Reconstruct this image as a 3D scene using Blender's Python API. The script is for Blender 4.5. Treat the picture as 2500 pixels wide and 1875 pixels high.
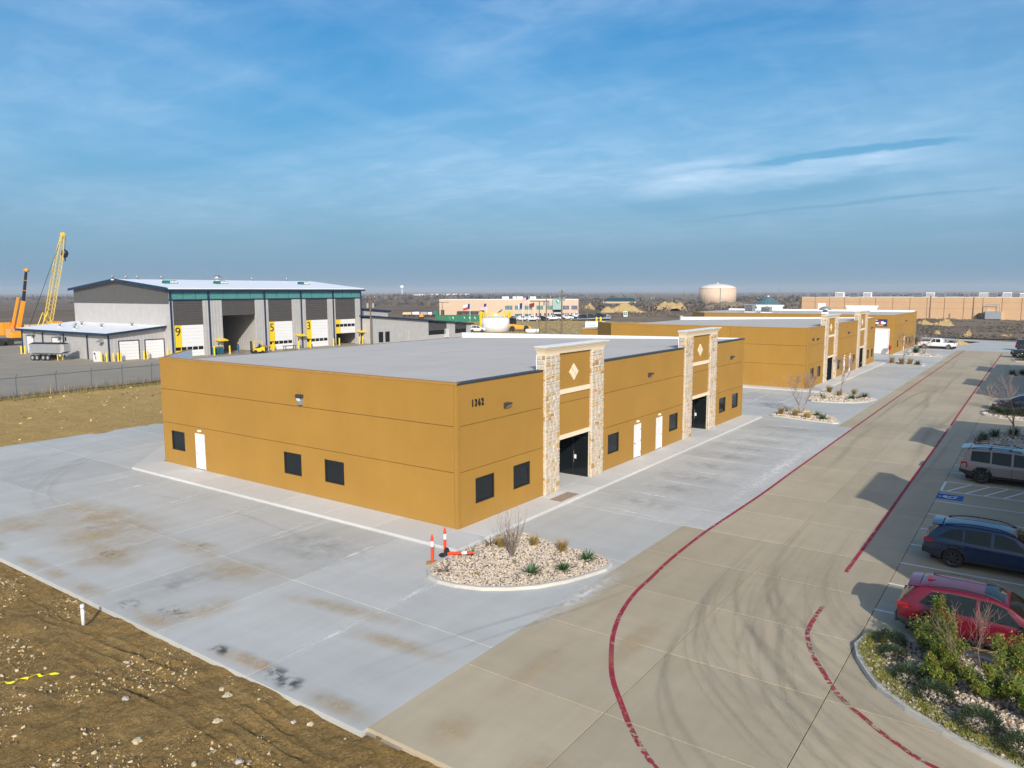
import bpy, bmesh, math, random
import numpy as np
from mathutils import Matrix, Vector
random.seed(7); rng = np.random.default_rng(7)
for o in list(bpy.data.objects): bpy.data.objects.remove(o)
sc = bpy.context.scene; COL = sc.collection
R = math.radians
# ------------------------------------------------------------------ camera
CF, YAW, PIT, ROL = 1831.84, R(35.4918), R(7.0330), R(-0.1509)
CAM = np.array([-25.0103, -20.7802, 10.6042])
_f = np.array([math.cos(PIT)*math.cos(YAW), math.cos(PIT)*math.sin(YAW), -math.sin(PIT)])
_r = np.array([math.sin(YAW), -math.cos(YAW), 0.]); _u = np.cross(_r, _f)
_r, _u = math.cos(ROL)*_r+math.sin(ROL)*_u, -math.sin(ROL)*_r+math.cos(ROL)*_u
cd = bpy.data.cameras.new('camera'); cam = bpy.data.objects.new('camera', cd); COL.objects.link(cam)
cd.sensor_width = 36; cd.lens = CF/2500*36; cd.clip_start = .1; cd.clip_end = 60000
M = Matrix.Identity(4)
for i in range(3):
    M[i][0], M[i][1], M[i][2], M[i][3] = _r[i], _u[i], -_f[i], CAM[i]
cam.matrix_world = M; sc.camera = cam
sc.render.resolution_x, sc.render.resolution_y = 1024, 768
def gp(px, py, ax=2, v=0.):
    """direction of a photo pixel met with the plane axis=v (ground by default)"""
    d = _f+_r*(px-1250)/CF+_u*(937.5-py)/CF
    return CAM+d*(v-CAM[ax])/d[ax]
# ------------------------------------------------------------------ light
SUN_EL, SH_AZ = R(27.0), R(40.8)              # shadows run along +40.8 deg from x
w = bpy.data.worlds.new('World'); sc.world = w; w.use_nodes = True
nt = w.node_tree; nt.nodes.clear(); N = nt.nodes.new; LK = nt.links.new
sky = N('ShaderNodeTexSky'); sky.sky_type = 'NISHITA'; sky.sun_disc = False
sky.sun_elevation = SUN_EL; sky.sun_rotation = R(90)-(SH_AZ+math.pi)
sky.air_density = 1.1; sky.dust_density = 3.2; sky.ozone_density = 2.2; sky.altitude = 200
def wmath(op, a, b=None, cl=False):
    n = N('ShaderNodeMath'); n.operation = op; n.use_clamp = cl
    for i, x in enumerate((a, b)):
        if x is None: continue
        if isinstance(x, (int, float)): n.inputs[i].default_value = x
        else: LK(x, n.inputs[i])
    return n.outputs[0]
tc = N('ShaderNodeTexCoord'); sep = N('ShaderNodeSeparateXYZ'); LK(tc.outputs['Generated'], sep.inputs[0])
zz = wmath('ADD', wmath('MAXIMUM', sep.outputs[2], 0.), .10)
cb = N('ShaderNodeCombineXYZ'); LK(wmath('DIVIDE', sep.outputs[0], zz), cb.inputs[0]); LK(wmath('DIVIDE', sep.outputs[1], zz), cb.inputs[1])
def wnoise(scale, rot, sx, sy, det, rough, lo, hi, dist=0.):
    mp = N('ShaderNodeMapping'); mp.inputs['Rotation'].default_value = (0, 0, R(rot)); mp.inputs['Scale'].default_value = (sx, sy, 1)
    LK(cb.outputs[0], mp.inputs[0]); n = N('ShaderNodeTexNoise'); n.inputs['Scale'].default_value = scale
    n.inputs['Detail'].default_value = det; n.inputs['Roughness'].default_value = rough; n.inputs['Distortion'].default_value = dist
    LK(mp.outputs[0], n.inputs['Vector']); mr = N('ShaderNodeMapRange'); mr.clamp = True
    mr.inputs[1].default_value = lo; mr.inputs[2].default_value = hi; LK(n.outputs[0], mr.inputs[0]); return mr.outputs[0]
veil = wnoise(.75, 18, 1, .5, 7, .58, .34, .66, .5)
flock = wnoise(5.5, 30, 1, .6, 5, .62, .42, .70, .6)
strk = wnoise(.9, 118, .14, 1.6, 6, .55, .47, .68, .35)
def wband(p1, p2, half, t0=.12, nz=None):
    # a drifting band of cloud lying between two sky directions, in the cloud-sheet plane
    q = []
    for p in (p1, p2):
        d = _f+_r*(p[0]-1250)/CF+_u*(937.5-p[1])/CF; d = d/np.linalg.norm(d); q.append(np.array([d[0], d[1]])/(d[2]+.10))
    a, b = q; L = np.linalg.norm(b-a); t = (b-a)/L; s = np.array([-t[1], t[0]])
    def dot(v):
        n = N('ShaderNodeVectorMath'); n.operation = 'DOT_PRODUCT'; LK(cb.outputs[0], n.inputs[0]); n.inputs[1].default_value = (float(v[0]), float(v[1]), 0); return n.outputs['Value']
    ss = wmath('ABSOLUTE', wmath('ADD', wmath('ADD', dot(s), -float(a@s)), wmath('MULTIPLY', wmath('SUBTRACT', wob, .5), half*1.4))); tt = wmath('DIVIDE', wmath('ADD', dot(t), -float(a@t)), float(L))
    def mrw(x, lo, hi, o0, o1):
        m_ = N('ShaderNodeMapRange'); m_.interpolation_type = 'SMOOTHSTEP'; LK(x, m_.inputs[0])
        for i, v in enumerate((lo, hi, o0, o1)): m_.inputs[i+1].default_value = v
        return m_.outputs[0]
    return wmath('MULTIPLY', mrw(ss, half*.15, half, 1, 0), wmath('MULTIPLY', mrw(tt, -.05, .25, 0, 1), mrw(tt, .75, 1.05, 1, 0)))
wob = wnoise(2.2, 0, 1, 1, 5, .6, .2, .8)
rag = wnoise(6., 40, 1, .5, 6, .65, .30, .66)
bands = wmath('ADD', wmath('MULTIPLY', wband((1480, 480), (2400, 375), .30), wmath('ADD', wmath('MULTIPLY', rag, .25), .20)), wmath('MULTIPLY', wband((1560, 425), (1880, 372), .16), .22))
gaps = wmath('ADD', wmath('MULTIPLY', wband((1780, 408), (2400, 335), .10), wmath('ADD', wmath('MULTIPLY', rag, .30), .25)), wmath('ADD', wmath('MULTIPLY', wband((1640, 545), (2560, 450), .07), .22)  , 0.))
cl = wmath('SUBTRACT', wmath('ADD', bands, wmath('ADD', wmath('MULTIPLY', veil, wmath('ADD', wmath('MULTIPLY', flock, .26), .30)), wmath('MULTIPLY', strk, .13))), gaps, True)
hs = N('ShaderNodeHueSaturation'); hs.inputs['Saturation'].default_value = 1.60; hs.inputs['Value'].default_value = 1.06; LK(sky.outputs[0], hs.inputs['Color'])
hz = N('ShaderNodeMapRange'); hz.inputs[1].default_value = 0.; hz.inputs[2].default_value = .40; hz.inputs[3].default_value = .90; hz.inputs[4].default_value = 0.
hz.interpolation_type = 'SMOOTHSTEP'; LK(sep.outputs[2], hz.inputs[0])
rp = N('ShaderNodeValToRGB'); LK(sep.outputs[2], rp.inputs[0]); rp.color_ramp.elements[0].color = (1.62, 2.9, 4.15, 1); rp.color_ramp.elements[1].position = .16; rp.color_ramp.elements[1].color = (1.15, 3.3, 5.6, 1)
mh = N('ShaderNodeMix'); mh.data_type = 'RGBA'; LK(hz.outputs[0], mh.inputs[0]); LK(hs.outputs[0], mh.inputs[6]); LK(rp.outputs[0], mh.inputs[7])
lowc = N('ShaderNodeMapRange'); lowc.interpolation_type = 'SMOOTHSTEP'; lowc.inputs[1].default_value = .02; lowc.inputs[2].default_value = .16; LK(sep.outputs[2], lowc.inputs[0])
mx = N('ShaderNodeMix'); mx.data_type = 'RGBA'; LK(wmath('MULTIPLY', cl, lowc.outputs[0]), mx.inputs[0]); LK(mh.outputs[2], mx.inputs[6]); mx.inputs[7].default_value = (4.9, 6.5, 8.3, 1)
bg = N('ShaderNodeBackground'); bg.inputs['Strength'].default_value = .13; LK(mx.outputs[2], bg.inputs[0])
wo = N('ShaderNodeOutputWorld'); LK(bg.outputs[0], wo.inputs[0])
sl = bpy.data.lights.new('sun', 'SUN'); so = bpy.data.objects.new('sun', sl); COL.objects.link(so)
sl.energy = 4.3; sl.angle = R(.6); sl.color = (1, .94, .85)
sd = Vector((math.cos(SH_AZ)*math.cos(SUN_EL), math.sin(SH_AZ)*math.cos(SUN_EL), -math.sin(SUN_EL)))
so.rotation_euler = sd.to_track_quat('-Z', 'Y').to_euler(); so.location = (-60, -60, 60)
vs = sc.view_settings; vs.view_transform = 'Standard'; vs.look = 'None'; vs.exposure = -.04; vs.gamma = 1; vs.use_curve_mapping = False
sc.render.engine = 'CYCLES'; sc.cycles.max_bounces = 6; sc.cycles.transparent_max_bounces = 12
# ------------------------------------------------------------------ materials
def S(r, g, b):
    f = lambda c: ((c/255+.055)/1.055)**2.4 if c > 10.3 else c/255/12.92
    return (f(r), f(g), f(b), 1)
class MT:
    def __init__(s, name, alpha=False):
        s.m = bpy.data.materials.new(name); s.m.use_nodes = True; s.t = s.m.node_tree; s.n = s.t.nodes
        s.b = s.n['Principled BSDF']; s.l = s.t.links.new
        s.geo = s.n.new('ShaderNodeNewGeometry'); s.tc = s.n.new('ShaderNodeTexCoord')
    def pos(s, sc_=(1, 1, 1), rot=(0, 0, 0), obj=False, uv=False):
        mp = s.n.new('ShaderNodeMapping'); mp.inputs['Scale'].default_value = sc_; mp.inputs['Rotation'].default_value = rot
        s.l(s.tc.outputs['UV'] if uv else s.tc.outputs['Object'] if obj else s.geo.outputs['Position'], mp.inputs[0]); return mp.outputs[0]
    def noise(s, vec, scale, det=4, rough=.55, lo=.3, hi=.7, dist=0.):
        n = s.n.new('ShaderNodeTexNoise'); n.inputs['Scale'].default_value = scale; n.inputs['Detail'].default_value = det
        n.inputs['Roughness'].default_value = rough; n.inputs['Distortion'].default_value = dist
        if vec is not None: s.l(vec, n.inputs['Vector'])
        return s.mr(n.outputs[0], lo, hi)
    def vor(s, vec, scale, feat='F1', lo=0., hi=1.):
        n = s.n.new('ShaderNodeTexVoronoi'); n.feature = feat; n.inputs['Scale'].default_value = scale; s.l(vec, n.inputs['Vector'])
        return s.mr(n.outputs[0], lo, hi)
    def mr(s, x, lo, hi, a=0., b=1.):
        m = s.n.new('ShaderNodeMapRange'); s.l(x, m.inputs[0])
        for i, v in enumerate((lo, hi, a, b)): m.inputs[i+1].default_value = v
        return m.outputs[0]
    def math(s, op, a, b=0., cl=False):
        n = s.n.new('ShaderNodeMath'); n.operation = op; n.use_clamp = cl
        for i, x in enumerate((a, b)):
            if isinstance(x, (int, float)): n.inputs[i].default_value = x
            else: s.l(x, n.inputs[i])
        return n.outputs[0]
    def mix(s, f, a, b, mode='MIX'):
        n = s.n.new('ShaderNodeMix'); n.data_type = 'RGBA'; n.blend_type = mode
        for i, x in ((0, f), (6, a), (7, b)):
            if isinstance(x, (int, float)): n.inputs[i].default_value = x
            elif isinstance(x, tuple): n.inputs[i].default_value = x if len(x) == 4 else x+(1,)
            else: s.l(x, n.inputs[i])
        return n.outputs[2]
    def rnd(s): return s.n.new('ShaderNodeObjectInfo').outputs['Random']
    def col(s, c):
        if isinstance(c, tuple): s.b.inputs['Base Color'].default_value = c if len(c) == 4 else c+(1,)
        else: s.l(c, s.b.inputs['Base Color'])
    def bump(s, h, strength=.3, dist=.02):
        n = s.n.new('ShaderNodeBump'); n.inputs['Strength'].default_value = strength; n.inputs['Distance'].default_value = dist
        s.l(h, n.inputs['Height']); s.l(n.outputs[0], s.b.inputs['Normal'])
    def set(s, **k):
        for a, v in k.items(): s.b.inputs[a.replace('_', ' ')].default_value = v
    def alpha(s, a): s.l(a, s.b.inputs['Alpha'])
def plain(name, c, rough=.6, metal=0., var=.12, scale=3., bump=0., obj=True, spec=.5):
    m = MT(name); v = m.noise(m.pos(obj=obj), scale, 5, .6, .25, .75)
    c = c if len(c) == 4 else c+(1,)
    lo = tuple(x*(1-var) for x in c[:3])+(1,); hi = tuple(min(1, x*(1+var)) for x in c[:3])+(1,)
    m.col(m.mix(v, lo, hi)); m.set(Roughness=rough, Metallic=metal); m.b.inputs['Specular IOR Level'].default_value = spec
    if bump: m.bump(m.noise(m.pos(obj=obj), scale*12, 4), bump, .01)
    return m.m
def concrete(name, a, b, c, streak=True, tone=.10):
    m = MT(name); p = m.pos()
    big = m.noise(p, .22, 5, .6, .3, .7); mid = m.noise(p, 1.7, 5, .65, .3, .72); st = m.noise(m.pos((.16, 1.6, 1)), .9, 5, .65, .42, .75)
    st2 = m.noise(m.pos((1.6, .12, 1)), .8, 4, .65, .45, .8)
    k = m.mix(big, a, b); k = m.mix(m.math('MULTIPLY', mid, .45), k, c)
    if streak:
        k = m.mix(m.math('MULTIPLY', st, .30), k, tuple(x*.74 for x in a[:3])+(1,))
        k = m.mix(m.math('MULTIPLY', st2, .18), k, tuple(min(1, x*1.25) for x in b[:3])+(1,))
    spk = m.noise(p, 34, 3, .7, .62, .74); k = m.mix(m.math('MULTIPLY', spk, .22), k, tuple(x*.55 for x in a[:3])+(1,))
    r = m.mr(m.rnd(), 0, 1, 1-tone, 1+tone*.5)
    cc = m.n.new('ShaderNodeCombineColor')
    for i in range(3): m.l(r, cc.inputs[i])
    k = m.mix(1., k, cc.outputs[0], 'MULTIPLY')
    m.col(k); m.set(Roughness=.82); m.bump(m.noise(p, 55, 4), .12, .01); return m.m
def decal(name, c, lo, hi, scale, edge=.5, amt=1., c2=None, stretch=(1, 1, 1), rough=.8, uvn=False):
    """worn or soft sheet: alpha from noise, fading to the sheet's sides (uv 0..1)"""
    m = MT(name); n = m.noise(m.pos(stretch, uv=uvn), scale, 6, .68, lo, hi)
    m.col(m.mix(m.noise(m.pos(), 3., 3), c, c2 or tuple(x*.8 for x in c[:3])+(1,))); m.set(Roughness=rough)
    a = m.math('MULTIPLY', n, amt)
    if edge:
        sp = m.n.new('ShaderNodeSeparateXYZ'); m.l(m.tc.outputs['UV'], sp.inputs[0])
        for ax in (0, 1):
            d = m.math('ABSOLUTE', m.math('SUBTRACT', sp.outputs[ax], .5))
            a = m.math('MULTIPLY', a, m.mr(d, .5-edge*.5, .5, 1, 0))
    m.alpha(a); return m.m
MAT = {}
def mat(k): return MAT[k]
WALLC = (.385, .207, .0335)
def stucco(name, c):
    m = MT(name); p = m.pos(obj=True); big = m.noise(p, .35, 4, .6, .3, .7); fine = m.noise(p, 14, 3, .6, .3, .7)
    vs_ = m.noise(m.pos((1.3, 1.3, .10), obj=True), 1.2, 4, .6, .45, .8)
    k = m.mix(big, tuple(x*.93 for x in c), tuple(x*1.06 for x in c)); k = m.mix(m.math('MULTIPLY', fine, .25), k, tuple(x*.86 for x in c))
    k = m.mix(m.math('MULTIPLY', vs_, .20), k, tuple(x*.8 for x in c))
    sp = m.n.new('ShaderNodeSeparateXYZ'); m.l(m.pos(), sp.inputs[0]); base = m.math('MULTIPLY', m.mr(sp.outputs[2], .1, .75, 1, 0), m.noise(m.pos((1, 1, .5)), 1.6, 5, .7, .35, .75))
    k = m.mix(m.math('MULTIPLY', base, .30), k, (.34, .24, .12, 1))
    fd = m.mr(m.rnd(), 0, 1, .965, 1.03); cc = m.n.new('ShaderNodeCombineColor'); [m.l(fd, cc.inputs[i]) for i in range(3)]
    k = m.mix(1., k, cc.outputs[0], 'MULTIPLY'); m.col(k); m.set(Roughness=.88); m.bump(m.noise(p, 60, 4), .35, .006); return m.m
MAT['stucco'] = stucco('ochre_stucco', WALLC)
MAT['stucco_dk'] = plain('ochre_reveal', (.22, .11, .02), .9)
MAT['slab'] = concrete('grey_concrete', (.445, .452, .43, 1), (.545, .553, .53, 1), (.485, .48, .448, 1))
MAT['road'] = concrete('tan_concrete', (.42, .345, .228, 1), (.51, .428, .295, 1), (.415, .358, .27, 1))
MAT['walk'] = concrete('walk_concrete', (.57, .572, .555, 1), (.66, .66, .64, 1), (.54, .53, .50, 1), False, .06)
MAT['kerb'] = concrete('kerb_concrete', (.50, .48, .43, 1), (.60, .58, .52, 1), (.42, .39, .33, 1), False, .06)
MAT['yard'] = concrete('yard_concrete', (.285, .245, .185, 1), (.385, .33, .245, 1), (.295, .26, .22, 1), True, .05)
MAT['joint'] = plain('joint_fill', (.30, .27, .225), .95, obj=False)
MAT['roof_plain'] = plain('membrane_grey', (.55, .515, .47), .95, var=.05, scale=.35, obj=False, spec=.15)
m = MT('membrane_grey'); p = m.pos(); wv = m.n.new('ShaderNodeTexWave'); wv.wave_type = 'BANDS'; wv.bands_direction = 'X'; wv.inputs['Scale'].default_value = .17; m.l(p, wv.inputs['Vector'])
k = m.mix(m.noise(p, .22, 5, .6, .3, .7), (.515, .485, .445, 1), (.575, .54, .495, 1)); k = m.mix(m.math('MULTIPLY', m.mr(wv.outputs[1], .985, 1.), .22), k, (.36, .34, .31, 1))
k = m.mix(m.math('MULTIPLY', m.noise(m.pos((.3, 1, 1)), .7, 6, .65, .56, .74), .35), k, (.40, .345, .28, 1)); m.col(k); m.set(Roughness=.95); m.b.inputs['Specular IOR Level'].default_value = .15; MAT['roof'] = m.m
MAT['tpo'] = plain('white_membrane', (.86, .87, .88), .55, var=.02)
MAT['coping'] = plain('dark_coping', (.045, .045, .05), .5)
MAT['coping_tan'] = plain('tan_coping', (.42, .22, .05), .6)
MAT['trim'] = plain('cream_trim', (.83, .70, .50), .75, var=.05, scale=8, bump=.15)
MAT['mortar'] = plain('cream_mortar', (.74, .66, .52), .95, var=.06, scale=6, bump=.3)
def stone(name, c, c2):
    m = MT(name); p = m.pos(); n = m.noise(p, 9, 5, .65, .3, .7); r = m.rnd()
    k = m.mix(m.math('ADD', m.math('MULTIPLY', n, .5), m.math('MULTIPLY', r, .5)), c, c2); m.col(k); m.set(Roughness=.9)
    m.bump(m.noise(p, 26, 5, .7), .6, .02); return m.m
MAT['stoneA'] = stone('stone_grey_cream', (.46, .41, .34, 1), (.62, .55, .45, 1))
MAT['stoneB'] = stone('stone_gold', (.48, .33, .14, 1), (.62, .47, .26, 1))
MAT['stoneC'] = stone('stone_rust', (.36, .21, .08, 1), (.48, .32, .15, 1))
MAT['stoneD'] = stone('stone_rose', (.55, .40, .32, 1), (.66, .52, .42, 1))
MAT['frame'] = plain('black_frame', (.018, .018, .02), .45)
def glass(name, c, r=.04):
    m = MT(name); m.col(c); m.set(Roughness=r); m.b.inputs['Specular IOR Level'].default_value = .32
    m.bump(m.noise(m.pos(), 1.4, 2), .05, .02); return m.m
MAT['glass'] = glass('dark_glass', (.010, .014, .017, 1))
MAT['glass2'] = glass('car_glass', (.012, .016, .018, 1), .03)
MAT['white'] = plain('white_paint', (.80, .80, .80), .5, var=.03)
MAT['white2'] = plain('white_metal', (.78, .79, .80), .4, var=.04)
MAT['black'] = plain('black_paint', (.016, .016, .018), .5)
MAT['rubber'] = plain('rubber', (.022, .022, .023), .85)
MAT['metal'] = plain('bare_metal', (.5, .5, .5), .35, .8)
MAT['galv'] = plain('galvanised', (.42, .44, .46), .45, .6)
MAT['brass'] = plain('handle_metal', (.35, .34, .32), .3, .9)
MAT['yellow'] = plain('safety_yellow', (.85, .60, .02), .5, var=.06)
MAT['orange'] = plain('machine_orange', (.80, .33, .015), .5, var=.08)
MAT['cone'] = plain('cone_orange', (.85, .07, .02), .55, var=.06)
MAT['refl'] = plain('reflective_white', (.85, .85, .86), .4, var=.03)
MAT['wood'] = plain('weathered_wood', (.17, .13, .095), .9, var=.3, scale=8)
MAT['soilbase'] = None
def clad(name, c, horiz=False, pitch=.3):
    m = MT(name); n = m.noise(m.pos(obj=True), .8, 4, .6, .3, .7)
    m.col(m.mix(n, tuple(x*.93 for x in c), tuple(x*1.05 for x in c))); m.set(Roughness=.5)
    wv = m.n.new('ShaderNodeTexWave'); wv.wave_type = 'BANDS'; wv.bands_direction = 'Z' if horiz else 'DIAGONAL'
    wv.inputs['Scale'].default_value = (1/pitch)*.159*(2 if horiz else 2*1.0); m.l(m.pos((1, 1, 1 if horiz else 0), obj=True), wv.inputs['Vector'])
    m.bump(wv.outputs[1], .5, .05); return m.m
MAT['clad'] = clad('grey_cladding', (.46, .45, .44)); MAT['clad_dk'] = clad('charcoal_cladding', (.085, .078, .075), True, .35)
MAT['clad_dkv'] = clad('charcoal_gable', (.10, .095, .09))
MAT['navy'] = plain('navy_trim', (.010, .030, .072), .45)
MAT['teal'] = None
m = MT('teal_translucent'); m.col(m.mix(m.noise(m.pos((1, 1, 1), obj=True), 3.5, 4, .7, .3, .7), (.05, .21, .21, 1), (.12, .34, .33, 1))); m.set(Roughness=.25); MAT['teal'] = m.m
MAT['metalroof'] = plain('white_metal_roof', (.88, .89, .90), .45, var=.03)
MAT['tan_wall'] = plain('tan_tilt_wall', (.56, .43, .31), .85, var=.05, scale=.5)
MAT['peach'] = plain('peach_tilt_wall', (.58, .38, .22), .85, var=.05, scale=.4)
MAT['brown_wall'] = plain('brown_tilt_wall', (.085, .062, .045), .85)
MAT['tank'] = plain('tan_tank', (.66, .50, .37), .7, var=.05, scale=.2)
MAT['green'] = plain('bin_green', (.006, .16, .085), .5)
MAT['red'] = plain('signal_red', (.55, .02, .02), .4)
MAT['blue'] = plain('marking_blue', (.01, .12, .42), .7)
MAT['flagblue'] = plain('flag_blue', (.02, .03, .14), .8); MAT['flagred'] = plain('flag_red', (.50, .03, .05), .8)
MAT['copper_green'] = plain('aged_green_glass', (.03, .16, .15), .2)
# ------------------------------------------------------------------ mesh builder
class MB:
    def __init__(s): s.v, s.f, s.mi, s.uv = [], [], [], {}
    def add(s, v, f, mi=0):
        o = len(s.v); s.v += [tuple(map(float, p)) for p in v]; s.f += [tuple(i+o for i in q) for q in f]; s.mi += [mi]*len(f); return s
    def box(s, x0, y0, z0, x1, y1, z1, mi=0):
        if x0 > x1: x0, x1 = x1, x0
        if y0 > y1: y0, y1 = y1, y0
        if z0 > z1: z0, z1 = z1, z0
        return s.add([(x0, y0, z0), (x1, y0, z0), (x1, y1, z0), (x0, y1, z0), (x0, y0, z1), (x1, y0, z1), (x1, y1, z1), (x0, y1, z1)],
                     [(0, 3, 2, 1), (4, 5, 6, 7), (0, 1, 5, 4), (1, 2, 6, 5), (2, 3, 7, 6), (3, 0, 4, 7)], mi)
    def hexa(s, p, mi=0): return s.add(p, [(0, 3, 2, 1), (4, 5, 6, 7), (0, 1, 5, 4), (1, 2, 6, 5), (2, 3, 7, 6), (3, 0, 4, 7)], mi)
    def prism(s, poly, z0, z1, mi=0):
        n = len(poly); return s.add([(x, y, z0) for x, y in poly]+[(x, y, z1) for x, y in poly],
            [tuple(range(n-1, -1, -1)), tuple(range(n, 2*n))]+[(i, (i+1) % n, n+(i+1) % n, n+i) for i in range(n)], mi)
    def tube(s, pts, rad, n=6, mi=0, cap=True):
        pts = [Vector(p) for p in pts]; rad = rad if isinstance(rad, (list, tuple)) else [rad]*len(pts); o = len(s.v); t0 = None
        for i, p in enumerate(pts):
            t = (pts[min(i+1, len(pts)-1)]-pts[max(i-1, 0)]).normalized()
            if t0 is None: a = t.orthogonal().normalized()
            else: a = (a-t*a.dot(t)); a = a.normalized() if a.length > 1e-6 else t.orthogonal().normalized()
            t0 = t; b = t.cross(a)
            for k in range(n):
                q = p+(a*math.cos(2*math.pi*k/n)+b*math.sin(2*math.pi*k/n))*rad[i]; s.v.append(tuple(q))
        for i in range(len(pts)-1):
            for k in range(n): s.f.append((o+i*n+k, o+i*n+(k+1) % n, o+(i+1)*n+(k+1) % n, o+(i+1)*n+k)); s.mi.append(mi)
        if cap:
            s.f.append(tuple(o+k for k in range(n-1, -1, -1))); s.f.append(tuple(o+(len(pts)-1)*n+k for k in range(n))); s.mi += [mi, mi]
        return s
    def lathe(s, prof, n=16, c=(0, 0, 0), axis='z', mi=0, cap=True):
        o = len(s.v)
        for r, h in prof:
            for k in range(n):
                a = 2*math.pi*k/n; x, y = r*math.cos(a), r*math.sin(a)
                s.v.append((c[0]+x, c[1]+y, c[2]+h) if axis == 'z' else (c[0]+x, c[1]+h, c[2]+y) if axis == 'y' else (c[0]+h, c[1]+x, c[2]+y))
        for i in range(len(prof)-1):
            for k in range(n): s.f.append((o+i*n+k, o+i*n+(k+1) % n, o+(i+1)*n+(k+1) % n, o+(i+1)*n+k)); s.mi.append(mi)
        if cap and prof[0][0] > 1e-4: s.f.append(tuple(o+k for k in range(n-1, -1, -1))); s.mi.append(mi)
        if cap and prof[-1][0] > 1e-4: s.f.append(tuple(o+(len(prof)-1)*n+k for k in range(n))); s.mi.append(mi)
        return s
    def build(s, name, mats, parent=None, smooth=False, fix=True, uvs=None):
        me = bpy.data.meshes.new(name); me.from_pydata(s.v, [], s.f)
        mats = mats if isinstance(mats, (list, tuple)) else [mats]
        for k in mats: me.materials.append(MAT[k] if isinstance(k, str) else k)
        if len(mats) > 1: me.polygons.foreach_set('material_index', s.mi)
        if uvs is not None:
            ul = me.uv_layers.new(name='UVMap')
            for lp in me.loops: ul.data[lp.index].uv = uvs[lp.vertex_index]
        if fix and len(s.f) < 60000:
            bm = bmesh.new(); bm.from_mesh(me); bmesh.ops.recalc_face_normals(bm, faces=bm.faces); bm.to_mesh(me); bm.free()
        if smooth: me.polygons.foreach_set('use_smooth', [True]*len(me.polygons))
        me.update(); o = bpy.data.objects.new(name, me); COL.objects.link(o)
        if parent is not None: o.parent = parent
        return o
def obj_of(name, me, parent=None, loc=(0, 0, 0), rot=(0, 0, 0), scale=(1, 1, 1)):
    o = bpy.data.objects.new(name, me); COL.objects.link(o); o.parent = parent; o.location = loc; o.rotation_euler = rot; o.scale = scale; return o
def tag(o, label, cat, group=None):
    o['label'] = label; o['category'] = cat
    if group: o['group'] = group
    return o
def thing(name, label, cat, loc=(0, 0, 0), rz=0., group=None):
    o = bpy.data.objects.new(name, None); COL.objects.link(o); o.location = tuple(map(float, loc)); o.rotation_euler = (0, 0, rz); o.empty_display_size = .3
    return tag(o, label, cat, group)
def struct(o): o['kind'] = 'structure'; return o
def stuff(o, label=None, cat=None):
    o['kind'] = 'stuff'
    if label: o['label'] = label; o['category'] = cat
    return o
def dup(o, loc, rz=0., label=None, parent=None, scale=None):
    c = o.copy(); COL.objects.link(c); c.parent = parent
    if parent is None:
        c.location = tuple(map(float, loc)); c.rotation_euler = (0, 0, rz)
        if scale: c.scale = (scale,)*3 if isinstance(scale, (int, float)) else scale
        if label: c['label'] = label
    for ch in [q for q in bpy.data.objects if q.parent == o]: dup(ch, None, parent=c)
    return c
# ================================================================== the ground
G = -.06                                       # level of the pavements; the walks stand 0.12 above
def vnoise(x, y, cell, seed):
    r = np.random.default_rng(seed); T = r.random((256, 256)); fx, fy = x/cell, y/cell
    ix, iy = np.floor(fx).astype(int), np.floor(fy).astype(int); tx, ty = fx-ix, fy-iy; tx = tx*tx*(3-2*tx); ty = ty*ty*(3-2*ty)
    g = lambda a, b: T[a % 256, b % 256]
    return (g(ix, iy)*(1-tx)+g(ix+1, iy)*tx)*(1-ty)+(g(ix, iy+1)*(1-tx)+g(ix+1, iy+1)*tx)*ty-.5
def fbm(x, y, cell, seed, oct=4): return sum(vnoise(x, y, cell/2**k, seed+k)/1.8**k for k in range(oct))
def grid(name, xs, ys, zf, m, parent=None, mask=None):
    X, Y = np.meshgrid(xs, ys, indexing='ij'); Z = zf(X, Y); nx, ny = X.shape
    v = np.stack([X, Y, Z], -1).reshape(-1, 3); i = np.arange(nx*ny).reshape(nx, ny)
    f = np.stack([i[:-1, :-1], i[1:, :-1], i[1:, 1:], i[:-1, 1:]], -1).reshape(-1, 4)
    if mask is not None:
        c = v[f].mean(1); f = f[mask(c[:, 0], c[:, 1])]
    me = bpy.data.meshes.new(name); me.from_pydata(v.tolist(), [], f.tolist()); me.materials.append(m)
    me.polygons.foreach_set('use_smooth', [True]*len(me.polygons)); me.update()
    return obj_of(name, me, parent)
def soil(name, cols, sc_=1., bump=.8):
    m = MT(name); p = m.pos(); a = m.noise(p, .35*sc_, 5, .6, .3, .7); b = m.noise(p, 2.3*sc_, 5, .65, .35, .7); c = m.noise(p, 11*sc_, 4, .7, .45, .72)
    k = m.mix(a, cols[0], cols[1]); k = m.mix(m.math('MULTIPLY', b, .6), k, cols[2]); k = m.mix(m.math('MULTIPLY', c, .62), k, cols[3]); k = m.mix(m.math('MULTIPLY', m.noise(p, 6.3*sc_, 5, .7, .56, .70), .5), k, tuple(v*.62 for v in cols[2][:3])+(1,))
    m.col(k); m.set(Roughness=.95); m.b.inputs['Specular IOR Level'].default_value = .15
    m.bump(m.math('ADD', m.noise(p, 4*sc_, 6, .75), m.math('MULTIPLY', m.noise(p, 17*sc_, 5, .75), .7)), bump, .12); return m.m
MAT['dirt'] = soil('brown_dirt', [(.295, .18, .058, 1), (.44, .29, .11, 1), (.19, .11, .034, 1), (.58, .43, .20, 1)])
MAT['dirt2'] = soil('tan_dirt', [(.50, .32, .11, 1), (.62, .43, .165, 1), (.40, .25, .08, 1), (.66, .50, .22, 1)])
m = MT('far_scrub'); p = m.pos()
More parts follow.
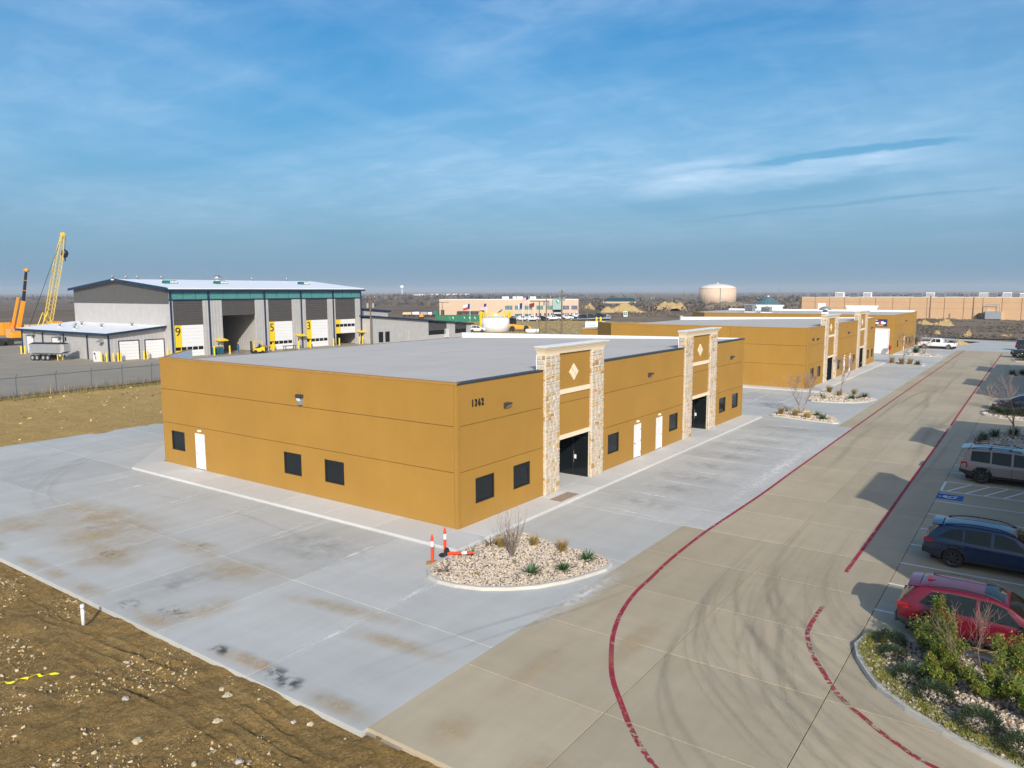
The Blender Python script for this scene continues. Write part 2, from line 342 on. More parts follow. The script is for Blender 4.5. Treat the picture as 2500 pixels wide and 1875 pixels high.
k = m.mix(m.noise(m.pos((1, 1, 1), (0, 0, R(35))), .0045, 5, .6, .35, .65), (.17, .132, .105, 1), (.235, .19, .145, 1))
k = m.mix(m.math('MULTIPLY', m.noise(m.pos((.25, 1, 1), (0, 0, R(-50))), .012, 6, .65, .52, .64), .8), k, (.36, .29, .21, 1))
k = m.mix(m.math('MULTIPLY', m.noise(p, .03, 6, .7, .54, .66), .75), k, (.085, .072, .058, 1))
k = m.mix(m.math('MULTIPLY', m.noise(p, .35, 4, .7, .45, .7), .35), k, (.07, .058, .045, 1))
m.col(k); m.set(Roughness=1.); m.b.inputs['Specular IOR Level'].default_value = 0.; MAT['scrub'] = m.m
MAT['drygrass'] = soil('dry_grass', [(.40, .285, .125, 1), (.50, .37, .17, 1), (.27, .20, .085, 1), (.55, .42, .21, 1)], .5, .5)
MAT['weeds'] = soil('grey_weeds', [(.20, .165, .13, 1), (.27, .22, .165, 1), (.14, .11, .08, 1), (.33, .26, .17, 1)], .6, .7)
# far terrain, one sheet to the horizon
rr = np.concatenate([np.linspace(0, 600, 16), np.geomspace(700, 16000, 26)]); aa = np.linspace(0, 2*math.pi, 97)
def hfar(x, y):
    d = np.hypot(x-60, y-30); k = np.clip((d-350)/2500, 0, 1)
    return -.35-2.2*np.clip((d-260)/300, 0, 1)*(.6+vnoise(x, y, 260, 3)) + k*(fbm(x, y, 1500, 5, 3)*14-5)+np.clip((d-6000)/9000, 0, 1)*(fbm(x, y, 4200, 9, 3)*22)
mb = MB(); A, Rr = np.meshgrid(aa[:-1], rr[1:]); X = 60+Rr*np.cos(A); Y = 30+Rr*np.sin(A); Z = hfar(X, Y)
mb.v = [(60., 30., -.35)]+[tuple(map(float, q)) for q in np.stack([X, Y, Z], -1).reshape(-1, 3)]; na = 96
for k in range(na): mb.f.append((0, 1+k, 1+(k+1) % na)); mb.mi.append(0)
for i in range(len(rr)-2):
    for k in range(na): mb.f.append((1+i*na+k, 1+(i+1)*na+k, 1+(i+1)*na+(k+1) % na, 1+i*na+(k+1) % na)); mb.mi.append(0)
struct(mb.build('ground', 'scrub', smooth=True, fix=False))
# bare building plot in the foreground, with wheel ruts
def rut(x, y, x0, y0, x1, y1, wid):
    dx, dy = x1-x0, y1-y0; L = math.hypot(dx, dy); t = ((x-x0)*dx+(y-y0)*dy)/L; s = ((x-x0)*dy-(y-y0)*dx)/L
    s = s+.12*np.sin(t*.55+x0)
    tread = .022*np.sin(t*19+np.abs(s)*12)
    prof = -.05*np.exp(-(s/wid)**4)+.045*np.exp(-((np.abs(s)-wid*1.3)/.06)**2)
    return (prof+tread*np.exp(-(s/wid)**4))*(.30+.9*np.clip(vnoise(x, y, 1.7, 55)+.25, 0, 1))*np.clip((t+.5)/1.5, 0, 1)*np.clip((L-t+.5)/1.5, 0, 1)
def hdirt(x, y):
    z = -.19+fbm(x, y, 3.7, 21, 3)*.14+fbm(x+.3*y, y-.3*x, .62, 31, 4)*.11
    z += np.clip((-16-x)/6, 0, 1)*fbm(x, y, 5, 41, 2)*.35
    for a in ((-14.6, 5.0, -14.4, -8.4), (-15.3, 4.5, -15.3, -8.2), (-15.6, 12, -14.3, 3), (-14.3, 16, -13.9, 4), (-14.1, 3.6, -13.9, -7)): z += rut(x, y, *a, .15)
    z -= .10*np.exp(-((x+14.35)/.55)**2-((y-5.1)/.75)**2)         # hole beside the pipe
    z += .20*np.exp(-((x+15.2)/.6)**2-((y-5.9)/.8)**2)
    lim = G-.045+.5*np.clip((-13.35-x)/1.6, 0, 1)+.02*fbm(x, y, .4, 77, 2); return np.maximum(np.minimum(z, lim), -.33)
xs = np.concatenate([np.linspace(-75, -22, 40), np.linspace(-21.8, -12.7, 230)]); ys = np.concatenate([np.linspace(-40, -13, 30), np.linspace(-12.8, 18, 420), np.linspace(18.3, 80, 130)])
struct(grid('dirt_ground', xs, ys, hdirt, MAT['dirt']))
def hdirt2(x, y): return -.13+fbm(x, y, 6, 51, 4)*.16+fbm(x, y, .9, 61, 3)*.10+.32*np.exp(-((y-60.5-.03*x)/1.6)**2)*(.5+vnoise(x, y, 1.3, 71))
struct(grid('dirt_field', np.linspace(-12.6, 60, 260), np.linspace(37.5, 66, 140), hdirt2, MAT['dirt2']))
def sheet(name, poly, z, m, parent=None):
    mb = MB(); n = len(poly); mb.add([(x, y, z) for x, y in poly], [tuple(range(n))]); return mb.build(name, m, parent, fix=False)
struct(sheet('yard_pavement', [(-140, 66.3), (6, 66.0), (60, 68), (60, 52), (120, 52), (122, 135), (122, 240), (-140, 240)], -.045, 'yard'))
struct(grid('dry_grass_ground', np.linspace(122, 216, 60), np.linspace(38, 172, 60), lambda x, y: -.12+fbm(x, y, 14, 81, 3)*.3, MAT['drygrass']))
def hweed(x, y): return -.12+fbm(x, y, 9, 91, 4)*.7*np.clip((x-176)/10, 0, 1)
struct(grid('weed_ground', np.linspace(172.5, 296, 110), np.linspace(-95, 60, 130), hweed, MAT['weeds']))
struct(sheet('street', [(126.5, -60), (162, -60), (160.8, -17), (171.7, 3.8), (173, 60), (163.5, 60), (162.5, 5), (158.5, -9.6), (150, -7.6), (141, -6.2), (141, 40), (99.6, 40), (99.6, -7.7), (126.5, -7.7)], -.064, MAT['slab']))
# ------------------------------------------------------------------ paving laid in panels
lot = struct(sheet('parking_lot', [(-13.1, -9), (141, -9), (141, 38), (-13.1, 38)], G-.10, 'joint'))
rd = struct(sheet('road', [(-13, -23.7), (141, -23.7), (141, -7.7), (-13, -7.7)], G-.103, 'joint'))
_pc = {}
def panel(x0, x1, y0, y1, m, parent, t=.16, gap=.011, z=G):
    sx, sy = x1-x0-2*gap, y1-y0-2*gap; key = (round(sx, 3), round(sy, 3), m, round(t, 3))
    if key not in _pc:
        mb = MB(); b = .006; a, c = sx/2, sy/2
        mb.v = [(-a, -c, -t), (a, -c, -t), (a, c, -t), (-a, c, -t), (-a, -c, -b), (a, -c, -b), (a, c, -b), (-a, c, -b), (-a+b, -c+b, 0), (a-b, -c+b, 0), (a-b, c-b, 0), (-a+b, c-b, 0)]
        mb.f = [(0, 1, 5, 4), (1, 2, 6, 5), (2, 3, 7, 6), (3, 0, 4, 7), (4, 5, 9, 8), (5, 6, 10, 9), (6, 7, 11, 10), (7, 4, 8, 11), (8, 9, 10, 11)]; mb.mi = [0]*9
        o = mb.build('concrete_panel', m, fix=False); _pc[key] = o.data; bpy.data.objects.remove(o)
    return obj_of('concrete_panel', _pc[key], parent, ((x0+x1)/2, (y0+y1)/2, z))
def panels(xs, ys, m, parent):
    for a, b in zip(xs[:-1], xs[1:]):
        for c, d in zip(ys[:-1], ys[1:]): panel(a, b, c, d, m, parent)
YS = [-7.82, -3.2, 1.5, 5.95, 10.3, 14.7, 19.2, 23.7, 28.4, 33.2, 38.1]
panels([-13.2, -7.87, -2.05], YS, 'slab', lot)
panels([-2.05, .9, 6.67], [-7.82, -1.6], 'slab', lot)
panels([6.67, 9.6, 15.3, 20.8, 26.4, 32, 37.6], [-9.02, -1.6], 'slab', lot)
panels([37.6, 43.6, 48.5, 54.2, 59, 64.2, 69.8, 75.4, 81, 86.6, 92.2, 98.6], [-7.75, -1.6], 'slab', lot)
panels([38.0, 43.6, 48.5, 54.2, 59], [-1.6, 4.5, 10.6, 16.7, 23, 30, 38.1], 'slab', lot)
panels([-2.05, 5, 14, 26, 38], [23.8, 30.6, 38.1], 'slab', lot)
panels([98.6, 104, 109, 114.2], [-7.75, 6, 18, 38.1], 'slab', lot)
panels([114.2, 121, 128, 134, 141], [-7.75, -1.2], 'slab', lot)
RX = list(np.linspace(-13, 6.67, 6))+list(np.linspace(6.67, 37.6, 9))[1:]+list(np.linspace(37.6, 64, 7))[1:]+list(np.linspace(64, 130, 9))[1:]
for a, b in zip(RX[:-1], RX[1:]):
    for c, d in ((-12.25, -9.02 if a > 6.6 and b < 37.7 else -7.785), (-16.68, -12.25), (-22.2, -16.68)):
        panel(a, b, c, d, 'road', rd)
for a, b in ((-13.0, -8.87), (-8.87, -4.7)):
    for c, d in ((-30, -22.2), (-37, -30)): panel(a, b, c, d, 'road', rd)
# raised walks
def walk(xs, ys, parent, m='walk'):
    for a, b in zip(xs[:-1], xs[1:]):
        for c, d in zip(ys[:-1], ys[1:]): panel(a, b, c, d, m, parent, .22, .006, .06)
sw = struct(sheet('sidewalk', [(-2.0, -1.55), (37.9, -1.55), (37.9, 0), (0, 0), (0, 24), (-2.0, 24)], G-.08, 'joint'))
walk([-2.05, 0], [-1.6, 0, 3.4, 6.9, 10.4, 13.9, 17.4, 20.9, 24.0], sw)
walk([0, 3.4, 6.6, 9.95, 13.3, 16.6, 19.9, 23.2, 26.6, 29.9, 33.2, 38.4], [-1.6, 0.02], sw)
mb = MB(); mb.prism([(-2.04, 24.01), (.0, 24.01), (4.6, 28.6), (4.0, 30.1)], G-.1, .06); mb.build('concrete_panel', 'walk', sw)
for k in (0, 1):
    x = (8.27, 26.75)[k]; panel(x, x+3.4, .02, 2.2, 'walk', sw, .2, .004, .058)
sw2 = struct(sheet('sidewalk_beyond', [(59, -1.55), (97, -1.55), (97, 0), (59, 0)], G-.08, 'joint'))
walk([57.4, 62, 66, 70, 74, 78, 82, 86, 90, 94, 97.4], [-1.6, 0.02], sw2); walk([57.4, 59], [.02, 6, 12, 18, 24], sw2)
sw3 = struct(sheet('sidewalk_far', [(114, -1.4), (139, -1.4), (139, .4), (114, .4)], G-.08, 'joint')); walk([114, 122, 131, 140], [-1.45, .5], sw3)
sw4 = struct(sheet('sidewalk_opposite', [(-2, -23.7), (36, -23.7), (36, -22.2), (-2, -22.2)], G-.08, 'joint')); walk([-2, 8, 18, 28, 37], [-23.7, -22.2], sw4)
sw5 = struct(sheet('sidewalk_opposite_beyond', [(55, -23.7), (95, -23.7), (95, -22.2), (55, -22.2)], G-.08, 'joint')); walk([55, 65, 75, 85, 96], [-23.7, -22.2], sw5)
# ------------------------------------------------------------------ painted lines, stains and wheel marks (thin sheets)
def strip(name, pts, wid, m, parent, z):
    pts = [Vector((p[0], p[1], 0)) for p in pts]; mb = MB(); uv = []; n = len(pts)
    for i, p in enumerate(pts):
        t = (pts[min(i+1, n-1)]-pts[max(i-1, 0)]).normalized(); q = Vector((-t.y, t.x, 0))
        w_ = wid[i] if isinstance(wid, list) else wid
        mb.v += [tuple(p+q*w_/2+Vector((0, 0, z))), tuple(p-q*w_/2+Vector((0, 0, z)))]; uv += [(i/(n-1), 0), (i/(n-1), 1)]
    for i in range(n-1): mb.f.append((2*i+1, 2*i+3, 2*i+2, 2*i)); mb.mi.append(0)
    return mb.build(name, m, parent, fix=False, uvs=uv)
def smooth(pts, n=8):
    P = [Vector((p[0], p[1])) for p in pts]; P = [2*P[0]-P[1]]+P+[2*P[-1]-P[-2]]; out = []
    for i in range(1, len(P)-2):
        for k in range(n):
            t = k/n; a, b, c, d = P[i-1:i+3]
            out.append(.5*((2*b)+(-a+c)*t+(2*a-5*b+4*c-d)*t*t+(-a+3*b-3*c+d)*t**3))
    return out+[P[-2]]
MAT['redpaint'] = decal('red_line_paint', (.38, .022, .052, 1), .34, .48, 6., 0, 1., (.27, .014, .035, 1))
MAT['redworn'] = decal('red_line_paint_worn', (.38, .022, .052, 1), .43, .54, 7., .10, 1., (.27, .014, .035, 1))
MAT['whiteline'] = decal('white_line_paint', (.86, .87, .88, 1), .22, .32, 7., 0, 1., (.76, .77, .78, 1))
MAT['bluepaint'] = decal('blue_paint', (.012, .13, .42, 1), .22, .34, 7., 0, 1.)
MAT['pale'] = decal('pale_residue', (.90, .89, .86, 1), .22, .56, 2.2, .95, .85)
MAT['tyre'] = decal('tyre_mark', (.13, .115, .10, 1), .05, .95, 1.0, .9, .27, None, (5, 2.2, 1), .8, True)
MAT['sand'] = decal('blown_sand', (.60, .45, .26, 1), .30, .66, .8, .98, .80, (.54, .39, .20, 1))
MAT['mud'] = decal('dried_mud', (.30, .20, .10, 1), .48, .60, 3.2, .9, .75)
MAT['oil'] = decal('oil_stain', (.05, .05, .05, 1), .44, .56, 2.6, .8, .75)
MAT['wet'] = decal('damp_stain', (.27, .265, .25, 1), .40, .66, 1.4, .95, .38)
MAT['pinkspill'] = decal('pale_spill', (.66, .47, .30, 1), .34, .56, 2.4, .9, .8)
zc = [G+.0045]
def zn(): zc[0] += .0011; return zc[0]
ZR = G+.004
A = smooth([(131, -8.95), (80, -8.95), (50, -8.95), (22.6, -9.02), (14.5, -9.08), (9.7, -9.02), (6.2, -8.98), (2.43, -9.11), (0, -9.32), (-1.57, -9.46), (-3.03, -9.74), (-4.09, -10.04), (-5.13, -10.43), (-6.03, -10.86), (-6.92, -11.33), (-7.62, -11.78), (-8.35, -12.36), (-9.08, -12.95)], 5)
strip('red_line', A, .15, 'redpaint', rd, ZR); strip('red_line', smooth([(-9.08, -12.95), (-9.54, -13.37), (-9.94, -13.78), (-10.39, -14.33), (-10.8, -15.0)]), .15, 'redworn', rd, ZR)
strip('red_line', smooth([(126, -14.8), (90, -14.85), (60, -14.95), (43, -15.05)]), .15, 'redpaint', rd, ZR)
strip('red_line', smooth([(41.3, -15.05), (30, -15.1), (20, -15.12), (12, -15.15), (4.8, -15.15)]), .15, 'redpaint', rd, ZR)
strip('red_line', smooth([(1.1, -15.2), (.0, -15.2), (-1.25, -15.28), (-1.96, -15.47), (-2.83, -15.82), (-3.55, -16.23), (-4.5, -16.78), (-5.14, -17.29)]), .15, 'redworn', rd, ZR)
strip('red_line', smooth([(-5.14, -17.29), (-5.41, -17.62), (-5.88, -18.11), (-6.21, -18.55), (-6.54, -19.02), (-6.74, -19.5), (-7.1, -20.6), (-7.2, -22)]), .15, 'redworn', rd, ZR)
for x in (1.76, 4.53, 7.11, 9.78, 12.43, 15.16, 17.87, 25.31, 27.67, 30.07): strip('stall_line', [(x, -16.66), (x, -19), (x, -22.0)], .10, 'whiteline', rd, ZR)
for x in (57.3, 60., 62.7, 65.4, 73.6, 76.3, 79., 81.7, 84.4, 96, 98.7, 101.4, 104.1, 106.8): strip('stall_line', [(x, -16.66), (x, -22.0)], .10, 'whiteline', rd, ZR)
def access(x0, x1):                       # hatched aisle beside the accessible stall
    for x in (x0, x1): strip('stall_line', [(x, -16.66), (x, -22.0)], .11, 'whiteline', rd, ZR)
    strip('stall_line', [(x0, -16.72), (x1, -16.72)], .12, 'whiteline', rd, ZR)
    for k in range(7):
        y = -17.0-.85*k; strip('hatch_line', [(x0+.06, y), (x1-.06, y-.95)], .11, 'whiteline', rd, ZR+.0005)
access(20.3, 22.65); access(67.4, 69.7)
def emblem(x0, x1, y0, y1):
    strip('blue_emblem_square', [((x0+x1)/2, y0), ((x0+x1)/2, y1)], x1-x0, 'bluepaint', rd, ZR)
    cx, cy = (x0+x1)/2, (y0+y1)/2; s = (y1-y0)/1.2; z = ZR+.004
    seg = [smooth([(cx+.26*math.cos(a)*s, cy+.02+.28*math.sin(a)*s) for a in np.linspace(.6, 5.0, 9)], 2), [(cx-.05, cy+.34*s), (cx-.05, cy+.02*s), (cx+.2*s, cy-.02*s), (cx+.3*s, cy-.36*s)], [(cx-.05, cy+.5*s), (cx-.05, cy+.4*s)], [(cx-.05, cy+.16*s), (cx+.18*s, cy+.16*s)]]
    for q in seg: strip('wheelchair_symbol', q, .085, 'whiteline', rd, z)
emblem(18.48, 19.64, -17.85, -16.66); emblem(70.2, 71.4, -17.9, -16.7)
def blob(name, cx, cy, rx, ry, m, parent, rot=0.):
    mb = MB(); c, s = math.cos(rot), math.sin(rot); P = [(-rx, -ry), (rx, -ry), (rx, ry), (-rx, ry)]
    mb.add([(cx+a*c-b*s, cy+a*s+b*c, 0) for a, b in P], [(0, 1, 2, 3)]); o = mb.build(name, m, parent, fix=False, uvs=[(0, 0), (1, 0), (1, 1), (0, 1)]); o.location.z = zn(); return o
for a, b in (((-5.6, 22.0), (-2.2, 22.7)), ((-5.9, 19.4), (-2.2, 20.05)), ((-6.5, 14.8), (-2.2, 15.5)), ((-6.4, 10.6), (-2.2, 11.1)), ((-6.8, 6.3), (-2.2, 6.6)), ((-7, 1.6), (-2.2, 1.8)), ((-12.6, -3.22), (-7.9, -3.25)), ((-7.8, -3.25), (-4.9, -2.95)),
             ((7.45, -1.7), (6.8, -8.6)), ((10.7, -1.7), (10.5, -7.8)), ((13.9, -1.7), (13.6, -8.0)), ((16.9, -1.7), (16.7, -8)), ((20.4, -1.7), (20.2, -8)), ((23.4, -1.7), (23.2, -8)), ((26.4, -1.7), (26.2, -8)), ((29.4, -1.7), (29.2, -8)), ((32.4, -1.7), (32.2, -8)), ((35.2, -1.7), (35, -8)),
             ((42, 6), (58, 6.6)), ((40, 2), (57, 2.4)), ((40, -.6), (56, -.4))):
    strip('pale_streak', [a, ((a[0]+b[0])/2, (a[1]+b[1])/2), b], .46, 'pale', lot, zn())
for x in (9., 12.3, 15.4, 18.7, 21.9, 25, 28, 31, 34): blob('damp_stain', x, -4.6, 1.1, 2.9, 'wet', lot)
for k, y in enumerate((-6.5, -2.2, 2.5, 6.8, 9.4, 11.5, 15.2)): blob('sand_stain', -12.75, y, .45, 1.5, 'sand', lot)
blob('pale_streak', 21, -8.2, 15, .9, 'pale', lot); blob('pale_streak', -3, -8.1, 3.4, .5, 'pale', lot, -.04)
for a in ((-7.9, 15.5, 1.6, 5.5, .06), (-9.6, 12.6, 2.2, 4.2, .0), (-10.7, 9.6, 1.5, 2.0, .1), (-8, 7.4, .9, 1.8, 0), (-8.6, 4.0, 1.3, 2.6, .3), (-10.8, 17.2, 2.2, 2.2, 0), (-8.6, -2.2, .5, 3.4, .15), (-11.4, 1.7, 1.3, .9, 0), (-9.4, -5.4, .5, 2.4, .1)): blob('sand_stain', *a[:4], 'sand', lot, a[4])
for a in ((-10.5, 9.75, .45, .8), (-9.2, 13.6, .4, .8), (-12.15, 2.3, .5, 1.0), (-12.6, 4.2, .4, .6), (-7.6, 7.6, .25, .5), (-.1, 25.6, .35, .5)): blob('mud_patch', *a, 'mud', lot)
for a in ((-12.72, -3.9, .42, .62), (-12.78, -4.6, .4, .5), (-12.76, -1.35, .3, .45)): blob('oil_stain', *a, 'oil', lot)
blob('damp_stain', -12.85, -6.2, .45, .75, 'wet', lot); blob('pale_spill', -12.6, -2.35, .35, .45, 'pinkspill', lot); blob('pale_spill', -12.6, -3.1, .3, .4, 'pinkspill', lot)
blob('damp_stain', -5, 3.4, 2.2, 3.5, 'wet', lot); blob('damp_stain', -10.5, 4.6, 2.4, 1.2, 'wet', lot)
for a in ((-11.1, -11.9, .3, .25), (-11.4, -12.4, .25, .2), (-11.8, -12.2, .3, .2)): blob('oil_stain', *a, 'wet', rd)
for a in ((-12, -9.6, .9, .7), (-12.3, -12.2, 1.2, .8), (-8, -9.6, 2.4, .35), (-5.2, -11.2, 2.0, .5)): blob('sand_stain', *a, 'sand', rd)
# turning wheel marks: the lane bends from the road into the near street
def arcmark(off, x_in, y_end, wid, m='tyre', parent=rd):
    c = [(x_in, -12.6+off), (x_in-6, -12.7+off), (x_in-10, -13.1+off*1.02), (x_in-13, -14.2+off*1.1), (x_in-15.3, -16.3+off*1.25), (x_in-16.8, -19+off*1.3), (x_in-17.6, y_end)]
    strip('tyre_mark', smooth(c, 6), wid, m, parent, zn())
for i in range(34):
    arcmark(rng.uniform(-2.4, 1.7), rng.uniform(4.5, 13.5), -22-rng.uniform(0, 7), rng.choice([.10, .14, .20, .30]))
for i in range(12):
    y = rng.uniform(-15.6, -9.6); x = rng.uniform(15, 100); strip('tyre_mark', smooth([(x, y), (x+8, y+rng.uniform(-.3, .3)), (x+18, y+rng.uniform(-.9, .9)), (x+30, y+rng.uniform(-1.2, 1.2))]), rng.uniform(.25, .7), 'tyre', rd, zn())
for p in ([(-12.6, 26), (-8, 27.5), (-4, 31), (2, 34), (10, 35)], [(-12, 24.5), (-8, 25), (-3.5, 28.5), (2, 32)], [(-9.5, 17), (-8.8, 21), (-6.5, 25), (-2.5, 29), (4, 33)], [(-8.8, 17), (-8.0, 21), (-5.8, 25), (-1.8, 28.8), (4.5, 32.5)], [(-12.6, 20), (-11, 24), (-8.5, 28)], [(-2.2, 28), (-4, 27.4), (-8, 26.6), (-12.5, 24.5)],
          [(-13, -5.2), (-8, -6.6), (-3, -8.4), (3, -9.8)], [(-13, -6.0), (-8, -7.4), (-3, -9.0), (3, -10.4)], [(-4.8, 4.5), (-4.2, 9.5), (-4.4, 12.5)], [(-4.2, 14), (-4.9, 17.5)]):
    strip('tyre_mark', smooth(p), .26, 'tyre', lot, zn())
for i in range(8):
    x = rng.uniform(42, 60); strip('tyre_mark', smooth([(x, -7.6), (x+1.5, -3), (x+3, 3), (x+3, 14)]), .35, 'tyre', lot, zn())
# ================================================================== the ochre office-warehouses
H, J1, J2 = 6.6, 4.69, 2.61
def cells(a0, a1, z0, z1, holes):
    """split a wall panel rectangle round its openings"""
    As = sorted({a0, a1}|{min(max(v, a0), a1) for h in holes for v in h[:2]}); Zs = sorted({z0, z1}|{min(max(v, z0), z1) for h in holes for v in h[2:]})
    for a, b in zip(As[:-1], As[1:]):
        for c, d in zip(Zs[:-1], Zs[1:]):
            m_, n_ = (a+b)/2, (c+d)/2
            if b-a < 1e-4 or d-c < 1e-4: continue
            if not any(h[0] < m_ < h[1] and h[2] < n_ < h[3] for h in holes): yield a, b, c, d
def face(t, side, a0, a1, z0, z1, holes, name='wall_panel', m='stucco', d0=0., d1=.115):
    mb = MB()
    for a, b, c, d in cells(a0, a1, z0, z1, holes):
        if side == 'front': mb.box(a, d0, c, b, d1, d)
        else: mb.box(d0, a, c, d1, b, d)
    if mb.v: return mb.build(name, m, t)
def place(side, a, d, z):            # wall coordinates -> local
    return (a, d, z) if side == 'front' else (d, a, z)
def abox(mb, side, a0, a1, d0, d1, z0, z1, mi=0):
    if side == 'front': mb.box(a0, d0, z0, a1, d1, z1, mi)
    else: mb.box(d0, a0, z0, d1, a1, z1, mi)
def window(t, side, a0, a1, z0, z1):
    w_ = MB(); f = .055
    for q in ((a0, a0+f, z0, z1), (a1-f, a1, z0, z1), (a0+f, a1-f, z0, z0+f), (a0+f, a1-f, z1-f, z1)): abox(w_, side, q[0], q[1], .035, .11, q[2], q[3])
    o = w_.build('window', 'frame', t); p = MB(); abox(p, side, a0+f, a1-f, .07, .10, z0+f, z1-f); p.build('pane', 'glass', o)
    s = MB(); e = .05
    for q in ((a0-e, a0, z0-e, z1+e), (a1, a1+e, z0-e, z1+e), (a0, a1, z0-e, z0), (a0, a1, z1, z1+e)): abox(s, side, q[0], q[1], -.004, .03, q[2], q[3])
    s.build('window_surround', 'stucco', o); return o
def door(t, side, a0, a1, z1, hinge=1):
    mb = MB(); abox(mb, side, a0+.05, a1-.05, .03, .10, .085, z1-.05); o = mb.build('door', 'white', t)
    f = MB()
    for q in ((a0, a0+.05, .06, z1), (a1-.05, a1, .06, z1), (a0+.05, a1-.05, z1-.05, z1)): abox(f, side, q[0], q[1], .008, .11, q[2], q[3])
    f.build('door_frame', 'white2', o)
    h = MB(); a = a0+.14 if hinge > 0 else a1-.14
    h.tube([place(side, a, .03, 1.03), place(side, a, -.03, 1.03)], .026, 8); h.tube([place(side, a, -.03, 1.03), place(side, a+(.12 if hinge > 0 else -.12), -.03, 1.03)], .014, 6); h.build('handle', 'brass', o)
    ah = a1-.05 if hinge > 0 else a0+.05
    for z in (.35, 1.1, 1.85):
        k = MB(); k.tube([place(side, ah, .02, z-.06), place(side, ah, .02, z+.06)], .016, 6); k.build('hinge', 'brass', o)
    s = MB(); abox(s, side, a0+.05, a1-.05, .0, .10, .06, .085); s.build('threshold', 'frame', o)
    l = MB(); am = (a0+a1)/2; P = [place(side, am+.17*math.cos(a), -.02-.07*abs(math.sin(a)), z1+.16+.06*math.sin(a)) for a in np.linspace(0, math.pi, 7)]
    l2 = MB(); c = place(side, am, -.0, z1+.17)
    for i in range(6):
        a, b = i/6*math.pi, (i+1)/6*math.pi
        for zz0, zz1, r0, r1 in ((-.06, 0, .8, 1), (0, .06, 1, .8)):
            q = []
            for (an, z_, rr_) in ((a, zz0, r0), (b, zz0, r0), (b, zz1, r1), (a, zz1, r1)): q.append(place(side, am+.19*rr_*math.cos(an), -.12*rr_*math.sin(an), z1+.17+z_))
            l2.add(q, [(0, 1, 2, 3)])
    abox(l2, side, am-.15, am+.15, -.02, .0, z1+.11, z1+.23); l2.build('door_lamp', 'trim', t)
def wall_light(t, side, a, z):
    mb = MB(); P = lambda da, d, dz: place(side, a+da, d, z+dz)
    w_ = .18; prof = [(0, -.15), (0, .12), (-.26, .12), (-.28, .06), (-.05, -.15)]
    n = len(prof); mb.add([P(-w_, d, h) for d, h in prof]+[P(w_, d, h) for d, h in prof], [tuple(range(n)), tuple(range(2*n-1, n-1, -1))]+[(i, n+i, n+(i+1) % n, (i+1) % n) for i in range(n)])
    o = mb.build('wall_light', 'coping', t); g = MB(); g.add([P(-.14, -.262, .045), P(.14, -.262, .045), P(.14, -.07, -.13), P(-.14, -.07, -.13)], [(0, 1, 2, 3)])
    for v in range(4): x, y, z_ = g.v[v]; k = place(side, 0, -.012, -.008); g.v[v] = (x+k[0], y+k[1], z_+k[2])
    g.build('lens', 'metal', o)
STONE = None
def stone_mesh(m):
    mb = MB(); v = [(-.5, 0, -.5), (.5, 0, -.5), (.5, 0, .5), (-.5, 0, .5)]; i = .40; v += [(x*2*i+random.uniform(-.03, .03), -1+random.uniform(-.25, .1), z*2*(i-.02)+random.uniform(-.04, .04)) for x, _, z in v]; v += [(0, -1.15, 0)]
    mb.add(v, [(0, 1, 5, 4), (1, 2, 6, 5), (2, 3, 7, 6), (3, 0, 4, 7), (4, 5, 8), (5, 6, 8), (6, 7, 8), (7, 4, 8)])
    o = mb.build('stone', m, fix=False); me = o.data; bpy.data.objects.remove(o); return me
SM = [(stone_mesh(m), m) for m in ('stoneA',)*11+('stoneD',)*3+('stoneB',)*2+('stoneC',)*1]
def courses(w_, h0, h1, rr_):
    z = h0; out = []
    while z < h1-.05:
        h = min(rr_.choice([.12, .15, .20, .26, .31]), h1-z); 
        if h1-z-h < .1: h = h1-z
        x = 0.
        while x < w_-.02:
            l = rr_.uniform(.22, .52)
            if w_-x-l < .16: l = w_-x
            if h > .27 and rr_.random() < .35:
                k = rr_.uniform(.4, .6)*h; out += [(x, x+l, z, z+k), (x, x+l, z+k, z+h)]
            else: out.append((x, x+l, z, z+h))
            x += l
        z += h
    return out
def stones(t, faces, single, seed):
    """faces: list of (origin, dir along, normal, width, z0, z1)"""
    rr_ = random.Random(seed); big = []; mbs = {}
    L_ = []
    for o, da, nn, w_, z0, z1 in faces:
        for a0, a1, c0, c1 in courses(w_, z0, z1, rr_): L_.append((o, da, nn, a0, a1, c0, c1, (a1-a0)*(c1-c0)*(1. if nn[1] else .8)))
    L_.sort(key=lambda s: -s[-1])
    for i, (o, da, nn, a0, a1, c0, c1, ar) in enumerate(L_):
        g = .012; am, cm = (a0+a1)/2, (c0+c1)/2; p = (o[0]+da[0]*am, o[1]+da[1]*am, cm); me, mk = rr_.choice(SM); dp = rr_.uniform(.028, .055)
        rz = math.atan2(nn[1], nn[0])+math.pi/2
        sx, sz = a1-a0-2*g, c1-c0-2*g
        if i < single:
            s = obj_of('stone', me, t, p, (0, 0, rz), (sx, dp, sz))
        else:
            mb = mbs.setdefault(mk, MB()); c, s = math.cos(rz), math.sin(rz)
            mb.add([(p[0]+v.co.x*sx*c-v.co.y*dp*s, p[1]+v.co.x*sx*s+v.co.y*dp*c, p[2]+v.co.z*sz) for v in me.vertices], [tuple(q.vertices) for q in me.polygons])
    for mk, mb in mbs.items(): stuff(mb.build('stone_cladding', mk, t, fix=False))
